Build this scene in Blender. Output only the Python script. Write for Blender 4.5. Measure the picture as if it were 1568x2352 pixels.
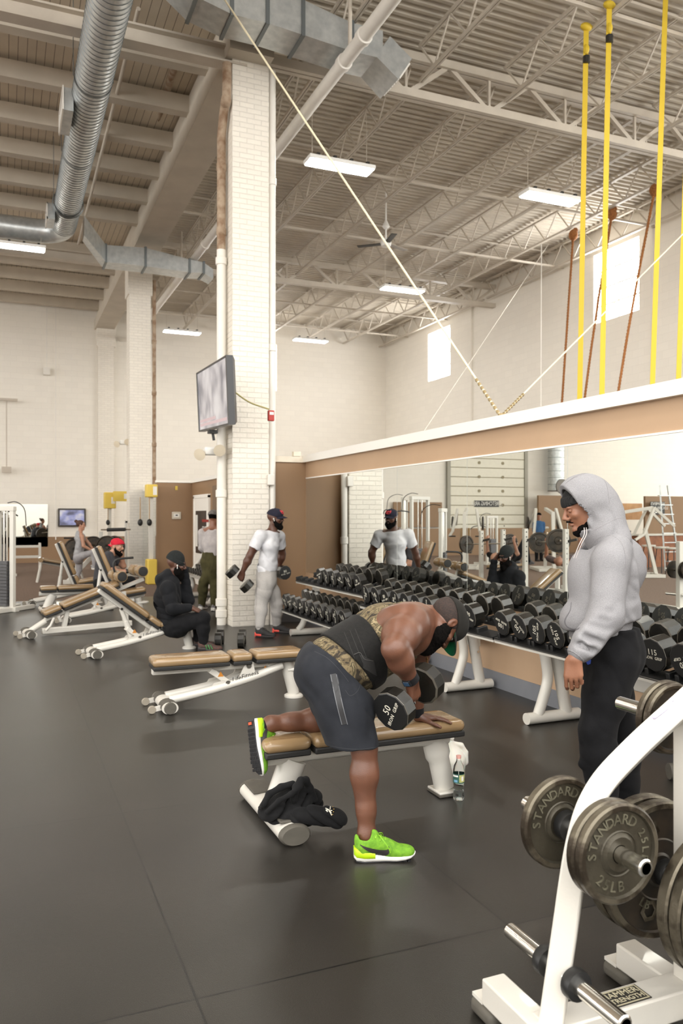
import bpy, bmesh, math, random
import numpy as np
from mathutils import Vector, Matrix, Quaternion
from mathutils.bvhtree import BVHTree
for o in list(bpy.data.objects):
    bpy.data.objects.remove(o)
SC = bpy.context.scene
COL = SC.collection
random.seed(7)
RNG = np.random.default_rng(11)
PI = math.pi

# ---------------------------------------------------------------- camera, world, exposure
FPX, YAW, EYE, HOR = 1842.0, math.radians(22.8), 1.62, 1186.0
CA, SA = math.cos(YAW), math.sin(YAW)
cam_d = bpy.data.cameras.new('camera')
cam = bpy.data.objects.new('camera', cam_d); COL.objects.link(cam)
cam_d.sensor_fit = 'VERTICAL'; cam_d.sensor_height = 36.0
cam_d.lens = 36.0 * FPX / 2352.0
cam_d.shift_y = (HOR - 1176.0) / 2352.0
cam.location = (0, 0, EYE); cam.rotation_euler = (PI / 2, 0, -YAW)
cam_d.clip_start = 0.05; cam_d.clip_end = 300
cam_d.dof.use_dof = True; cam_d.dof.focus_distance = 4.2; cam_d.dof.aperture_fstop = 4.0
SC.camera = cam
SC.view_settings.view_transform = 'Standard'; SC.view_settings.look = 'None'
SC.view_settings.gamma = 1.0; SC.view_settings.use_curve_mapping = False
SC.view_settings.exposure = 2.22
WORLD_STRENGTH = 0.95
LAMP_STRENGTH = 16.0
w = bpy.data.worlds.new('daylight'); SC.world = w; w.use_nodes = True
bg = w.node_tree.nodes['Background']
bg.inputs[0].default_value = (1.0, 0.98, 0.945, 1); bg.inputs[1].default_value = WORLD_STRENGTH
SC.cycles.max_bounces = 8; SC.cycles.diffuse_bounces = 4; SC.cycles.glossy_bounces = 4
SC.cycles.transmission_bounces = 6; SC.cycles.transparent_max_bounces = 8
SC.cycles.caustics_reflective = False; SC.cycles.caustics_refractive = False
SC.cycles.sample_clamp_indirect = 4.0


def at(px, py, d):
    """point of the place seen at pixel (px, py), d metres deep"""
    xc = (px - 784.0) / FPX * d
    return Vector((CA * xc + SA * d, -SA * xc + CA * d, EYE - (py - HOR) / FPX * d))


def flo(px, py, z=0.0):
    return at(px, py, FPX * (EYE - z) / (py - HOR))


def on_y(px, py, Y):
    t = (px - 784.0) / FPX
    return at(px, py, Y / (CA - SA * t))


def on_x(px, py, X):
    t = (px - 784.0) / FPX
    return at(px, py, X / (CA * t + SA))


MIRX = 4.3


def mir(px, py, d):
    """the real point whose reflection in the mirror wall is seen at (px, py)"""
    p = at(px, py, d)
    return Vector((2 * MIRX - p.x, p.y, p.z))


# ---------------------------------------------------------------- materials
def lin(c):
    return tuple((v / 255.0 / 12.92) if v / 255.0 <= 0.04045 else ((v / 255.0 + 0.055) / 1.055) ** 2.4 for v in c)


MATS = {}


def pm(name, rgb, rough=0.5, metal=0.0, var=0.0, vscale=8.0, bump=0.0, bscale=60.0, spec=0.5, coat=0.0, sheen=0.0, rgb2=None, ramp=(0.35, 0.65), detail=4.0, emit=0.0, stretch=None):
    """painted / cloth / metal surface: a noise varies the colour between two tones and bumps the surface"""
    if name in MATS:
        return MATS[name]
    m = bpy.data.materials.new(name); m.use_nodes = True; MATS[name] = m
    nt = m.node_tree; N = nt.nodes; L = nt.links; b = N['Principled BSDF']
    c = lin(rgb)
    b.inputs['Base Color'].default_value = (*c, 1)
    b.inputs['Roughness'].default_value = rough; b.inputs['Metallic'].default_value = metal
    b.inputs['Specular IOR Level'].default_value = spec
    b.inputs['Coat Weight'].default_value = coat
    b.inputs['Sheen Weight'].default_value = sheen
    if emit:
        b.inputs['Emission Color'].default_value = (*c, 1); b.inputs['Emission Strength'].default_value = emit
    tc = N.new('ShaderNodeTexCoord'); src = tc.outputs['Object']
    if stretch:
        mp = N.new('ShaderNodeMapping'); mp.inputs['Scale'].default_value = stretch
        L.new(src, mp.inputs[0]); src = mp.outputs[0]
    if var or rgb2:
        n = N.new('ShaderNodeTexNoise'); n.inputs['Scale'].default_value = vscale; n.inputs['Detail'].default_value = detail
        L.new(src, n.inputs['Vector'])
        r = N.new('ShaderNodeValToRGB'); L.new(n.outputs[0], r.inputs[0])
        c2 = lin(rgb2) if rgb2 else tuple(v * (1 - var) for v in c)
        r.color_ramp.elements[0].position = ramp[0]; r.color_ramp.elements[0].color = (*c2, 1)
        r.color_ramp.elements[1].position = ramp[1]; r.color_ramp.elements[1].color = (*c, 1)
        L.new(r.outputs[0], b.inputs['Base Color'])
    if bump:
        n2 = N.new('ShaderNodeTexNoise'); n2.inputs['Scale'].default_value = bscale; n2.inputs['Detail'].default_value = 3
        L.new(src, n2.inputs['Vector'])
        bp = N.new('ShaderNodeBump'); bp.inputs['Strength'].default_value = bump; bp.inputs['Distance'].default_value = 0.01
        L.new(n2.outputs[0], bp.inputs['Height']); L.new(bp.outputs[0], b.inputs['Normal'])
    return m


def emat(name, rgb, s):
    m = bpy.data.materials.new(name); m.use_nodes = True
    b = m.node_tree.nodes['Principled BSDF']
    b.inputs['Base Color'].default_value = (*lin(rgb), 1)
    b.inputs['Emission Color'].default_value = (*lin(rgb), 1); b.inputs['Emission Strength'].default_value = s
    MATS[name] = m
    return m


def glass(name, rgb=(255, 255, 255), rough=0.02, ior=1.45):
    m = bpy.data.materials.new(name); m.use_nodes = True; MATS[name] = m
    b = m.node_tree.nodes['Principled BSDF']
    b.inputs['Base Color'].default_value = (*lin(rgb), 1); b.inputs['Roughness'].default_value = rough
    b.inputs['Transmission Weight'].default_value = 1.0; b.inputs['IOR'].default_value = ior
    return m


# ---------------------------------------------------------------- objects
def tag(o, label=None, cat=None, group=None, kind=None):
    if label: o['label'] = label
    if cat: o['category'] = cat
    if group: o['group'] = group
    if kind: o['kind'] = kind
    return o


def thing(name, label, cat, loc=(0, 0, 0), rz=0.0, group=None):
    o = bpy.data.objects.new(name, None); COL.objects.link(o)
    o.empty_display_size = 0.1
    o.location = loc; o.rotation_euler = (0, 0, rz)
    return tag(o, label, cat, group)


def dup(root, loc=None, rz=None, label=None, group=None, rot=None):
    def cp(o, par):
        c = o.copy(); COL.objects.link(c); c.parent = par
        for ch in KIDS.get(o.name, []):
            cc = cp(ch, c); KIDS.setdefault(c.name, []).append(cc)
        return c
    r = cp(root, None)
    if loc is not None: r.location = loc
    if rot is not None: r.rotation_euler = rot
    if rz is not None: r.rotation_euler = (0, 0, rz)
    if label: r['label'] = label
    if group: r['group'] = group
    return r


KIDS = {}


def add_mesh(name, V, F, mats, parent=None, smooth=None, mi=None, loc=None, world=False):
    me = bpy.data.meshes.new(name)
    V = [tuple(v) for v in V] if not isinstance(V, np.ndarray) else V
    if world and parent is not None:
        off = Vector((0, 0, 0)); q = parent
        while q is not None: off = off + q.location; q = q.parent
        V = np.asarray(V, dtype=float) - np.array(off)
    if isinstance(V, np.ndarray): V = V.tolist()
    if isinstance(F, np.ndarray): F = F.tolist()
    me.from_pydata(V, [], F)
    mats = mats if isinstance(mats, (list, tuple)) else [mats]
    for m in mats: me.materials.append(m)
    if mi is not None:
        me.polygons.foreach_set('material_index', np.asarray(mi, dtype=np.int32))
    if smooth is not None:
        me.shade_smooth()
        if smooth < 179: me.set_sharp_from_angle(angle=math.radians(smooth))
    me.update()
    o = bpy.data.objects.new(name, me); COL.objects.link(o)
    if parent is not None:
        o.parent = parent; KIDS.setdefault(parent.name, []).append(o)
    if loc is not None: o.location = loc
    return o


def basis(z, up=(0, 0, 1)):
    z = Vector(z).normalized(); up = Vector(up)
    if abs(z.dot(up.normalized())) > 0.999: up = Vector((1, 0, 0))
    x = up.cross(z).normalized(); y = z.cross(x)
    return x, y, z


class MB:
    """collects shapes into one mesh"""
    def __init__(s): s.v = []; s.f = []; s.m = []; s.cur = 0
    def mat(s, i): s.cur = i; return s
    def add(s, vs, fs):
        n = len(s.v); s.v += [tuple(v) for v in vs]
        s.f += [tuple(i + n for i in f) for f in fs]; s.m += [s.cur] * len(fs); return s
    def box(s, c, size, rot=None):
        hx, hy, hz = size[0] / 2, size[1] / 2, size[2] / 2
        vs = [Vector((x, y, z)) for x in (-hx, hx) for y in (-hy, hy) for z in (-hz, hz)]
        if rot is not None:
            R = rot if isinstance(rot, Matrix) else Matrix.Rotation(rot, 3, 'Z')
            vs = [R @ v for v in vs]
        c = Vector(c)
        return s.add([v + c for v in vs], [(0, 1, 3, 2), (4, 6, 7, 5), (0, 4, 5, 1), (2, 3, 7, 6), (0, 2, 6, 4), (1, 5, 7, 3)])
    def bar(s, a, b, w, h, up=(0, 0, 1), cham=0.0):
        """rectangular bar from a to b: w across, h along up"""
        a, b = Vector(a), Vector(b); x, y, z = basis(b - a, up)
        if cham:
            k = cham
            pts = [(-w / 2 + k, -h / 2), (w / 2 - k, -h / 2), (w / 2, -h / 2 + k), (w / 2, h / 2 - k), (w / 2 - k, h / 2), (-w / 2 + k, h / 2), (-w / 2, h / 2 - k), (-w / 2, -h / 2 + k)]
        else:
            pts = [(-w / 2, -h / 2), (w / 2, -h / 2), (w / 2, h / 2), (-w / 2, h / 2)]
        n = len(pts)
        vs = [a + x * p[0] + y * p[1] for p in pts] + [b + x * p[0] + y * p[1] for p in pts]
        fs = [(i, (i + 1) % n, n + (i + 1) % n, n + i) for i in range(n)] + [tuple(range(n))[::-1], tuple(range(n, 2 * n))]
        return s.add(vs, fs)
    def loft(s, rings, cap=True, close=True):
        n = len(rings[0]); vs = [p for r in rings for p in r]; fs = []
        for k in range(len(rings) - 1):
            for i in range(n if close else n - 1):
                j = (i + 1) % n
                fs.append((k * n + i, k * n + j, (k + 1) * n + j, (k + 1) * n + i))
        if cap and close:
            fs.append(tuple(range(n))[::-1]); fs.append(tuple(range((len(rings) - 1) * n, len(rings) * n)))
        return s.add(vs, fs)
    def tube(s, pts, r, seg=12, cap=True, flat=None, up=(0, 0, 1), closed=False):
        """tube along a polyline; r a number or a list; flat=(kx, ky) squashes the section"""
        pts = [Vector(p) for p in pts]; n = len(pts)
        rs = r if isinstance(r, (list, tuple)) else [r] * n
        kx, ky = flat or (1, 1)
        rings = []; x0 = None
        for i, p in enumerate(pts):
            if closed: t = pts[(i + 1) % n] - pts[i - 1]
            else: t = (pts[min(i + 1, n - 1)] - pts[max(i - 1, 0)])
            if t.length < 1e-9: t = Vector((0, 0, 1))
            t.normalize()
            if x0 is None: x, y, _ = basis(t, up)
            else:
                x = x0 - t * x0.dot(t)
                if x.length < 1e-6: x, y, _ = basis(t, up)
                x.normalize(); y = t.cross(x)
            x0 = x
            rings.append([p + (x * math.cos(2 * PI * k / seg) * kx + y * math.sin(2 * PI * k / seg) * ky) * rs[i] for k in range(seg)])
        if closed: rings.append(rings[0])
        return s.loft(rings, cap=cap and not closed)
    def lathe(s, prof, c=(0, 0, 0), axis=(0, 0, 1), seg=24, up=(1, 0, 0), cap=True):
        """profile of (radius, height along axis)"""
        c = Vector(c); x, y, z = basis(axis, up)
        rings = [[c + z * h + (x * math.cos(2 * PI * k / seg) + y * math.sin(2 * PI * k / seg)) * max(r, 1e-4) for k in range(seg)] for r, h in prof]
        return s.loft(rings, cap=cap)
    def prism(s, poly, o, x, y, depth):
        """polygon in the plane (o, x, y) extruded by the vector depth"""
        o, x, y, dv = Vector(o), Vector(x), Vector(y), Vector(depth)
        a = [o + x * p[0] + y * p[1] for p in poly]; n = len(a)
        return s.add(a + [p + dv for p in a], [tuple(range(n))[::-1], tuple(range(n, 2 * n))] + [(i, (i + 1) % n, n + (i + 1) % n, n + i) for i in range(n)])
    def sphere(s, c, r, seg=12, rings=8, scale=(1, 1, 1)):
        c = Vector(c); rr = []
        for i in range(rings + 1):
            th = PI * i / rings
            rr.append([c + Vector((r * max(math.sin(th), 1e-3) * math.cos(2 * PI * k / seg) * scale[0], r * max(math.sin(th), 1e-3) * math.sin(2 * PI * k / seg) * scale[1], -r * math.cos(th) * scale[2])) for k in range(seg)])
        return s.loft(rr)
    def build(s, name, mats, parent=None, smooth=35, bevel=0, world=False, loc=None, bseg=2):
        o = add_mesh(name, s.v, s.f, mats, parent, smooth, s.m if isinstance(mats, (list, tuple)) else None, loc, world)
        if bevel:
            md = o.modifiers.new('edge', 'BEVEL'); md.width = bevel; md.segments = bseg; md.limit_method = 'ANGLE'; md.angle_limit = math.radians(40)
        return o


def arc(c, r, a0, a1, n, x, y):
    c, x, y = Vector(c), Vector(x), Vector(y)
    return [c + x * math.cos(a0 + (a1 - a0) * i / n) * r + y * math.sin(a0 + (a1 - a0) * i / n) * r for i in range(n + 1)]


def bez(P, n=10):
    """smooth polyline through control points (Catmull-Rom)"""
    P = [Vector(p) for p in P]; P = [P[0] * 2 - P[1]] + P + [P[-1] * 2 - P[-2]]
    out = []
    for i in range(1, len(P) - 2):
        a, b, c, d = P[i - 1:i + 3]
        for k in range(n):
            t = k / n
            out.append(0.5 * ((2 * b) + (c - a) * t + (2 * a - 5 * b + 4 * c - d) * t * t + (3 * b - a - 3 * c + d) * t ** 3))
    out.append(P[-2]); return out


_FONTC = {}


def text_geo(txt, size=1.0, extr=0.0, spacing=1.0, shear=0.0):
    key = (txt, extr, spacing, shear)
    if key not in _FONTC:
        cu = bpy.data.curves.new('t', 'FONT'); cu.body = txt; cu.align_x = 'CENTER'; cu.align_y = 'CENTER'
        cu.size = 1.0; cu.extrude = extr; cu.space_character = spacing; cu.shear = shear; cu.resolution_u = 2
        o = bpy.data.objects.new('t', cu); COL.objects.link(o)
        bpy.context.view_layer.update()
        me = bpy.data.meshes.new_from_object(o.evaluated_get(bpy.context.evaluated_depsgraph_get()))
        V = [v.co.copy() for v in me.vertices]; F = [tuple(p.vertices) for p in me.polygons]
        bpy.data.objects.remove(o); bpy.data.curves.remove(cu); bpy.data.meshes.remove(me)
        _FONTC[key] = (V, F)
    V, F = _FONTC[key]
    return [v * size for v in V], F


def put_text(mb, txt, o, x, y, size, extr=0.02, spacing=1.0, shear=0.0, sx=1.0):
    """lettering lying in the plane (o, x, y), slightly raised"""
    V, F = text_geo(txt, size, extr, spacing, shear)
    o, x, y = Vector(o), Vector(x).normalized(), Vector(y).normalized(); z = x.cross(y)
    return mb.add([o + x * v.x * sx + y * v.y + z * v.z for v in V], F)

# ---------------------------------------------------------------- bodies and cloth: smooth blended solids turned into one mesh
class Body:
    """a list of rounded cones and ellipsoids blended into one continuous surface"""
    def __init__(s, k=0.03): s.p = []; s.k = k
    def cone(s, a, ra, b, rb, k=None, wide=None, sub=False):
        """rounded cone; wide=(axis, factor) stretches the section along axis"""
        s.p.append(('c', np.array(a, float), float(ra), np.array(b, float), float(rb), s.k if k is None else k, wide and (np.array(Vector(wide[0]).normalized()), wide[1]), sub)); return s
    def ell(s, c, r, R=None, k=None, sub=False):
        """ellipsoid, R columns = its axes"""
        R = np.eye(3) if R is None else np.array(R, float)
        s.p.append(('e', np.array(c, float), np.array(r, float), R, s.k if k is None else k, sub)); return s
    def chain(s, pts, rs, k=None, wide=None):
        for i in range(len(pts) - 1): s.cone(pts[i], rs[i], pts[i + 1], rs[i + 1], k, wide)
        return s
    def cut(s, o, n, k=0.004):
        """keeps what lies behind the plane (o, n)"""
        s.p.append(('h', np.array(o, float), np.array(Vector(n).normalized()), k)); return s
    def cutcyl(s, o, ax, ex, rx, ry, k=0.006, half=None):
        """takes away an elliptical cylinder along ax (only on the side half points to)"""
        ax = Vector(ax).normalized(); ex = Vector(ex); ex = (ex - ax * ex.dot(ax)).normalized(); ey = ax.cross(ex)
        s.p.append(('y', np.array(o, float), np.array(ax), np.array(ex), np.array(ey), rx, ry, k, half)); return s
    def noise(s, fn): s.p.append(('n', fn)); return s
    def bounds(s):
        lo = np.full(3, 1e9); hi = -lo
        for q in s.p:
            if q[0] == 'c' and not q[7]:
                for c, r in ((q[1], q[2]), (q[3], q[4])):
                    r = r * (max(q[6][1], 1) if q[6] else 1); lo = np.minimum(lo, c - r); hi = np.maximum(hi, c + r)
            if q[0] == 'e' and not q[5]:
                r = q[2].max(); lo = np.minimum(lo, q[1] - r); hi = np.maximum(hi, q[1] + r)
        return lo - 0.03, hi + 0.03
    @staticmethod
    def _smin(a, b, k):
        h = np.maximum(k - np.abs(a - b), 0) / max(k, 1e-6)
        return np.minimum(a, b) - h * h * k * 0.25
    def ev(s, P, pad):
        d = np.full(len(P), 0.6)
        for q in s.p:
            t = q[0]
            if t == 'c':
                _, a, ra, b, rb, k, wide, sub = q
                rm = max(ra, rb) * (max(wide[1], 1) if wide else 1) + k + pad
                ix = np.nonzero(((P > np.minimum(a, b) - rm) & (P < np.maximum(a, b) + rm)).all(1))[0]
                if not len(ix): continue
                X = P[ix] - a; ba = b - a
                if wide:
                    n, f = wide; X = X - np.outer(X @ n, n) * (1 - 1 / f); ba = ba - n * (ba @ n) * (1 - 1 / f)
                L2 = ba @ ba + 1e-12
                h = np.clip(X @ ba / L2, 0, 1)
                dd = np.linalg.norm(X - h[:, None] * ba, axis=1) - (ra + (rb - ra) * h)
            elif t == 'e':
                _, c, r, R, k, sub = q
                rm = r.max() + k + pad
                ix = np.nonzero((np.abs(P - c) < rm).all(1))[0]
                if not len(ix): continue
                X = (P[ix] - c) @ R / r
                l = np.linalg.norm(X, axis=1); g = np.linalg.norm(X / r, axis=1) + 1e-9
                dd = np.where(l < 1e-4, -r.min(), l * (l - 1) / g)
            elif t == 'h':
                _, o, n, k = q
                dd = (P - o) @ n
                d = -s._smin(-d, -dd, k); continue
            elif t == 'y':
                _, o, ax, ex, ey, rx, ry, k, half = q
                X = P - o; u, v = X @ ex / rx, X @ ey / ry
                l = np.sqrt(u * u + v * v) + 1e-9; g = np.sqrt((u / rx) ** 2 + (v / ry) ** 2) + 1e-9
                dd = l * (l - 1) / g
                if half is not None: dd = np.maximum(dd, -(X @ np.array(half)))
                d = -s._smin(-d, dd, k); continue
            else:
                d = d + q[1](P); continue
            d[ix] = -s._smin(-d[ix], dd, k) if sub else s._smin(d[ix], dd, k)
        return d
    def mesh(s, res=0.006):
        lo, hi = s.bounds(); C = 4 * res
        n = np.ceil((hi - lo) / C).astype(int) + 1
        g = np.stack(np.meshgrid(*[np.arange(k) for k in n], indexing='ij'), -1).reshape(-1, 3)
        dc = s.ev(lo + (g + 0.5) * C, C * 2.5)
        near = g[np.abs(dc) < C * 1.6]
        fn = n * 4 + 1
        D = np.repeat(np.repeat(np.repeat(np.where(dc < 0, -1.0, 1.0).reshape(n), 4, 0), 4, 1), 4, 2)
        D = np.pad(D, ((0, 1),) * 3, mode='edge').astype(np.float32)
        mask = np.zeros(fn, bool)
        sub = np.stack(np.meshgrid(*[np.arange(5)] * 3, indexing='ij'), -1).reshape(-1, 3)
        for o in sub: mask[tuple((near * 4 + o).T)] = True
        idx = np.argwhere(mask)
        for i0 in range(0, len(idx), 400000):
            I = idx[i0:i0 + 400000]; D[tuple(I.T)] = s.ev(lo + I * res, C)
        return nets(D, lo, res)


def nets(D, lo, res):
    """surface nets: one vertex per crossed cell, one quad per crossed edge"""
    S = D < 0
    cnt = np.zeros(tuple(np.array(D.shape) - 1), np.int8)
    for i in (0, 1):
        for j in (0, 1):
            for k in (0, 1): cnt += S[i:S.shape[0] - 1 + i, j:S.shape[1] - 1 + j, k:S.shape[2] - 1 + k]
    act = (cnt > 0) & (cnt < 8); cells = np.argwhere(act)
    ids = np.full(act.shape, -1, np.int64); ids[tuple(cells.T)] = np.arange(len(cells))
    acc = np.zeros((len(cells), 3)); num = np.zeros(len(cells))
    for ax in range(3):
        for a in (0, 1):
            for b in (0, 1):
                o0 = np.zeros(3, int); oth = [x for x in range(3) if x != ax]; o0[oth[0]] = a; o0[oth[1]] = b
                o1 = o0.copy(); o1[ax] = 1
                v0 = D[tuple((cells + o0).T)]; v1 = D[tuple((cells + o1).T)]; m = (v0 < 0) != (v1 < 0)
                t = np.where(m, v0 / np.where(v0 - v1 == 0, 1, v0 - v1), 0)
                acc[m] += (o0 + 0.0)[None]; acc[m, ax] += t[m]; num += m
    V = lo + (cells + acc / np.maximum(num, 1)[:, None]) * res
    F = []
    for ax in range(3):
        a, b = [(1, 2), (2, 0), (0, 1)][ax]
        sl0 = [slice(None)] * 3; sl1 = [slice(None)] * 3; sl0[ax] = slice(0, -1); sl1[ax] = slice(1, None)
        e = np.argwhere(S[tuple(sl0)] != S[tuple(sl1)])
        e = e[(e[:, a] > 0) & (e[:, b] > 0) & (e[:, a] < act.shape[a]) & (e[:, b] < act.shape[b])]
        fl = S[tuple(e.T)]
        A = np.eye(3, dtype=int)[a]; B = np.eye(3, dtype=int)[b]
        q = np.stack([ids[tuple((e - A - B).T)], ids[tuple((e - B).T)], ids[tuple(e.T)], ids[tuple((e - A).T)]], 1)
        q[~fl] = q[~fl][:, ::-1]; F.append(q)
    F = np.concatenate(F); F = F[(F >= 0).all(1)]
    return V, F


def relax(V, F, it=1, f=0.5):
    for _ in range(it):
        S = np.zeros_like(V); n = np.zeros(len(V))
        for i in range(4):
            j = (i + 1) % 4
            np.add.at(S, F[:, i], V[F[:, j]]); np.add.at(S, F[:, j], V[F[:, i]])
            np.add.at(n, F[:, i], 1); np.add.at(n, F[:, j], 1)
        V = V * (1 - f) + f * S / np.maximum(n, 1)[:, None]
    return V


def flesh(name, body, mats, parent, res=0.006, it=1, pick=None):
    """turns a Body into an object; pick(face centres) chooses the material of each face"""
    V, F = body.mesh(res); V = relax(V, F, it)
    mi = None
    if pick is not None: mi = pick(V[F].mean(1))
    return add_mesh(name, V, F, mats, parent, 180, mi, world=True)


def frame(f, u):
    """columns: right, forward, up"""
    f = Vector(f).normalized(); u = Vector(u); u = (u - f * u.dot(f)).normalized(); r = f.cross(u)
    return Matrix((r, f, u)).transposed()


def ripple(amp, sc, seed=0, stretch=(1, 1, 1)):
    """soft irregular folds for cloth"""
    r = np.random.default_rng(seed); ks = r.normal(size=(6, 3)); ks /= np.linalg.norm(ks, axis=1)[:, None]; ph = r.uniform(0, 6.28, 6)
    st = np.array(stretch)
    def fn(P):
        Q = P * st * sc; w = np.zeros(len(P))
        for i in range(3): w += np.sin(Q @ ks[i] * 1.7 + ph[i])
        o = np.zeros(len(P))
        for i in range(3, 6): o += np.sin(Q @ ks[i] * (1.0 + 0.4 * (i - 3)) + ph[i] + 1.3 * w)
        return amp * o / 3
    return fn


def crease(amp, d, freq, seed=0, warp=1.2, sc=9.0, where=None):
    """rounded folds with narrow valleys running across the direction d"""
    r = np.random.default_rng(seed); ks = r.normal(size=(3, 3)); ph = r.uniform(0, 6.28, 3); d = np.array(Vector(d).normalized())
    def fn(P):
        w_ = sum(np.sin(P @ ks[i] * sc + ph[i]) for i in range(3)); v = np.abs(np.sin(P @ d * freq + warp * w_))
        o = amp * ((1 - v) ** 2 - 0.3) * np.clip(0.5 + 0.5 * np.sin(P @ ks[2] * sc * 0.6 + ph[0]) + 0.2, 0, 1)
        if where is not None: o = o * where(P)
        return o
    return fn


def head_body(c, R, s=1.0, k=0.014, B=None):
    """head: c its centre between the ears, R columns right/forward/up"""
    B = B or Body(k); R3 = np.array(R); c = np.array(c, float)
    T = lambda x, y, z: c + R3 @ (np.array((x, y, z)) * s)
    E = lambda p, r, kk=k, sub=False: B.ell(T(*p), np.array(r) * s, R3, kk, sub)
    E((0, -0.014, 0.03), (0.077, 0.1, 0.086))
    E((0, 0.03, -0.03), (0.06, 0.06, 0.082), 0.02)
    for sx in (-1, 1):
        B.cone(T(sx * 0.052, -0.004, -0.066), 0.02 * s, T(0, 0.066, -0.102), 0.022 * s, 0.02)
        E((sx * 0.04, 0.062, -0.022), (0.024, 0.022, 0.022), 0.014)
        E((sx * 0.014, 0.1, -0.034), (0.0105, 0.012, 0.009), 0.006)
        E((sx * 0.031, 0.095, 0.006), (0.017, 0.016, 0.011), 0.012, True)
        E((sx * 0.078, -0.008, -0.006), (0.011, 0.02, 0.033), 0.008)
        E((sx * 0.088, -0.003, -0.002), (0.006, 0.01, 0.018), 0.005, True)
    B.cone(T(-0.036, 0.08, 0.024), 0.011 * s, T(0.036, 0.08, 0.024), 0.011 * s, 0.014)
    B.cone(T(0, 0.087, 0.014), 0.008 * s, T(0, 0.113, -0.026), 0.0125 * s, 0.01)
    E((0, 0.092, -0.058), (0.021, 0.012, 0.0065), 0.005); E((0, 0.09, -0.071), (0.019, 0.012, 0.0075), 0.005)
    E((0, 0.076, -0.103), (0.022, 0.018, 0.016), 0.012)
    return B, T


def beard_body(T, s, R, full=1.0, seed=1):
    B = Body(0.02); R3 = np.array(R)
    for sx in (-1, 1):
        B.chain([T(sx * 0.068, 0.004, -0.005), T(sx * 0.062, 0.014, -0.05), T(sx * 0.048, 0.04, -0.088), T(0, 0.074, -0.106 - 0.012 * full)], [0.011 * s, 0.018 * s, (0.021 + 0.008 * full) * s, (0.024 + 0.012 * full) * s])
        B.cone(T(sx * 0.028, 0.088, -0.072), 0.01 * s, T(0, 0.099, -0.047), 0.007 * s, 0.01)
    if full > 1.2: B.cone(T(0, 0.05, -0.1), 0.05 * s, T(0, 0.075, -0.15), 0.034 * s, 0.03).ell(T(0.05, 0.02, -0.07), np.array((0.03, 0.04, 0.045)) * s, R3, 0.03).ell(T(-0.05, 0.02, -0.07), np.array((0.03, 0.04, 0.045)) * s, R3, 0.03)
    B.ell(T(0, 0.103, -0.064), np.array((0.017, 0.014, 0.0075)) * s, R3, 0.004, True)
    return B.noise(ripple(0.0035, 130, seed))


def hand_body(B, wrist, d, n, side, curl=(0.3, 0.3, 0.3, 0.3), thumb=(0.5, 0.4), spread=0.06, s=1.0, k=0.008):
    """hand: d wrist-to-knuckles, n back-of-hand direction, side +1 puts the thumb on d x n"""
    w = Vector(wrist); d = Vector(d).normalized(); n = Vector(n); n = (n - d * n.dot(d)).normalized()
    t = d.cross(n) * side
    rows = [(0.033, 0.094, (0.04, 0.025, 0.02), 0.0092), (0.011, 0.098, (0.044, 0.028, 0.021), 0.0096), (-0.011, 0.094, (0.041, 0.026, 0.02), 0.0092), (-0.031, 0.086, (0.032, 0.02, 0.018), 0.0082)]
    for i, (ox, oy, _, r) in enumerate(rows):
        B.cone(w + t * ox * 0.6 * s + d * 0.012 * s, 0.017 * s, w + (t * ox + d * (oy - 0.012)) * s, 0.0125 * s, 0.018)
    for i, (ox, oy, segs, r) in enumerate(rows):
        p = w + (t * ox + d * oy) * s; a = 0.0; sp = spread * (1.5 - i)
        dd = (d + t * sp).normalized(); r0 = r * s
        for j, L in enumerate(segs):
            a += curl[i] * (0.9, 1.15, 0.8)[j]
            q = p + (dd * math.cos(a) - n * math.sin(a)) * L * s
            r1 = r0 * 0.92; B.cone(p, r0 * 1.05, q, r1, 0.004); p, r0 = q, r1
    b = w + (t * 0.026 + d * 0.022 - n * 0.006) * s; a = thumb[0]
    q = b + (d * math.cos(a) + t * math.sin(a) - n * 0.25) * 0.044 * s
    B.cone(b, 0.0165 * s, q, 0.0115 * s, 0.014)
    a2 = a - thumb[1]; q2 = q + (d * math.cos(a2) + t * math.sin(a2) - n * (0.2 + thumb[1] * 0.6)).normalized() * 0.034 * s
    B.cone(q, 0.0112 * s, q2, 0.010 * s, 0.005)
    q3 = q2 + (d * math.cos(a2 - 0.3) + t * math.sin(a2 - 0.3) - n * (0.25 + thumb[1] * 0.8)).normalized() * 0.026 * s
    B.cone(q2, 0.01 * s, q3, 0.0082 * s, 0.004)
    return B

# ---------------------------------------------------------------- room materials
WHITE = pm('white_paint', (238, 232, 221), 0.65, var=0.06, vscale=1.3, bump=0.15, bscale=14)
CEILP = pm('ceiling_paint', (206, 197, 182), 0.7, var=0.10, vscale=2.0)
STEELP = pm('steel_paint', (206, 197, 183), 0.55, var=0.10, vscale=3.0)
TAN = pm('tan_paint', (188, 158, 128), 0.55, var=0.05, vscale=2.0, bump=0.05, bscale=40)
TAN2 = pm('brown_paint', (148, 118, 88), 0.55, var=0.05, vscale=2.0)
TRIMW = pm('white_trim', (243, 240, 233), 0.5)
BASEG = pm('grey_rubber_base', (128, 130, 136), 0.55, var=0.06)
GALV = pm('galvanised_steel', (206, 209, 208), 0.34, 0.6, rgb2=(180, 185, 186), vscale=9, ramp=(0.3, 0.7), bump=0.06, bscale=30)
GALV_D = pm('galvanised_seam', (120, 126, 128), 0.45, 0.8)
PIPEW = pm('white_pipe', (236, 232, 224), 0.5, var=0.05, vscale=5)
RUST = pm('rusty_pipe', (176, 156, 134), 0.85, rgb2=(134, 106, 82), vscale=7, ramp=(0.35, 0.6), bump=0.3, bscale=40)
DARKM = pm('dark_metal', (58, 56, 52), 0.5, 0.6)
BLACKP = pm('black_plastic', (26, 26, 26), 0.45)


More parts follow.
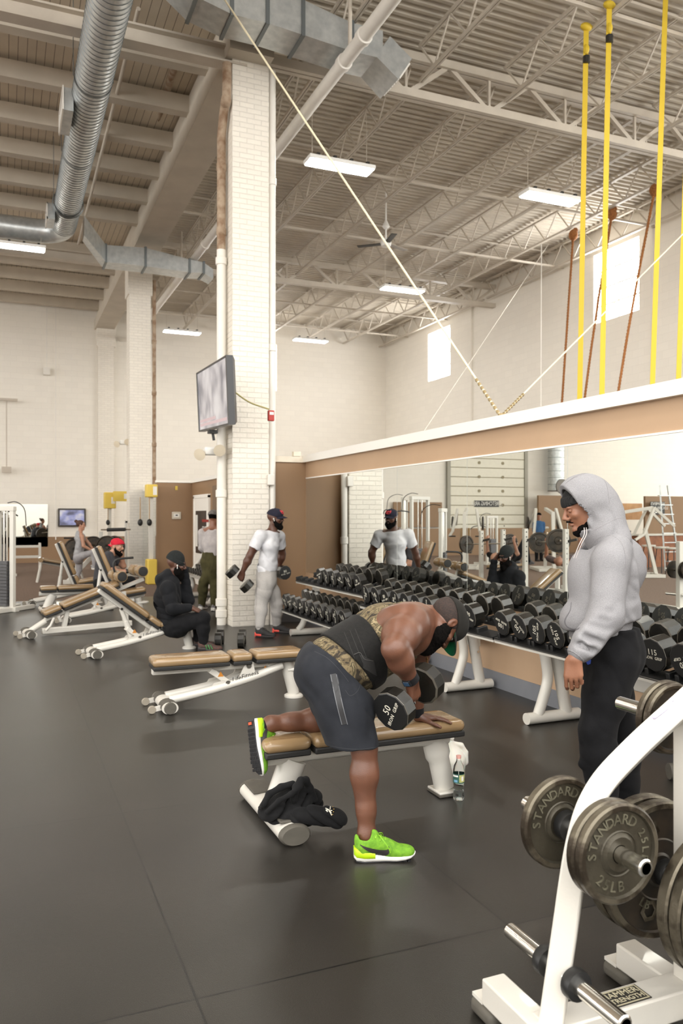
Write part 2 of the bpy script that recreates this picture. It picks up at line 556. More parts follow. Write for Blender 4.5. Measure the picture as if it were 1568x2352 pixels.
def brick_mat(name, rgb, bw, bh, bump=0.5, var=0.05):
    m = bpy.data.materials.new(name); m.use_nodes = True; nt = m.node_tree; N = nt.nodes; L = nt.links; b = N['Principled BSDF']
    g = N.new('ShaderNodeNewGeometry'); sp = N.new('ShaderNodeSeparateXYZ'); L.new(g.outputs['Position'], sp.inputs[0])
    nm = N.new('ShaderNodeSeparateXYZ'); L.new(g.outputs['Normal'], nm.inputs[0])
    ab = N.new('ShaderNodeMath'); ab.operation = 'ABSOLUTE'; L.new(nm.outputs[0], ab.inputs[0])
    gt = N.new('ShaderNodeMath'); gt.operation = 'GREATER_THAN'; gt.inputs[1].default_value = 0.5; L.new(ab.outputs[0], gt.inputs[0])
    mx = N.new('ShaderNodeMix'); L.new(gt.outputs[0], mx.inputs[0]); L.new(sp.outputs[0], mx.inputs[2]); L.new(sp.outputs[1], mx.inputs[3])
    cb = N.new('ShaderNodeCombineXYZ'); L.new(mx.outputs[0], cb.inputs[0]); L.new(sp.outputs[2], cb.inputs[1])
    br = N.new('ShaderNodeTexBrick'); br.inputs['Scale'].default_value = 1.0; br.inputs['Brick Width'].default_value = bw; br.inputs['Row Height'].default_value = bh
    br.inputs['Mortar Size'].default_value = 0.008; br.inputs['Mortar Smooth'].default_value = 0.6
    c = lin(rgb); br.inputs['Color1'].default_value = (*c, 1); br.inputs['Color2'].default_value = (*[v * (1 - var) for v in c], 1); br.inputs['Mortar'].default_value = (*[v * (0.93 if bump < 0.3 else 0.86) for v in c], 1)
    L.new(cb.outputs[0], br.inputs['Vector'])
    n = N.new('ShaderNodeTexNoise'); n.inputs['Scale'].default_value = 26; L.new(g.outputs['Position'], n.inputs['Vector'])
    ad = N.new('ShaderNodeMath'); ad.operation = 'MULTIPLY_ADD'; ad.inputs[1].default_value = -1.0; L.new(br.outputs['Fac'], ad.inputs[0]); L.new(n.outputs[0], ad.inputs[2])
    bp = N.new('ShaderNodeBump'); bp.inputs['Strength'].default_value = bump; bp.inputs['Distance'].default_value = 0.012
    L.new(ad.outputs[0], bp.inputs['Height']); L.new(bp.outputs[0], b.inputs['Normal']); L.new(br.outputs['Color'], b.inputs['Base Color'])
    b.inputs['Roughness'].default_value = 0.6
    return m


BRICK = brick_mat('painted_brick', (240, 234, 222), 0.22, 0.075, 0.55)
BLOCK = brick_mat('painted_block', (242, 237, 227), 0.4, 0.2, 0.2, 0.03)


def rubber_mat():
    m = bpy.data.materials.new('rubber_floor'); m.use_nodes = True; nt = m.node_tree; N = nt.nodes; L = nt.links; b = N['Principled BSDF']
    g = N.new('ShaderNodeNewGeometry'); sp = N.new('ShaderNodeSeparateXYZ'); L.new(g.outputs['Position'], sp.inputs[0])
    seam = None
    for ax, off, per in ((0, 0.594, 1.245), (1, 4.5, 1.83)):
        a = N.new('ShaderNodeMath'); a.operation = 'ADD'; a.inputs[1].default_value = -off + per * 40.5; L.new(sp.outputs[ax], a.inputs[0])
        f = N.new('ShaderNodeMath'); f.operation = 'PINGPONG'; f.inputs[1].default_value = per / 2; L.new(a.outputs[0], f.inputs[0])
        s = N.new('ShaderNodeMath'); s.operation = 'GREATER_THAN'; s.inputs[1].default_value = per / 2 - 0.0045; L.new(f.outputs[0], s.inputs[0])
        if seam is None: seam = s
        else:
            q = N.new('ShaderNodeMath'); q.operation = 'MAXIMUM'; L.new(seam.outputs[0], q.inputs[0]); L.new(s.outputs[0], q.inputs[1]); seam = q
    n1 = N.new('ShaderNodeTexNoise'); n1.inputs['Scale'].default_value = 1.6; n1.inputs['Detail'].default_value = 6; L.new(g.outputs['Position'], n1.inputs['Vector'])
    n2 = N.new('ShaderNodeTexNoise'); n2.inputs['Scale'].default_value = 340; n2.inputs['Detail'].default_value = 1; L.new(g.outputs['Position'], n2.inputs['Vector'])
    r = N.new('ShaderNodeValToRGB'); r.color_ramp.elements[0].position = 0.3; r.color_ramp.elements[0].color = (*lin((31, 29, 26)), 1)
    r.color_ramp.elements[1].position = 0.72; r.color_ramp.elements[1].color = (*lin((43, 40, 36)), 1); L.new(n1.outputs[0], r.inputs[0])
    r2 = N.new('ShaderNodeValToRGB'); r2.color_ramp.elements[0].position = 0.66; r2.color_ramp.elements[0].color = (0, 0, 0, 1)
    r2.color_ramp.elements[1].position = 0.74; r2.color_ramp.elements[1].color = (0.03, 0.028, 0.025, 1); L.new(n2.outputs[0], r2.inputs[0])
    ad = N.new('ShaderNodeMix'); ad.data_type = 'RGBA'; ad.blend_type = 'ADD'; ad.inputs[0].default_value = 1; L.new(r.outputs[0], ad.inputs[6]); L.new(r2.outputs[0], ad.inputs[7])
    cells = []
    for ax, off, per in ((0, 0.594, 1.245), (1, 4.5, 1.83)):
        a = N.new('ShaderNodeMath'); a.operation = 'SUBTRACT'; a.inputs[1].default_value = off; L.new(sp.outputs[ax], a.inputs[0])
        q = N.new('ShaderNodeMath'); q.operation = 'DIVIDE'; q.inputs[1].default_value = per; L.new(a.outputs[0], q.inputs[0])
        f = N.new('ShaderNodeMath'); f.operation = 'FLOOR'; L.new(q.outputs[0], f.inputs[0]); cells.append(f)
    cc = N.new('ShaderNodeCombineXYZ'); L.new(cells[0].outputs[0], cc.inputs[0]); L.new(cells[1].outputs[0], cc.inputs[1])
    wn = N.new('ShaderNodeTexWhiteNoise'); wn.noise_dimensions = '3D'; L.new(cc.outputs[0], wn.inputs['Vector'])
    mr = N.new('ShaderNodeMapRange'); mr.inputs['To Min'].default_value = 0.85; mr.inputs['To Max'].default_value = 1.3; L.new(wn.outputs['Value'], mr.inputs[0])
    vm = N.new('ShaderNodeVectorMath'); vm.operation = 'SCALE'; L.new(ad.outputs[2], vm.inputs[0]); L.new(mr.outputs[0], vm.inputs['Scale'])
    mx = N.new('ShaderNodeMix'); mx.data_type = 'RGBA'; L.new(seam.outputs[0], mx.inputs[0]); L.new(vm.outputs[0], mx.inputs[6]); mx.inputs[7].default_value = (0.004, 0.004, 0.004, 1)
    L.new(mx.outputs[2], b.inputs['Base Color'])
    rr = N.new('ShaderNodeMapRange'); rr.inputs['To Min'].default_value = 0.27; rr.inputs['To Max'].default_value = 0.33; b.inputs['Specular IOR Level'].default_value = 0.7; L.new(n1.outputs[0], rr.inputs[0]); L.new(rr.outputs[0], b.inputs['Roughness'])
    bp = N.new('ShaderNodeBump'); bp.inputs['Strength'].default_value = 0.25; bp.inputs['Distance'].default_value = 0.004; L.new(n2.outputs[0], bp.inputs['Height']); L.new(bp.outputs[0], b.inputs['Normal'])
    return m


CARPET = pm('brown_carpet', (132, 112, 98), 0.95, rgb2=(104, 86, 74), vscale=30, ramp=(0.3, 0.7), bump=0.4, bscale=150)


def stru(o): return tag(o, kind='structure')


# ---------------------------------------------------------------- floor
FX0, FX1, FYM = -2.6, 4.3, 16.45
stru(add_mesh('floor', [(FX0, -10, 0), (14.6, -10, 0), (14.6, FYM, 0), (FX0, FYM, 0)], [(0, 1, 2, 3)], rubber_mat()))
stru(add_mesh('floor_carpet', [(FX0, -10, 0), (FX0, FYM, 0), (14.6, FYM, 0), (14.6, 30, 0), (-27, 30, 0), (-27, -10, 0)], [(0, 5, 4, 3, 2, 1)], CARPET))


# ---------------------------------------------------------------- outer walls with windows
def wall_with_holes(name, axis, pos, u0, u1, z0, z1, holes, mat, thick=0.3, sgn=1):
    """wall in the plane axis=pos from u0..u1; holes (ua, ub, za, zb); sgn = side its thickness grows to"""
    us = sorted({u0, u1, *[h[0] for h in holes], *[h[1] for h in holes]}); zs = sorted({z0, z1, *[h[2] for h in holes], *[h[3] for h in holes]})
    m = MB()
    P = lambda u, z, t: (pos + sgn * t, u, z) if axis == 'x' else (u, pos + sgn * t, z)
    for i in range(len(us) - 1):
        for j in range(len(zs) - 1):
            uc, zc = (us[i] + us[i + 1]) / 2, (zs[j] + zs[j + 1]) / 2
            if any(h[0] < uc < h[1] and h[2] < zc < h[3] for h in holes): continue
            for t in (0, thick): m.add([P(us[i], zs[j], t), P(us[i + 1], zs[j], t), P(us[i + 1], zs[j + 1], t), P(us[i], zs[j + 1], t)], [(0, 1, 2, 3)])
    for a, b, c, d in holes:
        q = [(a, c), (b, c), (b, d), (a, d)]
        for k in range(4):
            (ua, za), (ub, zb) = q[k], q[(k + 1) % 4]
            m.add([P(ua, za, 0), P(ub, zb, 0), P(ub, zb, thick), P(ua, za, thick)], [(0, 1, 2, 3)])
    return stru(m.build(name, mat))


RX = 14.6; BY = 30.0; CZ = 9.25
wy = lambda px: RX * (CA - SA * (px - 784) / FPX) / (CA * (px - 784) / FPX + SA)
WINS = [(wy(1033), wy(983), 6.65, 8.42), (wy(1467), wy(1363), 6.78, 8.62), (6.2, 8.0, 6.78, 8.62), (0.5, 2.3, 6.78, 8.62)]
wall_with_holes('wall_right', 'x', RX, -6, BY, 0, CZ + 0.1, WINS, BLOCK)
FWIN = [(8.95, 9.85, 6.55, 8.35)]
wall_with_holes('wall_far', 'y', BY, -27, RX, 0, CZ + 0.1, FWIN, BLOCK)
SKYGLOW = emat('window_daylight', (255, 255, 255), 5.0)
MUNTIN = pm('window_steel', (225, 222, 214), 0.5)


def window(n, axis, pos, h, rows=4, cols=2):
    a, b, c, d = h
    P = lambda u, z, t: Vector((pos + t, u, z)) if axis == 'x' else Vector((u, pos + t, z))
    o = stru(add_mesh('window_%d' % n, [P(a, c, .16), P(b, c, .16), P(b, d, .16), P(a, d, .16)], [(0, 1, 2, 3)], SKYGLOW))
    m = MB()
    for i in range(cols + 1):
        u = a + (b - a) * i / cols; m.bar(P(u, c, .13), P(u, d, .13), .03 if 0 < i < cols else .06, .04, (1, 0, 0))
    for j in range(rows + 1):
        z = c + (d - c) * j / rows; m.bar(P(a, z, .13), P(b, z, .13), .03 if 0 < j < rows else .06, .04)
    m.build('window_frame', MUNTIN, o)


for i, h in enumerate(WINS): window(i + 1, 'x', RX, h)
window(5, 'y', BY, FWIN[0])
stru(MB().box((-6, BY - 0.02, 0.45), (25, 0.04, 0.9)).build('trim_1', TAN2))

stru(MB().box((-6.2, -10.1, 1.7), (41.6, 0.2, 3.4)).build('wall_back', BLOCK))
# pilasters and conduit on the long right wall
for i, y in enumerate((wy(1085), wy(1500))):
    stru(MB().box((RX - 0.03, y, 4.6), (0.06, 0.05, 9.1)).build('trim_%d' % (i + 2), WHITE))

# ---------------------------------------------------------------- ceilings
m = MB(); per = 0.17; prof = []
y = 1.0
while y < BY:
    prof += [(y, 0), (y + 0.06, 0), (y + 0.08, 0.06), (y + 0.15, 0.06)]; y += per
for i in range(len(prof) - 1):
    (a, za), (b, zb) = prof[i], prof[i + 1]
    m.add([(3.6, a, CZ + za), (RX, a, CZ + za), (RX, b, CZ + zb), (3.6, b, CZ + zb)], [(0, 3, 2, 1)])
stru(m.build('ceiling', CEILP, smooth=None))


def plank_mat():
    m = bpy.data.materials.new('plank_ceiling'); m.use_nodes = True; nt = m.node_tree; N = nt.nodes; L = nt.links; b = N['Principled BSDF']
    g = N.new('ShaderNodeNewGeometry'); sp = N.new('ShaderNodeSeparateXYZ'); L.new(g.outputs['Position'], sp.inputs[0])
    f = N.new('ShaderNodeMath'); f.operation = 'PINGPONG'; f.inputs[1].default_value = 0.07; L.new(sp.outputs[0], f.inputs[0])
    s = N.new('ShaderNodeMath'); s.operation = 'GREATER_THAN'; s.inputs[1].default_value = 0.0655; L.new(f.outputs[0], s.inputs[0])
    n = N.new('ShaderNodeTexNoise'); n.inputs['Scale'].default_value = 3; L.new(g.outputs['Position'], n.inputs['Vector'])
    r = N.new('ShaderNodeValToRGB'); r.color_ramp.elements[0].color = (*lin((204, 192, 172)), 1); r.color_ramp.elements[1].color = (*lin((220, 209, 190)), 1); L.new(n.outputs[0], r.inputs[0])
    mx = N.new('ShaderNodeMix'); mx.data_type = 'RGBA'; L.new(s.outputs[0], mx.inputs[0]); L.new(r.outputs[0], mx.inputs[6]); mx.inputs[7].default_value = (*lin((112, 99, 82)), 1)
    L.new(mx.outputs[2], b.inputs['Base Color']); b.inputs['Roughness'].default_value = 0.7
    return m


stru(MB().box((-11.7, 15.5, CZ + 0.1), (30.6, 29, 0.1)).build('ceiling_planks', plank_mat()))
y = 13.05; k = 0
while y < BY - 0.2:
    if abs(y - 22.1) > 0.4:
        stru(MB().box((-11.9, y, 9.08), (30.2, 0.22, 0.3)).build('ceiling_beam', CEILP))
    y += 1.5
PX0, PX1 = 3.08, 3.64
stru(MB().box((3.36, 20.6, 8.78), (0.56, 18.8, 0.9)).box((3.03, 20.6, 8.5), (0.1, 18.8, 0.34)).build('ceiling_girder', CEILP))
for yy in (11.55, 22.0):
    m = MB().box((-11.7, yy, 8.27), (30, 0.24, 0.03)).box((-11.7, yy, 8.5), (30, 0.24, 0.03)).box((-11.7, yy, 8.39), (30, 0.03, 0.22))
    stru(m.build('ceiling_beam', STEELP))

# open-web joists over the right-hand bay, each its own
def truss(name, a, b, zb, zt, n, chord, web, mat, vertical=False):
    a, b = Vector(a), Vector(b); m = MB(); ax = (b - a)
    side = Vector((-ax.y, ax.x, 0)).normalized()
    for s in (-1, 1):
        o = side * chord * 0.42 * s
        m.bar(a + o + Vector((0, 0, zb)), b + o + Vector((0, 0, zb)), chord * 0.6, chord)
        m.bar(a + o + Vector((0, 0, zt)), b + o + Vector((0, 0, zt)), chord * 0.6, chord)
    for i in range(n):
        p = a + ax * (i / n); q = a + ax * ((i + 0.5) / n); r = a + ax * ((i + 1) / n)
        m.bar(p + Vector((0, 0, zt)), q + Vector((0, 0, zb)), web, web); m.bar(q + Vector((0, 0, zb)), r + Vector((0, 0, zt)), web, web)
        if vertical: m.bar(q + Vector((0, 0, zb)), q + Vector((0, 0, zt)), web * 0.6, web * 0.6)
    return stru(m.build(name, mat, smooth=None))


for yy in (11.5, 22.0):
    truss('ceiling_girder', (3.6, yy, 0), (RX, yy, 0), 8.42, 9.02, 7, 0.13, 0.07, STEELP, True)
jx = [4.55 + 1.62 * i for i in range(7)]
for x in jx:
    for ya, yb in ((1.2, 11.4), (11.6, 21.9), (22.1, 29.9)):
        truss('ceiling_joist', (x, ya, 0), (x, yb, 0), 8.62, 9.18, 11 if yb < 29 else 8, 0.05, 0.025, STEELP)
for yy in (8.9, 15.0, 18.5, 25.0, 28.0):
    stru(MB().bar((3.7, yy, 8.66), (RX, yy, 8.66), 0.05, 0.05).bar((3.7, yy + 0.3, 9.16), (RX, yy + 0.3, 9.16), 0.04, 0.04).build('ceiling_bridging', STEELP))

# ---------------------------------------------------------------- brick pillars
for n, (yy, zt) in enumerate(((11.45, 8.35), (21.9, 8.35), (29.72, 8.5))):
    m = MB().box(((PX0 + PX1) / 2, yy + 0.28, zt / 2), (PX1 - PX0, 0.56, zt))
    if n: m.box(((PX0 + PX1) / 2, yy + 0.28, zt - 0.4), (PX1 - PX0 + 0.08, 0.62, 0.8))
    stru(m.build('pillar', BRICK))

# ---------------------------------------------------------------- mirror wall, partitions
MZ0, MZ1 = 0.76, 2.2
WH = 2.45
CY = 11.66
stru(MB().box((MIRX + 0.075, (CY - 3) / 2, WH / 2), (0.15, CY + 3, WH)).build('wall_mirror', TAN))
stru(MB().box((MIRX + 0.06, (CY - 3) / 2, WH + 0.055), (0.24, CY + 3, 0.11)).build('trim_4', TRIMW))
stru(MB().box((MIRX - 0.006, (CY - 3) / 2, 0.075), (0.012, CY + 3, 0.15)).build('baseboard_mirror', BASEG))
stru(MB().box((MIRX - 0.006, (CY - 3) / 2 - 0.02, MZ1 + 0.008), (0.02, CY + 3 - 0.04, 0.016)).build('trim_5', TRIMW))
MIRROR = bpy.data.materials.new('mirror_glass'); MIRROR.use_nodes = True
b_ = MIRROR.node_tree.nodes['Principled BSDF']; b_.inputs['Base Color'].default_value = (0.86, 0.885, 0.86, 1); b_.inputs['Metallic'].default_value = 1; b_.inputs['Roughness'].default_value = 0.0
MEDGE = pm('mirror_edge', (206, 210, 204), 0.3, 0.2)
y1 = CY - 0.03; k = 0
while y1 > -2.9:
    y0 = y1 - 1.56
    o = MB().box((MIRX - 0.004, (y0 + y1) / 2, (MZ0 + MZ1) / 2), (0.006, 1.553, MZ1 - MZ0)).mat(1).box((MIRX - 0.0035, y0 + 0.0015, (MZ0 + MZ1) / 2), (0.0065, 0.006, MZ1 - MZ0)).build('mirror', [MIRROR, MEDGE], smooth=None)
    tag(o, ['tall mirror panel beside the brown corner at the far end of the mirror wall', 'mirror panel reflecting the man in the white shirt', 'mirror panel reflecting the slatted roll-up door', 'mirror panel behind the row of biggest dumbbells, left of the grey hoodie', 'mirror panel behind and right of the man in the grey hoodie'][k] if k < 5 else 'mirror panel nearest the camera, past the right picture edge', 'mirror', 'mirror panels on the tan wall')
    y1 = y0; k += 1
# return wall at the far corner with its rough timber top plate
stru(MB().box(((3.66 + MIRX) / 2, CY + 0.06, WH / 2), (MIRX - 3.66, 0.12, WH)).build('wall_return', TAN2))
stru(MB().box(((3.66 + MIRX) / 2, CY + 0.05, WH + 0.045), (MIRX - 3.6, 0.16, 0.09)).box((4.15, CY + 0.0, WH + 0.13), (0.12, 0.08, 0.07)).build('trim_6', pm('pale_timber', (232, 222, 204), 0.7, var=0.1)))
stru(MB().box(((3.66 + MIRX) / 2, CY - 0.006, 0.075), (MIRX - 3.66, 0.012, 0.15)).build('baseboard_return', pm('charcoal_base', (74, 72, 72), 0.6)))
# partition and small enclosure further back
stru(MB().box((4.33, 15.75, 1.22), (0.12, 7.9, 2.44)).build('wall_partition', TAN2))
stru(MB().box((4.33, 15.75, 2.48), (0.2, 7.9, 0.08)).build('trim_7', TRIMW))
stru(MB().box((3.85, 19.76, 1.22), (0.86, 0.12, 2.44)).build('wall_enclosure', TAN2))
stru(MB().box((3.85, 19.76, 2.47), (0.9, 0.18, 0.05)).build('trim_8', TRIMW))
stru(MB().box((3.48, 22.4, 1.2), (0.1, 5.2, 2.4)).build('wall_enclosure_side', WHITE))
tag(MB().box((3.425, 22.3, 1.3), (0.008, 4.9, 2.0)).build('mirror', MIRROR, smooth=None), 'mirror along the side of the brown enclosure beside the yellow cable boxes', 'mirror')
stru(MB().box((3.85, 19.69, 0.06), (0.86, 0.012, 0.12)).build('baseboard_enclosure', MATS['charcoal_base']))
# white door in the partition with dark posters
d1 = stru(MB().box((4.255, 18.55, 1.03), (0.03, 1.45, 2.06)).build('door_1', TRIMW))
m = MB()
for yy in (17.8, 19.3): m.box((4.25, yy, 1.05), (0.05, 0.09, 2.1))
m.box((4.25, 18.55, 2.09), (0.05, 1.59, 0.08)); m.build('door_frame', TRIMW, d1)
MB().box((4.232, 18.55, 1.25), (0.012, 1.05, 1.0)).build('door_poster', pm('dark_poster', (58, 50, 46), 0.4, rgb2=(40, 35, 33), vscale=3), d1)
pm('sign_red', (150, 42, 36), 0.5); pm('sign_white', (236, 234, 228), 0.5)
m = MB().mat(0).box((4.223, 18.05, 1.52), (0.008, 0.62, 0.06)).box((4.223, 18.1, 1.0), (0.008, 0.5, 0.05)).mat(1)
put_text(m, 'EXIT', (4.219, 18.1, 1.3), (0, -1, 0), (0, 0, 1), 0.24, 0.01); put_text(m, 'ONLY', (4.219, 18.1, 1.12), (0, -1, 0), (0, 0, 1), 0.16, 0.01)
m.box((4.224, 18.95, 1.28), (0.006, 0.2, 0.75)); m.build('door_notice', [MATS['sign_red'], MATS['sign_white']], d1)
stru(MB().box((4.262, 16.9, 1.25), (0.02, 1.2, 2.1)).build('trim_9', pm('recess_brown', (124, 104, 84), 0.6)))  # flat panel, its darker brown paints the shade of a recess

# roll-up door on the far wall (seen in the mirror)
p0, p1 = mir(1032, 1186, 1), mir(1201, 1186, 1)
X0 = 2 * MIRX - (2 * MIRX - p0.x) * BY / p0.y; X1 = 2 * MIRX - (2 * MIRX - p1.x) * BY / p1.y
dx0, dx1 = min(X0, X1), max(X0, X1)
SLAT = pm('roll_door_paint', (232, 228, 212), 0.5, var=0.04)
SLATD = pm('roll_door_joint', (150, 140, 112), 0.6)
m = MB(); z = 0.05
while z < 4.8:
    m.mat(0).box(((dx0 + dx1) / 2, BY - 0.06, z + 0.2), (dx1 - dx0, 0.07, 0.375)).mat(1).box(((dx0 + dx1) / 2, BY - 0.05, z + 0.4), (dx1 - dx0, 0.06, 0.035)); z += 0.41
door = stru(m.build('door_2', [SLAT, SLATD], smooth=None))
m = MB()
for x in (dx0 - 0.09, dx1 + 0.09): m.box((x, BY - 0.09, 2.4), (0.16, 0.1, 4.8))
m.build('door_track', pm('door_track_grey', (150, 146, 134), 0.5, 0.3), door)
m = MB()
for i in range(5):
    for fx in (0.3, 0.62): m.lathe([(0.0, 0), (0.07, 0), (0.07, 0.03), (0, 0.03)], (dx0 + (dx1 - dx0) * fx, BY - 0.09, 1.5 + 0.82 * i * 0.75), (0, -1, 0), 10)
m.build('door_bracket', SLATD, door)

# low brown walls with capped tops, further left (seen in the mirror)
def brown_block(name, a, b, h, th=0.12, cap=True):
    a, b = Vector(a), Vector(b); dv = (b - a); c = (a + b) / 2
    ang = math.atan2(dv.y, dv.x)
    stru(MB().box((c.x, c.y, h / 2), (dv.length, th, h), ang).build(name, TAN2))
q0 = mir(1216, 1143, 36); q1 = mir(1300, 1143, 35)
brown_block('wall_brown', (q0.x, 29.3, 0), (q1.x - 1.2, 29.3, 0), 2.55)
q0 = mir(1120, 1215, 34); q1 = mir(1216, 1215, 34)
brown_block('wall_low', (q0.x + 5, 28.9, 0), (q1.x - 1.5, 28.9, 0), 1.12)
q0 = mir(1480, 1140, 33); q1 = mir(1575, 1140, 33)
brown_block('wall_lockers', (q0.x, q0.y, 0), (q1.x - 4, q1.y, 0), 2.45)

# ---------------------------------------------------------------- lamps
LED = emat('led_panel', (255, 250, 240), LAMP_STRENGTH)
HOUS = pm('lamp_housing', (235, 234, 230), 0.4)


def make_lamp(loc, label, wires=1.0):
    t = thing('ceiling_lamp', label, 'lamp', loc, 0, 'linear high-bay lamps')
    MB().box((0, 0, 0.04), (1.2, 0.34, 0.07)).build('lamp_housing', HOUS, t, bevel=0.015)
    MB().box((0, 0, -0.002), (1.14, 0.3, 0.016)).build('lamp_diffuser', LED, t)
    for x in (-0.5, 0.5): MB().tube([(x, 0, 0.07), (x, 0, wires)], 0.004, 6).build('hanging_wire', STEELP, t)
    for x in (-0.45, -0.15, 0.15, 0.45): MB().box((x, 0, 0.085), (0.05, 0.36, 0.03)).build('lamp_bracket', DARKM, t)
    return t


L0 = make_lamp(at(780, 384, 13.6), 'glowing high-bay lamp nearest the brick pillar, crossed by the pale cable')
for px, py, d, lab in ((1263, 457, 14.9, 'glowing high-bay lamp high on the right beside the yellow straps'), (924, 667, 20.9, 'glowing high-bay lamp below the ceiling fan, under the second girder'),
                       (713, 783, 27.0, 'small distant lamp just right of the big brick pillar'), (418, 764, 25.75, 'distant lamp between the two brick pillars'), (38, 568, 17.6, 'lamp on the left under the steel beam, cut by the picture edge')):
    dup(L0, at(px, py, d), label=lab)
for x, yy in ((8.0, 5.5), (12.0, 9.0), (1.2, 5.5), (1.2, 0.5), (-3.5, 6.5), (-3.5, 12.5), (-3.0, 20.5), (-9, 8), (-9, 16), (-9, 24), (-15, 10), (-15, 19), (6.0, 0.5), (-20, 24)):
    dup(L0, (x, yy, 7.55), label='high-bay lamp outside the picture, lighting the hall')

# ---------------------------------------------------------------- ducts
def round_duct(name, pts, r, label, parent=None, ribs=True, step=0.11):
    pts = [Vector(p) for p in pts]
    t = parent or thing(name, label, 'duct', pts[0])
    m = MB(); m.tube(pts, r, 28); m.build('duct_tube', GALV, t, smooth=60, world=True)
    if ribs:
        m = MB()
        for i in range(len(pts) - 1):
            a, b = pts[i], pts[i + 1]; L = (b - a).length
            if L < 0.5: continue
            n = int(L / step); dv = (b - a).normalized()
            for k in range(n): m.lathe([(r + 0.001, -0.008), (r + 0.007, 0), (r + 0.001, 0.008)], a + dv * (k + 0.5) * step, dv, 28, cap=False)
        m.build('duct_seam', GALV_D, t, smooth=60, world=True)['kind'] = 'stuff'
    return t


def elbow(a, dirA, dirB, R, n=8):
    a, dirA, dirB = Vector(a), Vector(dirA), Vector(dirB)
    c = a + dirB * R
    return [c - dirB * R * math.cos(i / n * PI / 2) + dirA * R * math.sin(i / n * PI / 2) for i in range(n + 1)]


DX, DZ, DR = 1.2, 8.0, 0.26
pts = [(DX, 6.0, DZ)] + elbow((DX, 18.6, DZ), (0, 1, 0), (-1, 0, 0), 0.55) + [(-12, 19.15, DZ)]
t = round_duct('spiral_duct', pts, DR, 'long spiral duct running down the left ceiling and bending left', None)
g1 = MB(); c = at(197, 215, 12.45)
g1.box((DX - 0.31, 13.1, DZ - 0.12), (0.14, 0.85, 0.34)); g1.build('grille_box', GALV, t, world=True)
g = MB()
for a in (-0.16, 0.16): g.box((DX - 0.39, 13.1, DZ - 0.12 + a), (0.02, 0.9, 0.04))
for a in (-0.44, 0.44): g.box((DX - 0.39, 13.1 + a, DZ - 0.12), (0.02, 0.04, 0.36))
for i in range(12): g.box((DX - 0.384, 12.72 + i * 0.07, DZ - 0.12), (0.006, 0.02, 0.3))
g.build('grille', PIPEW, t, world=True)
g = MB().box((DX - 0.31, 17.75, DZ - 0.12), (0.14, 0.6, 0.32)).build('grille_box', GALV, t, world=True)
g = MB()
for a in (-0.15, 0.15): g.box((DX - 0.39, 17.75, DZ - 0.12 + a), (0.02, 0.64, 0.04))
for a in (-0.3, 0.3): g.box((DX - 0.39, 17.75 + a, DZ - 0.12), (0.02, 0.04, 0.34))
g.build('grille', PIPEW, t, world=True)
m = MB()
for yy in (9.5, 12.2, 14.8, 17.2): m.tube([(DX + 0.28, yy, DZ), (DX + 0.28, yy, 9.3)], 0.006, 5).tube([(DX - 0.28, yy, DZ), (DX - 0.28, yy, 9.3)], 0.006, 5).lathe([(DR + 0.012, -0.02), (DR + 0.012, 0.02)], (DX, yy, DZ), (0, 1, 0), 28, cap=False)
m.lathe([(DR + 0.03, -0.05), (DR + 0.05, 0), (DR + 0.03, 0.05)], (DX, 17.25, DZ), (0, 1, 0), 28, cap=False)
m.build('hanger_strap', GALV_D, t, world=True)

# duct dropping down the far wall: across, elbow, down
a = at(175, 735, 29.0); R = 0.36
pts = [(-6, a.y, a.z)] + elbow((a.x - 0.7, a.y, a.z), (1, 0, 0), (0, 0, -1), 0.7) + [(a.x, a.y, at(175, 1133, 29.0).z)]
t = round_duct('wall_duct', pts, R, 'large round duct turning down the far left wall', step=0.3)
MB().box((a.x + 0.4, a.y + 0.1, 5.6), (0.12, 0.5, 0.06)).box((a.x + 0.4, a.y + 0.1, 7.3), (0.12, 0.5, 0.06)).build('wall_bracket', GALV_D, t, world=True)
# its twin next to the roll-up door, seen in the mirror
q = mir(1262, 1122, 36.5)
t = round_duct('wall_duct', [(q.x, 29.5, 8.6), (q.x, 29.5, 2.75)], 0.36, 'round duct hanging beside the slatted door, seen in the mirror', step=0.3)
MB().lathe([(0, 0), (0.37, 0), (0.37, 0.04), (0, 0.04)], (q.x, 29.5, 2.74), (0, 0, 1), 28).build('end_cap', pm('duct_dark', (112, 106, 100), 0.5, 0.4), t, world=True)
# flange plate of that duct facing the room
MB().lathe([(0, 0), (0.33, 0), (0.33, 0.05), (0, 0.05)], (q.x, 29.1, 2.95), (0, -1, 0), 28).build('outlet_plate', MATS['duct_dark'], t, world=True)


def rect_duct(name, stations, label):
    """stations: (centre, half width along y, half height)"""
    t = thing(name, label, 'duct', stations[0][0]); m = MB()
    rings = []
    for c, hy, hz in stations:
        c = Vector(c); rings.append([c + Vector((0, -hy, -hz)), c + Vector((0, hy, -hz)), c + Vector((0, hy, hz)), c + Vector((0, -hy, hz))])
    m.loft(rings); m.build('duct_body', GALV, t, smooth=20, world=True)
    for c, hy, hz in stations[1:-1]:
        c = Vector(c); sm = MB()
        for s in (-1, 1):
            sm.box(c + Vector((0, s * (hy + 0.012), 0)), (0.05, 0.025, hz * 2 + 0.05)); sm.box(c + Vector((0, 0, s * (hz + 0.012))), (0.05, hy * 2 + 0.05, 0.025))
        sm.build('duct_flange', GALV_D, t, world=True)
    return t


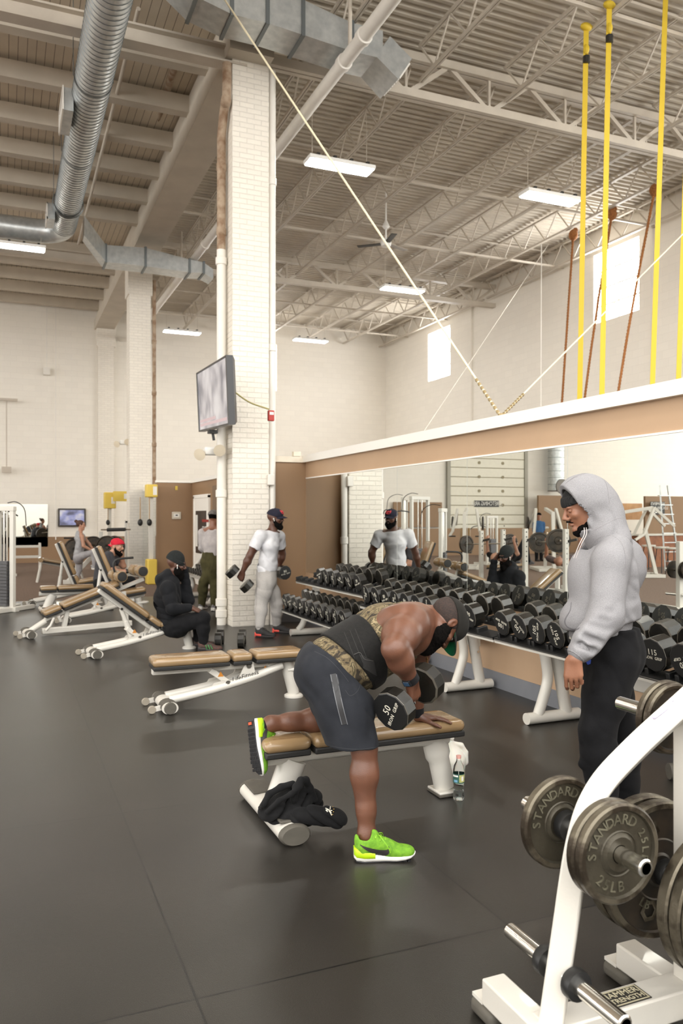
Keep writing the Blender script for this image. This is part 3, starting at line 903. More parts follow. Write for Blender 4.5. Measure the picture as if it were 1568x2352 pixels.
# big plenum above the first pillar
YD = 10.6
sx = lambda px: on_y(px, 100, YD).x
t = rect_duct('air_plenum', [((sx(350), YD, 9.05), 0.28, 0.30), ((sx(440), YD, 8.62), 0.28, 0.26), ((sx(520), YD, 8.55), 0.28, 0.30), ((sx(600), YD, 8.55), 0.28, 0.30), ((sx(680), YD, 8.45), 0.28, 0.24), ((sx(790), YD, 8.35), 0.28, 0.2), ((sx(860), YD, 8.35), 0.28, 0.2)], 'boxy galvanised air duct crossing above the big pillar')
m = MB(); cx = sx(862)
m.loft([[(cx - 0.12, YD - 0.28, 8.16), (cx + 0.1, YD - 0.28, 8.5), (cx + 0.1, YD + 0.28, 8.5), (cx - 0.12, YD + 0.28, 8.16)], [(cx + 0.22, YD - 0.3, 7.9), (cx + 0.44, YD - 0.3, 8.24), (cx + 0.44, YD + 0.3, 8.24), (cx + 0.22, YD + 0.3, 7.9)]])
m.build('outlet_hood', GALV, t, smooth=20, world=True)
m = MB()
for i in range(9): m.box((cx + 0.335, YD - 0.27 + i * 0.065, 8.06), (0.3, 0.012, 0.03), Matrix.Rotation(-0.99, 3, 'Y'))
m.build('grille', PIPEW, t, world=True)
m = MB().loft([[(sx(355) - 0.2, YD - 0.3, 9.0), (sx(440), YD - 0.3, 8.4), (sx(440), YD - 0.32, 8.4), (sx(355) - 0.2, YD - 0.32, 9.0)], [(sx(355) + 0.05, YD - 0.3, 9.2), (sx(440) + 0.16, YD - 0.3, 8.75), (sx(440) + 0.16, YD - 0.32, 8.75), (sx(355) + 0.05, YD - 0.32, 9.2)]])
m.build('seam_plate', GALV, t, world=True)
m = MB()
for px in (480, 640): m.tube([(sx(px), YD - 0.25, 8.8), (sx(px), YD - 0.25, 9.3)], 0.01, 6)
m.build('hanger_strap', GALV_D, t, world=True)
# second one above the next pillar, with its slanted branch from the spiral duct
YE = 19.9; se = lambda px: on_y(px, 600, YE).x; zb = lambda py, px: on_y(px, py, YE).z
rect_duct('air_plenum', [((se(180), 18.6, 8.0), 0.2, 0.22), ((se(240), YE, zb(590, 240)), 0.28, 0.2), ((se(330), YE, zb(598, 330)), 0.28, 0.22), ((se(430), YE, zb(618, 430)), 0.28, 0.16), ((se(462), YE, zb(622, 462)), 0.28, 0.13), ((se(484), YE, zb(636, 484)), 0.26, 0.12)], 'second galvanised duct branching off the spiral duct over the middle pillar')

# ---------------------------------------------------------------- pipes
def pipe(name, pts, r, mat, label, collars=(), cr=1.25, hang=()):
    pts = [Vector(p) for p in pts]; t = thing(name, label, 'pipe', pts[0])
    MB().tube(pts, r, 16).build('pipe_run', mat, t, smooth=60, world=True)
    for f in collars:
        L = sum((pts[i + 1] - pts[i]).length for i in range(len(pts) - 1)) * f
        for i in range(len(pts) - 1):
            l = (pts[i + 1] - pts[i]).length
            if L <= l: break
            L -= l
        dv = (pts[i + 1] - pts[i]).normalized(); MB().lathe([(r, -0.06), (r * cr, -0.05), (r * cr, 0.05), (r, 0.06)], pts[i] + dv * L, dv, 16, cap=False).build('pipe_collar', mat, t, smooth=40, world=True)
    if hang:
        for f in hang:
            p = pts[0].lerp(pts[-1], f); MB().tube([p, (p.x, p.y, 9.2)], 0.03, 8).build('pipe_hanger', STEELP, t, world=True)
    return t


pipe('sprinkler_pipe', [(4.42, 7.5, 8.0), (4.3, 29.8, 8.05)], 0.095, PIPEW, 'fat white pipe running along the ceiling past the pillar', (0.1, 0.13, 0.3, 0.5, 0.8), 1.2, (0.12, 0.42, 0.62))
x0 = 2.99
pipe('drain_pipe', [(x0, 11.75, 0.0), (x0, 11.75, 5.6)], 0.068, PIPEW, 'white drain pipe standing against the left side of the big pillar', (0.03, 0.06, 0.35, 0.62, 0.97), 1.25)
pipe('rusty_pipe', [(x0, 11.75, 5.6), (x0, 11.74, 7.3), (x0, 11.6, 7.6), (x0 - .01, 11.4, 7.72), (x0 - .01, 11.38, 8.2)], 0.066, RUST, 'rusty brown pipe above the white drain pipe beside the big pillar', (0.1, 0.45, 0.8), 1.12)
pipe('conduit_pipe', [(PX1 + 0.064, 11.5, 0.0), (PX1 + 0.07, 11.5, 8.3)], 0.05, PIPEW, 'pale conduit on the right side of the big pillar', (0.15, 0.5, 0.8), 1.25)
xb = 3.735
pipe('rusty_pipe', [(xb, 21.95, 2.45), (xb, 21.95, 8.0)], 0.05, RUST, 'thin brown pipe on the right side of the middle pillar', (0.2, 0.45, 0.7), 1.25)
pipe('sprinkler_pipe', [at(318, 20, 11.9), at(180, 560, 20.5)], 0.032, STEELP, 'thin white pipe beside the spiral duct')
pipe('rusty_pipe', [at(410, 125, 13.2), at(345, 330, 16.8), at(275, 490, 21.0)], 0.06, pm('dusty_pipe', (176, 160, 140), 0.85, rgb2=(140, 112, 88), vscale=7, ramp=(0.35, 0.6)), 'dusty brown pipe between the spiral duct and the concrete girder', (0.2, 0.4, 0.6, 0.8), 1.3)

# ---------------------------------------------------------------- ceiling fan
p = at(886, 560, 18.6)
t = thing('ceiling_fan', 'ceiling fan with dark blades hanging from the joists', 'fan', p)
MB().tube([p + Vector((0, 0, 0.05)), (p.x, p.y, 9.2)], 0.02, 8).lathe([(0.02, 0.2), (0.09, 0.05), (0.05, 0.0)], p + Vector((0, 0, 0.35)), (0, 0, 1), 16).build('down_rod', HOUS, t, world=True)
MB().lathe([(0.02, -0.08), (0.11, -0.06), (0.13, 0.02), (0.1, 0.1), (0.03, 0.12)], p, (0, 0, 1), 20).build('motor', HOUS, t, world=True)
for k in range(3):
    a = 0.35 + k * 2 * PI / 3
    MB().bar(p + Vector((math.cos(a), math.sin(a), 0)) * 0.12, p + Vector((math.cos(a), math.sin(a), 0.0)) * 0.68, 0.13, 0.015).build('blade', DARKM if k else pm('fan_blade_grey', (150, 142, 132), 0.5), t, world=True)

# ---------------------------------------------------------------- straps, ropes, cable above the partition
YEL = pm('yellow_webbing', (214, 184, 48), 0.6, bump=0.2, bscale=200)
ROPE = pm('manila_rope', (170, 112, 62), 0.9, rgb2=(128, 80, 42), vscale=60, ramp=(0.4, 0.6))
def zpt(px, py, z): return at(px, py, (z - EYE) * FPX / (HOR - py))
def strap(tp, bp, top_z, lab, hook=True, low=0.02):
    a = zpt(tp[0], tp[1], top_z)
    dl = (a - cam.location).length
    b = at(bp[0], bp[1], (a - cam.location).dot(Vector((SA, CA, 0))) * 1.0)
    dv = (b - a); b = a + dv * ((low - a.z) / dv.z)
    t = thing('gym_strap', lab, 'strap', b, 0, 'yellow straps hanging behind the mirror wall')
    x = Vector((0.92, -0.39, 0)); y = (b - a).normalized()
    m = MB(); m.loft([[p - x * .036, p + x * .036, p + x * .036 + Vector((.001, .004, 0)), p - x * .036 + Vector((.001, .004, 0))] for p in (a, a.lerp(b, .5), b)])
    m.build('webbing', YEL, t, world=True)
    if hook:
        MB().sphere(a + Vector((0, 0, 0.02)), 0.09, 10, 8, (1.1, 0.7, 0.6)).sphere(a + Vector((0, 0, -0.3)), 0.055, 8, 6, (0.8, 0.8, 1.4)).build('knot', YEL, t, world=True)
        MB().tube([a + Vector((0, 0, -0.4)), a + Vector((0, 0, -0.5))], 0.05, 8).build('buckle', DARKM, t, world=True)
    return t
strap((1346, 65), (1331, 917), 8.6, 'yellow strap with a knotted top, leftmost of the four')
strap((1399, 15), (1382, 908), 8.65, 'yellow strap between the two ropes, second from the left')
strap((1529, -30), (1498, 885), 9.1, 'yellow strap right of the three brown ropes', False)
strap((1589, -30), (1558, 870), 9.1, 'yellow strap at the very right picture edge', False)
def rope(tp, bp, lab, bow=0.0, red=False):
    a = zpt(tp[0], tp[1], 8.5); b = at(bp[0], bp[1], (a - cam.location).dot(Vector((SA, CA, 0)))); dv = b - a; b = a + dv * ((0.02 - a.z) / dv.z)
    t = thing('climbing_rope', lab, 'rope', b, 0, 'brown ropes hanging behind the mirror wall')
    pts = [a.lerp(b, i / 24) + Vector((bow * math.sin(PI * i / 24), 0, 0)) for i in range(25)]
    m = MB()
    for ph in (0, 2.1, 4.2):
        m.tube([p + Vector((math.cos(k * 2.2 + ph), math.sin(k * 2.2 + ph), 0)) * .014 for k, p in enumerate([pts[0].lerp(pts[-1], j / 120) + Vector((bow * math.sin(PI * j / 120), 0, 0)) for j in range(121)])], 0.02, 6)
    m.build('rope_strand', ROPE, t, world=True)
    MB().sphere(a, 0.11, 10, 8, (1, 1, 1.3)).sphere(a + Vector((.06, 0, .12)), 0.07, 8, 6).build('rope_knot', ROPE, t, world=True)
    if red: MB().lathe([(0.035, -.1), (0.04, 0), (0.035, .1)], a.lerp(b, 0.78), dv, 10).build('red_tape', pm('red_tape', (190, 52, 40), 0.6), t, world=True)
rope((1316, 540), (1290, 925), 'brown rope left of every yellow strap')
rope((1405, 492), (1352, 915), 'brown rope between the first two yellow straps', -0.12)
rope((1503, 437), (1433, 897), 'brown rope with a red tape mark, rightmost of the three', -0.15, True)

# stay cables tied to the wall top
CBL = pm('pale_cable', (226, 216, 186), 0.5)
a = on_x(1150, 944, MIRX + 0.06); a.z = WH + 0.12
e1 = at(500, -25, 10.4); e2 = at(1700, 405, 12.5)
t = thing('stay_cable', 'pair of pale stay cables tied to the wall top in a V', 'cable', a)
MB().tube([e1, a], 0.012, 6).build('cable_line', CBL, t, world=True); MB().tube([e2, a], 0.009, 6).build('cable_line', CBL, t, world=True)
m = MB()
for e in (e1, e2):
    for k in range(9):
        p = a + (e - a).normalized() * (0.06 + k * 0.05); MB().lathe([(0.012, -.018), (0.018, 0), (0.012, .018)], p, e - a, 8).build('cable_clamp', pm('old_brass', (150, 132, 96), 0.5, 0.6), t, world=True)
m.lathe([(0.03, 0), (0.03, 0.05)], (a.x, a.y, a.z - 0.02), (0, 0, 1), 10)
m.build('cable_anchor', pm('old_brass', (150, 132, 96), 0.5, 0.6), t, world=True)
tag(MB().tube([at(1260, 560, 22), on_x(963, 1006, MIRX + .1)], 0.006, 5).build('brace_wire', pm('thin_wire', (205, 200, 188), 0.6)), 'thin bracing wire slanting before the far windows', 'wire')
tag(MB().tube([at(1243, 560, 18.5), Vector((at(1240, 930, 18.5).x, at(1240, 930, 18.5).y, 0))], 0.012, 5).build('white_rope', PIPEW), 'straight white cord hanging left of the brown ropes', 'rope')

# ---------------------------------------------------------------- gym equipment materials
GYMW = pm('gym_white', (212, 208, 199), 0.32, var=0.05, vscale=6, bump=0.05, bscale=90, coat=0.2)
VINYL = pm('tan_vinyl', (150, 124, 90), 0.24, var=0.10, vscale=5, bump=0.06, bscale=40, coat=0.4)
PADB = pm('black_pad_base', (30, 29, 28), 0.6)
RUBG = pm('grey_rubber', (86, 82, 74), 0.7, var=0.15, vscale=20)
CHROME = pm('chrome', (226, 224, 218), 0.16, 1.0, bump=0.02, bscale=200)
CHROME2 = pm('worn_chrome', (196, 190, 178), 0.34, 1.0, rgb2=(150, 140, 124), vscale=30, bump=0.3, bscale=300)
URE = pm('black_urethane', (40, 38, 33), 0.27, rgb2=(24, 23, 21), vscale=7, ramp=(0.35, 0.65), bump=0.05, bscale=30)
UREF = pm('urethane_face', (28, 28, 28), 0.42, var=0.2, vscale=5)
UREEDGE = pm('worn_edge', (92, 87, 78), 0.4)
LETT = pm('pale_lettering', (226, 222, 206), 0.5)
LETT2 = pm('black_lettering', (52, 50, 46), 0.5)
IRON = pm('iron_plate', (78, 73, 61), 0.42, 0.5, rgb2=(56, 51, 41), vscale=5, ramp=(0.35, 0.7), bump=0.2, bscale=60)
IRON2 = pm('worn_iron', (104, 97, 83), 0.38, 0.65, rgb2=(60, 52, 42), vscale=12, ramp=(0.42, 0.55), bump=0.25, bscale=50)
IRONR = pm('iron_letters', (122, 118, 100), 0.5, 0.4, rgb2=(82, 78, 64), vscale=30)
ORD = ['nearest', 'second', 'third', 'fourth', 'fifth', 'sixth', 'seventh', 'eighth', 'ninth', 'tenth', 'eleventh', 'twelfth', 'thirteenth', 'fourteenth', 'fifteenth']


# ---------------------------------------------------------------- dumbbells: axis along local x
def make_dumbbell(lab, txt, r=0.1, th=0.1, L=0.4, sides=12, brand=True, letters=True, seg=14):
    t = thing('dumbbell', lab, 'dumbbell')
    hx = L / 2 - th
    MB().lathe([(0.0165, -hx - 0.01), (0.0165, -hx * 0.75), (0.0185, -hx * 0.4), (0.019, 0), (0.0185, hx * 0.4), (0.0165, hx * 0.75), (0.0165, hx + 0.01)], (0, 0, 0), (1, 0, 0), 14).build('handle', CHROME2, t, smooth=60)
    for s in (-1, 1):
        m = MB(); c = 0.006
        m.mat(0).lathe([(r * 0.62, hx), (r * 0.9, hx + 0.002)], (0, 0, 0), (s, 0, 0), sides, (0, 0, 1), cap=False)
        m.mat(2).lathe([(r * 0.9, hx + 0.002), (r, hx + c)], (0, 0, 0), (s, 0, 0), sides, (0, 0, 1), cap=False)
        m.mat(0).lathe([(r, hx + c), (r, L / 2 - c)], (0, 0, 0), (s, 0, 0), sides, (0, 0, 1), cap=False)
        m.mat(2).lathe([(r, L / 2 - c), (r - 0.002, L / 2 - 0.003)], (0, 0, 0), (s, 0, 0), sides, (0, 0, 1), cap=False)
        m.mat(1).lathe([(r - 0.002, L / 2 - 0.003), (r * 0.93, L / 2), (r * 0.0, L / 2)], (0, 0, 0), (s, 0, 0), sides, (0, 0, 1), cap=False)
        m.mat(0).lathe([(0.0, hx), (r * 0.62, hx)], (0, 0, 0), (s, 0, 0), sides, (0, 0, 1), cap=False)
        m.mat(0).lathe([(0.028, hx - 0.012), (0.03, hx)], (0, 0, 0), (s, 0, 0), 16, cap=True)
        h = m.build('dumbbell_head', [URE, UREF, UREEDGE], t, smooth=None)
        if letters:
            m = MB(); o = Vector((s * (L / 2 + 0.0003), 0, 0)); x = Vector((0, s, 0))
            put_text(m, txt, o + Vector((0, 0, 0.018)), x, (0, 0, 1), 0.05, 0.012, 1.05)
            if brand: put_text(m, 'IRON  GRIP', o - Vector((0, 0, 0.018)), x, (0, 0, 1), 0.026, 0.02, 1.1)
            m.build('lettering', LETT, h, smooth=None)
    return t


DBS = {}
def db(txt, **k):
    if txt not in DBS: DBS[txt] = (k, None)
def place_db(txt, c, axis, roll, lab, group):
    k, t = DBS[txt]
    x = Vector(axis).normalized(); y, _, _ = basis(x); z = x.cross(y)
    M = Matrix((x, y, z)).transposed() @ Matrix.Rotation(roll, 3, 'X')
    if t is None:
        t = make_dumbbell(lab, txt, **k); DBS[txt] = (k, t); o = t
    else: o = dup(t, label=lab)
    o.location = c; o.rotation_euler = M.to_euler()
    if group: o['group'] = group
    elif 'group' in o: del o['group']
    return o


db('60', r=0.095, th=0.085, L=0.36); db('70', r=0.097, th=0.095, L=0.37); db('80', r=0.1, th=0.1, L=0.385); db('90', r=0.102, th=0.105, L=0.395)
db('100', r=0.1, th=0.11, L=0.4); db('105', r=0.1, th=0.115, L=0.41); db('115', r=0.106, th=0.12, L=0.42); db('110', r=0.104, th=0.118, L=0.415); db('120', r=0.108, th=0.122, L=0.425); db('50', r=0.1, th=0.078, L=0.345)

# ---------------------------------------------------------------- dumbbell racks along the mirror wall
TILT = math.radians(11)
AX = Vector((math.cos(TILT), 0, math.sin(TILT)))


def tier(t, xf, zb, ya, yb, ys, L=0.4, r=0.1, spots=None):
    """one tray: front face of the dumbbells at xf, their underside at zb; ys = where dumbbells lie"""
    m = MB(); up = Vector((-AX.z, 0, AX.x))
    near = Vector((xf + 0.06, 0, zb)); far = near + AX * (L - 0.13)
    for p in (near, far):
        q = p - up * 0.035; m.bar((q.x, ya, q.z), (q.x, yb, q.z), 0.13, 0.025, up)
    m.build('tray', DARKM if False else BLACKP, t, world=True)
    q = near - up * 0.05 - AX * 0.05
    MB().bar((q.x, ya, q.z), (q.x, yb, q.z), 0.03, 0.03, up).build('tray_rail', GYMW, t, world=True)
    m = MB()
    for y in (spots if spots is not None else ys):
        for p in (near, far):
            c = p - up * 0.022
            for s in (-1, 1): m.bar(Vector((c.x, y + s * 0.085, c.z)) - AX * 0.05 + up * 0.012, Vector((c.x, y + s * 0.085, c.z)) + AX * 0.05 + up * 0.012, 0.03, 0.055, up)
    sd = m.build('saddle', BLACKP, t, world=True, bevel=0.006); sd['kind'] = 'stuff'


def rack_end(t, y, xf, ztop, xw=4.24, zlow=None):
    w = 0.09
    m = MB(); m.tube([(xf, y, 0.045), (xw, y, 0.045)], 0.045, 16, flat=(1.1, 1.0)); m.build('foot', GYMW, t, world=True, smooth=60)
    MB().lathe([(0.0, 0), (0.047, 0), (0.049, 0.02), (0.047, 0.045)], (xf - 0.012, y, 0.046), (1, 0, 0), 16).build('foot_cap', RUBG, t, world=True, smooth=60)
    k = ztop / 0.62; pts = bez([(xf + 0.11, y, 0.07), (xf + 0.16, y, 0.2 * k), (xf + 0.2, y, 0.34 * k), (xf + 0.185, y, 0.48 * k), (xf + 0.16, y, ztop - 0.04)], 6)
    MB().tube(pts, 0.042, 14).build('front_leg', GYMW, t, world=True, smooth=60)
    m = MB().tube([(xw - 0.12, y, 0.06), (xw - 0.24, y, ztop + 0.03)], 0.044, 14, flat=(1, 1.15))
    m.build('rear_leg', GYMW, t, world=True, smooth=60)
    for z in (0.36, 0.52): MB().lathe([(0.0, 0), (0.011, 0), (0.011, 0.008), (0, 0.008)], (xw - 0.17 - 0.1 * (z - 0.3), y - 0.047, z), (0, -1, 0), 8).build('bolt', CHROME, t, world=True)


def crossbar(t, ya, yb, x=4.1, z=0.45):
    MB().bar((x, ya, z), (x, yb, z), 0.05, 0.11).build('crossbar', GYMW, t, world=True, bevel=0.008)


def fill(kind_seq, ys, xf, zb, lab, group):
    for i, y in enumerate(ys):
        k, _ = DBS[kind_seq[i]]; r = k['r']; L = k['L']
        up = Vector((-AX.z, 0, AX.x))
        c = Vector((xf, y, zb)) + AX * (L / 2) + up * (r * 0.966)
        place_db(kind_seq[i], c, AX, random.choice([0, 30, 60, 90, 120, 150, 270, 300, 330]) * PI / 180 + PI / 12, lab(i), group)


# far rack: two tiers
ysA1 = [9.63, 9.40, 9.16, 8.93, 8.68, 8.42]
ysA2 = [10.12, 9.92, 9.71, 9.50, 9.28, 9.05, 8.82, 8.6, 8.37, 8.14]
t = thing('dumbbell_rack', 'far two-tier white dumbbell rack beside the brown corner', 'rack', (3.9, 9.4, 0), 0, 'white dumbbell racks')
tier(t, 3.75, 0.765, 8.3, 10.58, ysA1, spots=[10.5, 10.28, 10.06, 9.85] + ysA1)
tier(t, 3.45, 0.40, 8.0, 10.3, ysA2)
for y in (10.3, 8.55):
    rack_end(t, y, 3.58, 0.40)
    MB().bar((3.98, y, 0.3), (3.94, y, 0.72), 0.1, 0.05, (0, 1, 0)).build('upper_post', GYMW, t, world=True, bevel=0.01)
fill(['60', '70', '60', '60', '70', '70'], ysA1, 3.75, 0.765, lambda i: 'black dumbbell on the far rack\'s top tier, %s from its pillar end' % ['first', *ORD[1:]][i], 'dumbbells on the top tier of the far rack')
fill(['60'] * 5 + ['70'] * 5, ysA2, 3.45, 0.40, lambda i: 'black dumbbell on the far rack\'s low tier, %s from its pillar end' % ['first', *ORD[1:]][i], 'dumbbells on the low tier of the far rack')
# middle rack
ysB = [7.91, 7.66, 7.43, 7.2, 6.98, 6.75, 6.52, 6.28, 6.05, 5.81]
t = thing('dumbbell_rack', 'middle white dumbbell rack behind the bending lifter', 'rack', (4.0, 6.8, 0), 0, 'white dumbbell racks')
tier(t, 3.62, 0.682, 5.48, 8.1, ysB)
for y in (6.44, 7.7): rack_end(t, y, 3.74, 0.62)
crossbar(t, 6.44, 7.7)
fill(['80', '80', '80', '90', '80', '90', '90', '90', '90', '90'], ysB, 3.62, 0.682, lambda i: 'black dumbbell on the middle rack, %s from its far end' % ['first', *ORD[1:]][i], 'dumbbells on the middle rack')
# near rack
ysC = [5.33, 5.1, 4.88, 4.66, 4.43, 4.2, 3.97, 3.73, 3.49, 3.25]
t = thing('dumbbell_rack', 'near white dumbbell rack behind the man in the grey hoodie', 'rack', (4.0, 4.3, 0), 0, 'white dumbbell racks')
tier(t, 3.62, 0.682, 3.1, 5.46, ysC)
for y in (5.19, 3.45): rack_end(t, y, 3.74, 0.62)
crossbar(t, 3.45, 5.19)
lb = {0: 'big dumbbell marked 100 next to the empty rack space', 1: 'second big dumbbell marked 100, between a 100 and a 105', 2: 'big dumbbell marked 105 beside the second 100', 3: 'big dumbbell marked 105 against the grey hoodie', 4: 'big dumbbell hidden behind the hoodie, beside a 105', 5: 'big dumbbell behind the middle of the hoodie man', 6: 'big dumbbell just behind the hoodie man\'s back', 7: 'big dumbbell marked 115, right of the hoodie man', 8: 'big dumbbell cut by the right picture edge', 9: 'big dumbbell past the right picture edge'}
rolls = [200, 215, 285, 80, 0, 40, 20, 0, 150, 0]
for i, y in enumerate(ysC):
    kd = ['100', '100', '105', '105', '110', '110', '110', '115', '120', '120'][i]; k, _ = DBS[kd]
    up = Vector((-AX.z, 0, AX.x)); c = Vector((3.62, y, 0.682)) + AX * (k['L'] / 2) + up * (k['r'] * 0.966)
    place_db(kd, c, AX, math.radians(rolls[i] // 30 * 30 + 15 if i != 7 else 0), lb[i], 'dumbbells on the near rack')


# ---------------------------------------------------------------- benches (local: x along, y across, floor at 0)
def pad(name_parent, x0, x1, wd, M, th=0.075, z0=0.0):
    """padded board: tan vinyl cushion on a black base, in the frame M"""
    cx = (x0 + x1) / 2; L = x1 - x0
    V = MB().box((cx, 0, z0 + 0.03 + th / 2), (L, wd, th)); V.v = [tuple(M @ Vector(v)) for v in V.v]
    p = V.build('pad', VINYL, name_parent, smooth=180, bevel=0.034, bseg=5)
    B = MB().box((cx, 0, z0 + 0.02), (L - 0.012, wd - 0.012, 0.034)); B.v = [tuple(M @ Vector(v)) for v in B.v]
    B.build('pad_base', PADB, p, bevel=0.008)
    for s in (-1, 1): MB().tube([M @ Vector((x0 + 0.05, s * (wd / 2 - 0.035), z0 + 0.0305 + th)), M @ Vector((x1 - 0.05, s * (wd / 2 - 0.035), z0 + 0.0305 + th))], 0.0016, 5).build('seam', pm('vinyl_seam', (120, 92, 62), 0.6), p)
    return p


def crossfoot(t, x, half, wheels=True, r=0.05, name='base_bar', caps=True):
    m = MB(); m.tube([(x, -half, r), (x, half, r)], r, 18, flat=(1.35, 1.0)); m.build(name, GYMW, t, smooth=60)
    for s in (-1, 1):
        MB().lathe([(0.0, 0), (r * 0.9, 0), (r * 1.02, 0.012), (r * 1.02, 0.03)], (x, s * (half + 0.014), r), (0, -s, 0), 18).build('foot_cap', RUBG, t, smooth=60)
        V = MB().tube([(x, s * (half - 0.02), r + 0.004), (x, s * (half - 0.15), r + 0.004)], r + 0.001, 18, flat=(1.36, 1.0)); V.build('rubber_sleeve', RUBG, t, smooth=60)
    if wheels:
        for s in (-1, 1):
            MB().bar((x - 0.03, s * (half - 0.08), 0.05), (x - 0.13, s * (half - 0.08), 0.035), 0.02, 0.04).build('wheel_arm', GYMW, t)
            w_ = MB().lathe([(0.0, -0.015), (0.03, -0.015), (0.034, -0.008), (0.034, 0.008), (0.03, 0.015), (0, 0.015)], (x - 0.135, s * (half - 0.08), 0.034), (0, 1, 0), 14).build('wheel', pm('wheel_grey', (150, 142, 128), 0.5), t, smooth=40)


def make_bench(lab, back_deg, seat_deg=0.0, text=True, hz=0.335):
    t = thing('adjustable_bench', lab, 'bench', (0, 0, 0), 0, 'white adjustable benches with tan pads')
    crossfoot(t, 0.12, 0.24)
    m = MB()
    for s in (-1, 1): m.tube(bez([(0.14, s * 0.09, 0.085), (0.5, s * 0.085, 0.14), (0.85, s * 0.075, 0.215), (1.14, s * 0.05, 0.3)], 5), 0.036, 12)
    m.build('spine_tube', GYMW, t, smooth=60)
    m = MB().tube([(1.2, 0, 0.33), (1.27, 0, 0.03)], [0.062, 0.05], 14); m.build('rear_leg', GYMW, t, smooth=60)
    MB().lathe([(0, 0), (0.085, 0), (0.085, 0.016), (0.06, 0.03)], (1.27, 0, 0.0), (0, 0, 1), 18).build('foot_plate', GYMW, t, smooth=40)
    MB().tube(bez([(1.2, -0.04, 0.25), (1.32, -0.05, 0.255), (1.36, 0, 0.255), (1.32, 0.05, 0.255), (1.2, 0.04, 0.25)], 5), 0.02, 10).build('grip_handle', GYMW, t, smooth=60)
    for s in (-1, 1):
        m = MB(); pl = [(0.48, 0.14), (0.52, 0.2), (0.6, 0.215), (0.66, 0.2), (0.74, 0.235), (0.79, 0.34), (0.83, 0.355), (0.865, 0.335), (0.88, 0.27), (0.98, 0.235)]
        m.prism(pl, (0, s * 0.1, 0), (1, 0, 0), (0, 0, 1), (0, -s * 0.012, 0)); m.build('gusset', GYMW, t)
        for x, z in ((0.825, 0.325), (0.64, 0.19)): MB().lathe([(0, 0), (0.022, 0), (0.022, 0.008), (0.012, 0.008), (0.012, 0.014), (0, 0.014)], (x, s * 0.1, z), (0, s, 0), 12).build('bolt', RUBG, t)
    MB().bar((0.66, 0.0, 0.18), (0.5, 0, 0.3), 0.12, 0.05).build('linkage', GYMW, t, bevel=0.006); MB().bar((1.02, 0, 0.3), (1.14, 0, 0.33), 0.1, 0.04).build('linkage', GYMW, t, bevel=0.006)
    m = MB()
    for x, z in ((0.585, 0.262), (0.985, 0.285)): m.prism([(-0.026, -0.02), (0.026, -0.02), (0, 0.026)], (x, -0.062, z), (1, 0, 0), (0, 0, 1), (0, 0.002, 0))
    m.build('warning_sticker', pm('sticker_orange', (196, 128, 48), 0.5), t)
    if text:
        m = MB(); put_text(m, 'LifeFitness', (0.79, -0.1025, 0.238), (0.97, 0, 0.22), (-0.22, 0, 0.97), 0.058, 0.01, 1.0, 0.25); m.build('lettering', LETT2, t, smooth=None)
    hx = 0.86
    a = math.radians(back_deg)
    # back assembly turns about the hinge
    M = Matrix.Translation((hx, 0, hz)) @ Matrix.Rotation(a, 4, 'Y')
    pad(t, -0.86, -0.2, 0.27, M); pad(t, -0.185, -0.005, 0.27, M)
    r_ = MB().bar((-0.85, 0, -0.02), (0.0, 0, -0.02), 0.07, 0.05); r_.v = [tuple(M @ Vector(v)) for v in r_.v]; r_.build('back_frame', GYMW, t, bevel=0.008)
    c_ = MB().lathe([(0, 0), (0.034, 0), (0.036, 0.02)], (-0.865, 0, -0.02), (1, 0, 0), 14); c_.v = [tuple(M @ Vector(v)) for v in c_.v]; c_.build('end_cap', RUBG, t, smooth=50)
    if back_deg > 12:
        q = M @ Vector((-0.5, 0, -0.04)); MB().tube([q, (0.56, 0, 0.2)], 0.026, 10).tube([q.lerp(Vector((0.56, 0, 0.2)), 0.45), (0.56, 0, 0.2)], 0.034, 10).build('support_strut', GYMW, t, smooth=60)
        m = MB()
        m.lathe([(0, 0), (0.016, 0), (0.016, 0.01)], q + Vector((0, -0.035, 0)), (0, -1, 0), 10); m.build('strut_pin', DARKM, t)
    Ms = Matrix.Translation((hx + 0.01, 0, hz)) @ Matrix.Rotation(-math.radians(seat_deg), 4, 'Y')
    pad(t, 0.01, 0.46, 0.27, Ms)
    r_ = MB().bar((0.0, 0, -0.02), (0.44, 0, -0.02), 0.07, 0.05); r_.v = [tuple(Ms @ Vector(v)) for v in r_.v]; r_.build('seat_frame', GYMW, t, bevel=0.008)
    return t


bench_flat = make_bench('adjustable bench lying flat with three tan pads behind the lifter', 0, 0)
bench_flat.location = (1.13, 6.82, 0)
bench_inc = make_bench('inclined tan bench the man in black sits on', 38, 6, True, 0.255); bench_inc.location = (0.83, 9.68, 0); bench_inc.rotation_euler.z = 0.1
bench_steep = make_bench('steep upright bench the man in the red cap sits on', 68, 8, False); bench_steep.location = (0.75, 13.0, 0)
dup(bench_steep, (0.35, 15.6, 0), label='upright tan bench furthest from the camera, before the woman in grey')


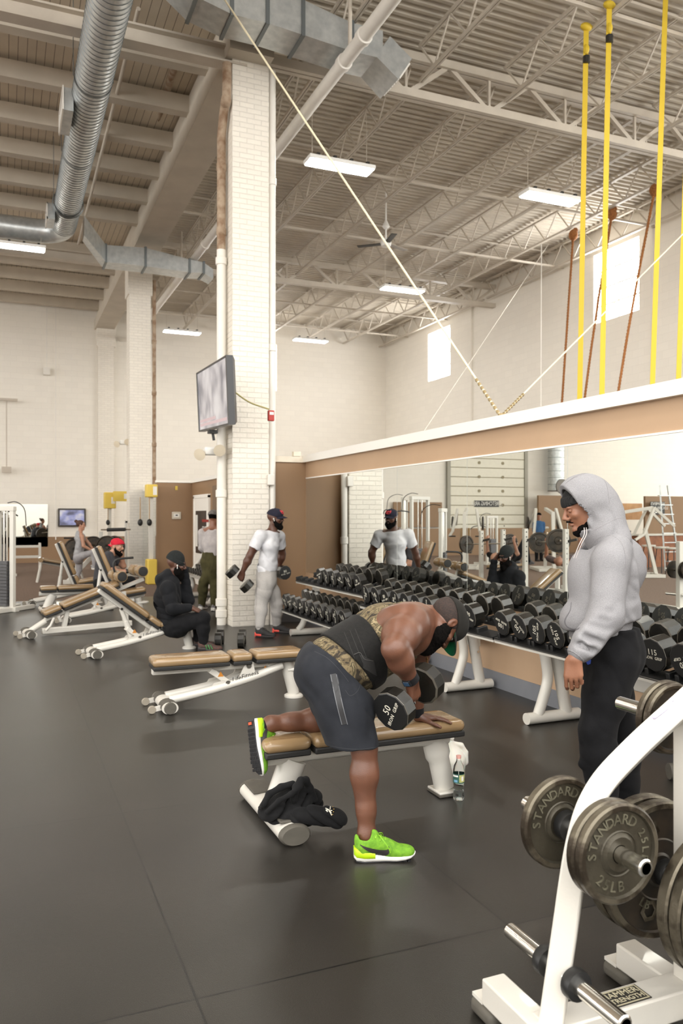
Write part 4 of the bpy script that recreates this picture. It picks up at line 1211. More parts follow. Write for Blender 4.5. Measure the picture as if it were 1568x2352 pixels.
# decline bench with leg rollers
def make_decline(lab, loc, rz):
    t = thing('decline_bench', lab, 'bench', loc, rz)
    crossfoot(t, -0.12, 0.24)
    m = MB().bar((0.05, 0, 0.06), (1.28, 0, 0.09), 0.09, 0.08); m.build('floor_beam', GYMW, t, bevel=0.012)
    MB().bar((0.34, 0, 0.08), (0.4, 0, 0.42), 0.08, 0.06).bar((1.2, 0, 0.08), (1.15, 0, 0.55), 0.08, 0.08).build('upright_post', GYMW, t, bevel=0.01)
    MB().tube([(-0.12, 0, 0.06), (0.1, 0, 0.2)], 0.04, 10).build('front_tube', GYMW, t, smooth=60)
    M = Matrix.Translation((0.08, 0, 0.24)) @ Matrix.Rotation(-math.radians(20), 4, 'Y')
    pad(t, 0.0, 0.24, 0.28, M); pad(t, 0.26, 1.08, 0.28, M)
    r_ = MB().bar((0, 0, -0.025), (1.45, 0, -0.025), 0.07, 0.05); r_.v = [tuple(M @ Vector(v)) for v in r_.v]; r_.build('pad_frame', GYMW, t, bevel=0.008)
    m = MB().tube([M @ Vector((0.1, -0.12, -0.03)), M @ Vector((0.02, -0.16, -0.1)), M @ Vector((-0.06, -0.16, -0.14))], 0.018, 8); m.build('adjust_handle', GYMW, t, smooth=60)
    for x, z in ((1.12, 0.16), (1.42, 0.12)):
        p = M @ Vector((x, 0, z))
        for s in (-1, 1):
            rl = MB().lathe([(0.03, 0), (0.075, 0.005), (0.08, 0.02), (0.08, 0.19), (0.075, 0.21)], p + Vector((0, s * 0.03, 0)), (0, s, 0), 20).build('roller', VINYL, t, smooth=50)
            MB().lathe([(0.0, 0.225), (0.06, 0.222), (0.072, 0.205)], p + Vector((0, s * 0.03, 0)), (0, s, 0), 20).build('roller_cap', PADB, rl, smooth=50)
        MB().tube([M @ Vector((x, 0, 0)), p], 0.022, 8).build('roller_post', GYMW, t, smooth=60)
    MB().tube(bez([M @ Vector((1.1, 0, 0.2)), M @ Vector((1.12, 0, 0.33)), M @ Vector((1.2, 0, 0.38)), M @ Vector((1.42, 0, 0.32))], 5), 0.016, 8).build('grip_handle', BLACKP, t, smooth=60)
    return t


make_decline('decline bench with tan leg rollers behind the man in black', (0.42, 11.6, 0), 0.15)

# flat bench far left, behind the decline bench
def flat_bench(name, lab, loc, rz, L=1.2, foot=True, split=0.26, h=0.355, wd=0.29):
    t = thing(name, lab, 'bench', loc, rz)
    M = Matrix.Translation((0, 0, h))
    pad(t, 0.0, split, wd, M, 0.07); pad(t, split + 0.012, L, wd, M, 0.07)
    MB().tube([(-0.015, 0, h - 0.03), (L - 0.05, 0, h - 0.03)], 0.036, 14, flat=(1.3, 1)).build('rail', GYMW, t, smooth=60)
    MB().lathe([(0, 0), (0.036, 0), (0.04, 0.02), (0.038, 0.05)], (-0.045, 0, h - 0.03), (1, 0, 0), 16).build('end_cap', RUBG, t, smooth=60)
    m = MB(); m.tube([(0.2, 0, h - 0.05), (0.1, 0, 0.07)], [0.058, 0.052], 16, flat=(1.0, 1.35)); m.build('front_leg', GYMW, t, smooth=60)
    m = MB(); m.tube(bez([(L - 0.13, 0, h - 0.03), (L - 0.1, 0, 0.2), (L - 0.06, 0, 0.03)], 5), [0.066] * 5 + [0.055] * 6, 16, flat=(0.75, 1.2)); m.build('rear_leg', GYMW, t, smooth=60)
    MB().box((L - 0.075, 0, 0.022), (0.12, 0.15, 0.016)).build('foot_plate', GYMW, t, bevel=0.006)
    MB().box((L - 0.075, 0, 0.008), (0.125, 0.16, 0.014)).build('rubber_foot', RUBG, t, bevel=0.004)
    half = 0.37; r = 0.05
    MB().tube([(0.08, -half, r), (0.08, half, r)], r, 20, flat=(1.6, 1.0)).build('base_bar', GYMW, t, smooth=60)
    for s in (-1, 1):
        MB().lathe([(0.0, 0), (r * 0.9, 0), (r * 1.04, 0.012), (r * 1.06, 0.035)], (0, 0, 0), (0, -s, 0), 20).build('foot_cap', RUBG, t, smooth=60, loc=(0.08, s * (half + 0.018), r)).scale = (1.55, 1, 1)
        MB().box((0.08, s * (half - 0.14), 2 * r + 0.003), (0.125, 0.2, 0.014)).build('rubber_cover', RUBG, t, bevel=0.005)
    return t


lift_bench = flat_bench('flat_bench', 'flat tan bench the bending lifter kneels on', (1.24, 4.1, 0), 0)
flat_bench('flat_bench', 'low flat tan bench furthest left, below the upright bench', (0.55, 14.3, 0), 0.05)

# ---------------------------------------------------------------- jug, bottles
jp = flo(1040, 1792); PLAST = pm('milky_plastic', (240, 238, 228), 0.35, spec=0.4)
PLAST.node_tree.nodes['Principled BSDF'].inputs['Subsurface Weight'].default_value = 0.2
t = thing('water_jug', 'white plastic gallon jug behind the bench\'s right leg', 'jug', jp)
B = Body(0.03)
B.cone(jp + Vector((0, 0, 0.03)), 0.072, jp + Vector((0, 0, 0.125)), 0.073, 0.01).cone(jp + Vector((0, 0, 0.13)), 0.07, jp + Vector((-0.018, 0, 0.235)), 0.024, 0.03)
B.chain([jp + Vector((0.01, -0.01, 0.225)), jp + Vector((0.045, -0.02, 0.215)), jp + Vector((0.072, -0.028, 0.17)), jp + Vector((0.072, -0.026, 0.11))], [0.015, 0.016, 0.016, 0.02], 0.008)
B.cut(jp + Vector((0, 0, 0.002)), (0, 0, -1)).cut(jp + Vector((0, 0, 0.258)), (0, 0, 1))
flesh('jug_body', B, PLAST, t, 0.005)
MB().lathe([(0.023, 0.255), (0.023, 0.285), (0.0, 0.287)], jp + Vector((-0.018, 0, 0)), (0, 0, 1), 18).build('cap', PIPEW, t, world=True, smooth=40)
bp = flo(1053, 1836)
t = thing('water_bottle', 'clear plastic water bottle with a printed label by the bench leg', 'bottle', bp)
PET = glass('clear_plastic', (252, 254, 252), 0.03, 1.1)
prof = [(0.0, 0.004), (0.026, 0.0), (0.031, 0.008), (0.032, 0.03), (0.029, 0.05), (0.028, 0.07), (0.031, 0.095), (0.0325, 0.1), (0.0325, 0.155), (0.032, 0.17), (0.027, 0.195), (0.016, 0.215), (0.0125, 0.225), (0.0125, 0.238)]
MB().lathe(prof, bp, (0, 0, 1), 28, cap=False).build('bottle_body', PET, t, world=True, smooth=70)
MB().lathe([(0.0, 0.006), (0.029, 0.006), (0.03, 0.03), (0.0275, 0.052), (0.0, 0.0525)], bp, (0, 0, 1), 24).build('water', glass('water', (244, 250, 252), 0.0, 1.14), t, world=True, smooth=60)
MB().lathe([(0.014, 0.236), (0.0145, 0.252), (0.0, 0.254)], bp, (0, 0, 1), 18).build('cap', pm('pink_cap', (226, 168, 156), 0.5), t, world=True, smooth=40)
pm('label_green', (54, 96, 84), 0.5); pm('label_cream', (206, 200, 140), 0.5, rgb2=(168, 172, 96), vscale=60); pm('label_blue', (120, 170, 200), 0.5)
m = MB()
def lab_patch(a0, a1, z0, z1, r=0.0332, n=8):
    vs = [bp + Vector((r * math.cos(a0 + (a1 - a0) * i / n), r * math.sin(a0 + (a1 - a0) * i / n), z)) for z in (z0, z1) for i in range(n + 1)]
    m.add(vs, [(i, i + 1, n + 2 + i, n + 1 + i) for i in range(n)])
f0 = math.atan2(-bp.y, -bp.x)
m.mat(0); lab_patch(f0 - 3.1, f0 + 3.1, 0.1, 0.152, n=40)
m.mat(1); lab_patch(f0 + 0.1, f0 + 1.3, 0.106, 0.148, 0.0335)
m.mat(2); lab_patch(f0 - 0.9, f0 - 0.2, 0.106, 0.12, 0.0335)
m.mat(3); lab_patch(f0 - 1.2, f0 - 0.1, 0.136, 0.146, 0.0335); lab_patch(f0 + 0.5, f0 + 0.9, 0.115, 0.14, 0.0338)
m.build('bottle_label', [MATS['label_green'], MATS['label_cream'], MATS['label_blue'], MATS['sign_white']], t, world=True)
bq = flo(134, 1419)
t = thing('water_jug', 'small white jug on the floor beside the low flat bench', 'jug', bq)
MB().lathe([(0.0, 0), (0.075, 0), (0.08, 0.02), (0.08, 0.15), (0.05, 0.2), (0.03, 0.22), (0.03, 0.26), (0, 0.262)], bq, (0, 0, 1), 20).build('jug_body', PLAST, t, world=True, smooth=50)

# pair of dumbbells on the floor in front of the seated man
a = flo(498, 1492); place_db('60', (a.x + 0.17, a.y + 0.05, 0.097), (0.95, -0.3, 0), PI / 12, 'dumbbell on the floor nearest the seated man\'s striped shoe', 'dumbbells on the floor')
place_db('70', (a.x + 0.27, a.y + 0.33, 0.097), (0.95, -0.3, 0), PI / 12, 'dumbbell on the floor behind another, right of the seated man', 'dumbbells on the floor')

# ---------------------------------------------------------------- plate tree, bottom right
PY = 1.94
tree = thing('plate_tree', 'white plate tree with chrome horns in the right corner', 'weight rack', (1.75, PY, 0))
MB().tube(bez([(1.475, PY, 0.06), (1.53, PY, 0.36), (1.585, PY, 0.64), (1.65, PY, 0.78), (1.78, PY, 0.885), (2.0, PY, 1.02), (2.3, PY, 1.2)], 8), 0.05, 4, flat=(1.0, 1.0), up=(0, 1, 0)).build('slanted_post', GYMW, tree, world=True, smooth=20, bevel=0.006)
MB().bar((2.03, PY, 0.08), (2.03, PY, 0.98), 0.075, 0.075, (0, 1, 0)).build('centre_post', GYMW, tree, world=True, bevel=0.006)
m = MB().box((2.0315, PY - 0.0385, 0.86), (0.05, 0.003, 0.14)); m.build('maker_sticker', pm('sticker_paper', (226, 228, 230), 0.4, rgb2=(150, 160, 172), vscale=40, ramp=(0.4, 0.5)), tree, world=True)
MB().bar((1.45, PY, 0.095), (2.75, PY, 0.095), 0.1, 0.09).build('base_rail', GYMW, tree, world=True, bevel=0.006)
for x in (1.455, 2.0):
    MB().bar((x, 1.5, 0.095), (x, 2.2, 0.095), 0.085, 0.085).build('base_foot', GYMW, tree, world=True, bevel=0.006)
    for y in (1.56, 2.2):
        MB().box((x, y, 0.026), (0.1, 0.13, 0.052)).build('rubber_foot', RUBG, tree, world=True, bevel=0.02, bseg=4)
        MB().box((x, y + 0.03, 0.056), (0.08, 0.06, 0.012)).build('foot_bracket', GYMW, tree, world=True)
pq = flo(1455, 2310, 0.14)
m = MB().mat(0).box((pq.x, PY, 0.1415), (0.16, 0.075, 0.003)).mat(1)
m.box((pq.x, PY + 0.033, 0.1435), (0.15, 0.003, 0.002)).box((pq.x, PY - 0.033, 0.1435), (0.15, 0.003, 0.002)).box((pq.x + 0.073, PY, 0.1435), (0.003, 0.068, 0.002)).box((pq.x - 0.073, PY, 0.1435), (0.003, 0.068, 0.002))
put_text(m, 'HAMMER', (pq.x, PY + 0.0145, 0.1432), (1, 0, 0), (0, 1, 0), 0.034, 0.02, 1.0)
put_text(m, 'STRENGTH', (pq.x, PY - 0.0145, 0.1432), (1, 0, 0), (0, 1, 0), 0.0285, 0.02, 0.95)
m.build('name_plate', [pm('plate_black', (44, 42, 38), 0.5), pm('plate_cream', (196, 188, 160), 0.5)], tree, world=True)
HORNS = [((1.52, 0.27), 1.67, 2.2), ((1.6, 0.667), 1.68, 2.22), ((2.0, 0.45), 1.62, 2.24), ((2.1, 0.93), 1.6, 2.34)]
for (x, z), y0, y1 in HORNS:
    h = MB().lathe([(0.0, 0), (0.02, 0.0), (0.0245, 0.004), (0.0245, y1 - y0 - 0.004), (0.02, y1 - y0), (0, y1 - y0)], (x, y0, z), (0, 1, 0), 24).build('horn', CHROME, tree, world=True, smooth=40)
    MB().lathe([(0.0195, -0.0006), (0.0, -0.0006)], (x, y0, z), (0, 1, 0), 20).lathe([(0.0205, -0.0004), (0.0165, -0.0012), (0.0165, 0.001)], (x, y0, z), (0, 1, 0), 20).build('horn_end', RUBG, h, world=True)
    if z < 0.5 or True:
        for s in (-1, 1): MB().lathe([(0.0246, 0.0), (0.043, 0.0), (0.045, 0.006), (0.045, 0.03), (0.04, 0.036), (0.0246, 0.036)], (x, PY + s * 0.05 - (0.036 if s < 0 else 0), z), (0, 1, 0), 24).build('rubber_collar', BLACKP, tree, world=True, smooth=40)


def make_plate(lab, x, z, y0, R, th, mats, letters=(), group=None, hole=0.026, rim=0.13, ring=True):
    """iron disc lying across the y axis, its face at y0 - th"""
    t = thing('weight_plate', lab, 'weight plate', (x, y0, z), 0, group)
    prof = [(hole, -th + 0.004), (hole + 0.022, -th + 0.002), (hole + 0.03, -th + 0.008), (R * 0.42, -th + 0.009), (R * 0.44, -th + 0.006), (R * 0.46, -th + 0.009), (R * (1 - rim) - 0.004, -th + 0.009), (R * (1 - rim), -th), (R - 0.006, -th), (R, -th + 0.006), (R, -0.006), (R - 0.006, 0), (R * (1 - rim), 0), (R * (1 - rim) - 0.004, -0.009), (hole + 0.03, -0.008), (hole, -0.004)]
    rg = MB().mat(0)
    rg.lathe(prof[:8], (0, 0, 0), (0, 1, 0), 56, cap=False).mat(1).lathe(prof[7:12], (0, 0, 0), (0, 1, 0), 56, cap=False).mat(0).lathe(prof[11:] + [prof[0]], (0, 0, 0), (0, 1, 0), 56, cap=False)
    rg.build('plate_body', mats, t, smooth=32)
    if letters:
        for txt, rad, mid, step, size, flip in letters:
            m = MB()
            for i, ch in enumerate(txt):
                if ch == ' ': continue
                a = mid + (i - (len(txt) - 1) / 2) * step * (-1 if not flip else 1)
                o = Vector((rad * math.cos(a), -th + 0.0085, rad * math.sin(a)))
                tan = Vector((math.sin(a), 0, -math.cos(a))) * (1 if not flip else -1); upv = Vector((math.cos(a), 0, math.sin(a))) * (1 if not flip else -1)
                put_text(m, ch, o, tan, upv, size, 0.07)
            m.build('raised_lettering', IRONR, t, smooth=None)
    return t


LT = (('STANDARD', 0.096, PI * 0.66, 0.29, 0.042, False), ('25LB', 0.094, PI * 1.38, 0.29, 0.042, True), ('25LB', 0.094, 0.04 * PI, 0.27, 0.034, False))
for o_ in ('horn_end',): pass
make_plate('front iron plate lettered STANDARD and 25LB on the corner plate tree', 1.6, 0.667, 1.806, 0.142, 0.03, [IRON, IRON2], LT, '25 lb plates on the plate tree')
make_plate('iron plate pressed flat behind the one lettered STANDARD', 1.6, 0.667, 1.842, 0.142, 0.033, [IRON, IRON2], (), '25 lb plates on the plate tree')
make_plate('rear iron plate near the exposed chrome end, apart from the lettered one', 1.6, 0.667, 2.06, 0.142, 0.033, [IRON, IRON2], LT[:1], '25 lb plates on the plate tree')
LT2 = (('LB', 0.12, PI * 1.32, 0.2, 0.04, True),)
for i, (y, lab) in enumerate(((1.735, 'big scuffed plate nearest the camera at the right picture edge'), (1.782, 'big scuffed plate second in the pack of three at the right edge'), (1.83, 'big scuffed plate third in the pack of three at the right edge'))):
    make_plate(lab, 2.0, 0.45, y, 0.2245, 0.042, [IRON, IRON2], (), 'big plates on the lower right horn')
for y, lab in ((2.075, 'big dark plate behind the plate tree showing raised letters'), (2.135, 'big dark plate furthest back behind the plate tree')):
    pl = make_plate(lab, 2.0, 0.45, y, 0.2245, 0.042, [pm('dark_iron', (46, 43, 38), 0.45, 0.5, rgb2=(66, 57, 47), vscale=10, ramp=(0.4, 0.6)), IRON2], LT2 if y < 2.1 else (), 'big plates on the lower right horn', rim=0.1)
    m = MB()
    for k in range(5):
        a = k * 2 * PI / 5 + 0.6; d_ = Vector((math.cos(a), 0, math.sin(a))); c = d_ * 0.135 + Vector((0, -0.036, 0))
        MB().lathe([(0.022, 0), (0.03, -0.003), (0.038, 0)], c, (0, -1, 0), 6, (0, 0, 1), cap=False).build('grip_ring', IRON2, pl)
for y, R, lab in ((2.13, 0.125, 'small dark plate on the top horn, outer of the rear two'), (2.1, 0.12, 'small dark plate on the top horn, inner of the rear two')):
    make_plate(lab, 2.1, 0.93, y, R, 0.028, [MATS['dark_iron'], IRON2], (), 'small plates on the top horn')
make_plate('small dark plate on the near end of the top horn', 2.1, 0.93, 1.83, 0.125, 0.032, [MATS['dark_iron'], IRON2], (), 'small plates on the top horn')
tag(MB().tube(bez([(1.86, PY - 0.02, 0.995), (1.84, PY - 0.045, 1.005), (1.88, PY - 0.05, 1.03), (1.93, PY - 0.02, 1.045), (1.95, PY, 1.03)], 6), 0.006, 8).build('wrist_band', pm('lilac_band', (214, 210, 236), 0.5)), 'thin white and lilac band lying on the slanted white post', 'band')
# second tree foot and post seen just right of the hoodie man's leg
tag(MB().tube([flo(1535, 1790) + Vector((0, 0, .05)), flo(1700, 1790) + Vector((0, 0, .05))], 0.05, 14).build('floor_tube', RUBG, smooth=60), 'grey capped floor bar behind the plate tree at the right edge', 'equipment base')

# ---------------------------------------------------------------- people: materials and helpers
def skin(name, rgb, rgb2, rough=0.42):
    m = pm(name, rgb, rough, rgb2=rgb2, vscale=9, ramp=(0.3, 0.7), bump=0.12, bscale=220)
    b = m.node_tree.nodes['Principled BSDF']; b.inputs['Subsurface Weight'].default_value = 0.06; b.inputs['Subsurface Radius'].default_value = (0.02, 0.008, 0.004)
    return m


SK_DARK = skin('deep_brown_skin', (112, 74, 56), (94, 61, 46), 0.38)
SK_DARK2 = skin('dark_brown_skin', (94, 61, 46), (82, 52, 39))
SK_MID = skin('warm_brown_skin', (154, 108, 84), (138, 94, 72))
SK_LIGHT = skin('light_skin', (190, 144, 120), (174, 128, 104))
HAIR = pm('black_beard_hair', (17, 14, 12), 0.9, rgb2=(10, 8, 7), vscale=90, bump=0.8, bscale=260, spec=0.1)
HAIRB = pm('brown_hair', (86, 54, 40), 0.6, rgb2=(58, 36, 28), vscale=40, bump=0.5, bscale=160)
EYEW = pm('eye_white', (226, 220, 212), 0.2); EYED = pm('eye_dark', (26, 18, 14), 0.15)
def cloth(name, rgb, rgb2=None, vs=25, bump=0.25, bs=350, rough=0.9, ramp=(0.35, 0.65), stretch=None, detail=4):
    return pm(name, rgb, rough, rgb2=rgb2 or tuple(int(v * 0.88) for v in rgb), vscale=vs, ramp=ramp, bump=bump, bscale=bs, sheen=0.03, spec=0.2, stretch=stretch, detail=detail)


class Union(Body):
    """several bodies meeting in one surface"""
    def __init__(s, parts, k=0.02, post=()): s.parts, s.kk, s.post = parts, k, post
    def bounds(s):
        b = [q.bounds() for q in s.parts]; return np.min([x[0] for x in b], 0), np.max([x[1] for x in b], 0)
    def ev(s, P, pad):
        d = s.parts[0].ev(P, pad)
        for q in s.parts[1:]: d = Body._smin(d, q.ev(P, pad), s.kk)
        for fn in s.post: d = fn(P, d)
        return d


def plane_px(A, B, d, lat, flip=1):
    """plane through two pixels at depth d that also holds the direction lat: (point, normal)"""
    a, b = at(A[0], A[1], d), at(B[0], B[1], d)
    n = (b - a).cross(Vector(lat)).normalized() * flip
    return a, n


class Skin3:
    """lays strips and lines onto a built surface along the sight lines of the camera"""
    def __init__(s, objs):
        s.t = []
        for o in objs:
            M = Vector((0, 0, 0)); q = o.parent
            while q is not None: M = M + q.location; q = q.parent
            s.t.append(BVHTree.FromPolygons([v.co + M for v in o.data.vertices], [p.vertices for p in o.data.polygons]))
    def hit(s, px, py):
        dv = (at(px, py, 1.0) - cam.location).normalized(); best = None
        for t in s.t:
            l, n, i, d = t.ray_cast(cam.location, dv)
            if l is not None and (best is None or d < best[2]): best = (l, n, d)
        return best
    def strip(s, pix, w, lift=0.0015, n=10):
        P = bez([(x, y, 0) for x, y in pix], n); H = [h for h in (s.hit(p.x, p.y) for p in P) if h]
        vs, fs = [], []
        if len(H) < 2: return vs, fs
        for i, (l, nn, _) in enumerate(H):
            t = (H[min(i + 1, len(H) - 1)][0] - H[max(i - 1, 0)][0]).normalized(); sd = nn.cross(t).normalized()
            ww = w[0] + (w[1] - w[0]) * i / (len(H) - 1) if isinstance(w, tuple) else w
            vs += [l + nn * lift - sd * ww / 2, l + nn * lift + sd * ww / 2]
        fs = [(2 * i, 2 * i + 1, 2 * i + 3, 2 * i + 2) for i in range(len(H) - 1)]
        return vs, fs
    def patch(s, pix, lift=0.0018):
        """fills a traced outline with a fan around its middle"""
        H = [s.hit(*p) for p in pix]; c = s.hit(sum(p[0] for p in pix) / len(pix), sum(p[1] for p in pix) / len(pix))
        if c is None or any(h is None for h in H): return [], []
        vs = [c[0] + c[1] * lift] + [h[0] + h[1] * lift for h in H]; n = len(H)
        return vs, [(0, 1 + i, 1 + (i + 1) % n) for i in range(n)]


def eyes(t, T, R, s, closed=None):
    for sx in (-1, 1):
        if closed:
            MB().sphere(T(sx * 0.031, 0.077, 0.006), 0.0125 * s, 12, 8).mat(1).tube([T(sx * 0.031 + q, 0.0885 - abs(q) * .45, 0.0005 - .0) for q in (-.009, -.004, .004, .009)], .0011, 5).build('eyelid', [closed, EYED], t, world=True, smooth=60); continue
        m = MB().mat(0).sphere(T(sx * 0.031, 0.0765, 0.006), 0.0118 * s, 12, 8)
        m.mat(1).sphere(Vector(T(sx * 0.031, 0.0835, 0.005)), 0.0062 * s, 10, 6)
        m.build('eye', [EYEW, EYED], t, world=True, smooth=60)


def cap_parts(t, T, R, s, mats, brim_under=None, up=0.0, length=0.075, logo=None, tilt=0.0):
    """baseball cap: crown shell, button, curved brim"""
    R3 = np.array(R)
    B = Body(0.02); B.ell(T(0, -0.012, 0.036), np.array((0.088, 0.112, 0.094)) * s, R3).ell(T(0, 0.03, 0.06), np.array((0.07, 0.07, 0.062)) * s, R3, 0.03)
    B.cut(T(0, 0.0, 0.028 + up), R3 @ np.array((0, -0.25 - tilt, -1.0)), 0.003)
    c = flesh('cap_crown', B, mats[0], t, 0.004)
    MB().sphere(T(0, -0.01, 0.133), 0.007 * s, 8, 6).build('cap_button', mats[0], c, world=True)
    vs, fs = [], []; nu, nv = 14, 5
    for lay, dz in ((0, 0.0), (1, -0.004)):
        for i in range(nu + 1):
            u = -1 + 2 * i / nu; ang = u * 1.12
            for j in range(nv + 1):
                v = j / nv
                x = 0.083 * math.sin(ang) * (1 + 0.02 * v); y = -0.004 + 0.1 * math.cos(ang) * 1.0 + length * v * math.cos(u * 1.35) ** 0.8
                z = 0.04 + up - 0.03 * (u * u) - 0.012 * v * (1 - u * u) + 0.25 * 0.0 - 0.012 * v + dz + 0.0
                vs.append(Vector(T(x, y, z)))
        n0 = lay * (nu + 1) * (nv + 1)
        for i in range(nu):
            for j in range(nv):
                a = n0 + i * (nv + 1) + j; q = (a, a + nv + 1, a + nv + 2, a + 1)
                fs.append(q if lay == 0 else q[::-1])
    N = (nu + 1) * (nv + 1)
    rim = [i * (nv + 1) + nv for i in range(nu + 1)]
    for a, b in zip(rim[:-1], rim[1:]): fs.append((a, b, b + N, a + N))
    mi = [0] * (nu * nv) + [1] * (nu * nv) + [0] * nu
    b = add_mesh('cap_brim', vs, fs, [mats[0], brim_under or mats[0]], t, 60, mi, world=True)
    if logo: logo(c)
    return c


def knit(name, rgb):
    m = pm(name, rgb, 0.9, rgb2=tuple(int(v * 0.7) for v in rgb), vscale=60)
    nt = m.node_tree; N = nt.nodes; L = nt.links; b = N['Principled BSDF']
    tc = N.new('ShaderNodeTexCoord'); wv = N.new('ShaderNodeTexWave'); wv.inputs['Scale'].default_value = 70; wv.bands_direction = 'DIAGONAL'; wv.inputs['Distortion'].default_value = 0.6
    mp = N.new('ShaderNodeMapping'); mp.inputs['Scale'].default_value = (1, 1, 0.08); L.new(tc.outputs['Object'], mp.inputs[0]); L.new(mp.outputs[0], wv.inputs[0])
    bp = N.new('ShaderNodeBump'); bp.inputs['Strength'].default_value = 0.9; bp.inputs['Distance'].default_value = 0.006; L.new(wv.outputs[1], bp.inputs['Height']); L.new(bp.outputs[0], b.inputs['Normal'])
    return m


def beanie(t, T, R, s, mat, low=0.02, tall=0.0, name='beanie', cuff=True, tilt=-0.12):
    R3 = np.array(R)
    B = Body(0.02); B.ell(T(0, -0.016 - tall * 0.4, 0.036 + tall * 0.5), np.array((0.087, 0.11, 0.094 + tall)) * s, R3)
    B.cut(T(0, 0.0, low), R3 @ np.array((0, tilt, -1.0)), 0.006)
    o = flesh(name, B, mat, t, 0.005)
    if cuff:
        B = Body(0.02); B.ell(T(0, -0.016, 0.036), np.array((0.094, 0.117, 0.1)) * s, R3)
        B.cut(T(0, 0.0, low - 0.006), R3 @ np.array((0, tilt, -1.0)), 0.006).cut(T(0, 0.0, low + 0.045), R3 @ np.array((0, -tilt, 1.0)), 0.006)
        flesh('beanie_cuff', B, mat, o, 0.005)
    return o


# ---------------------------------------------------------------- sports shoe (local: x to the toe, y left, z up, heel at 0)
def shoe_local(L=0.3):
    sta = []  # x, half width, y shift, top of sole, underside
    for x, w, sh, zt, zb in ((0.0, 0.018, 0, 0.058, 0.016), (0.012, 0.034, 0, 0.058, 0.004), (0.05, 0.041, 0, 0.05, 0.0), (0.1, 0.039, 0.002, 0.038, 0.0), (0.15, 0.041, 0.004, 0.033, 0.001), (0.2, 0.049, 0.004, 0.03, 0.002), (0.24, 0.047, 0.002, 0.029, 0.006), (0.27, 0.037, 0.0, 0.031, 0.012), (0.29, 0.02, -0.002, 0.035, 0.021), (0.297, 0.006, -0.002, 0.037, 0.028)):
        k = L / 0.3; sta.append((x * k, w, sh, zt, zb))
    return sta


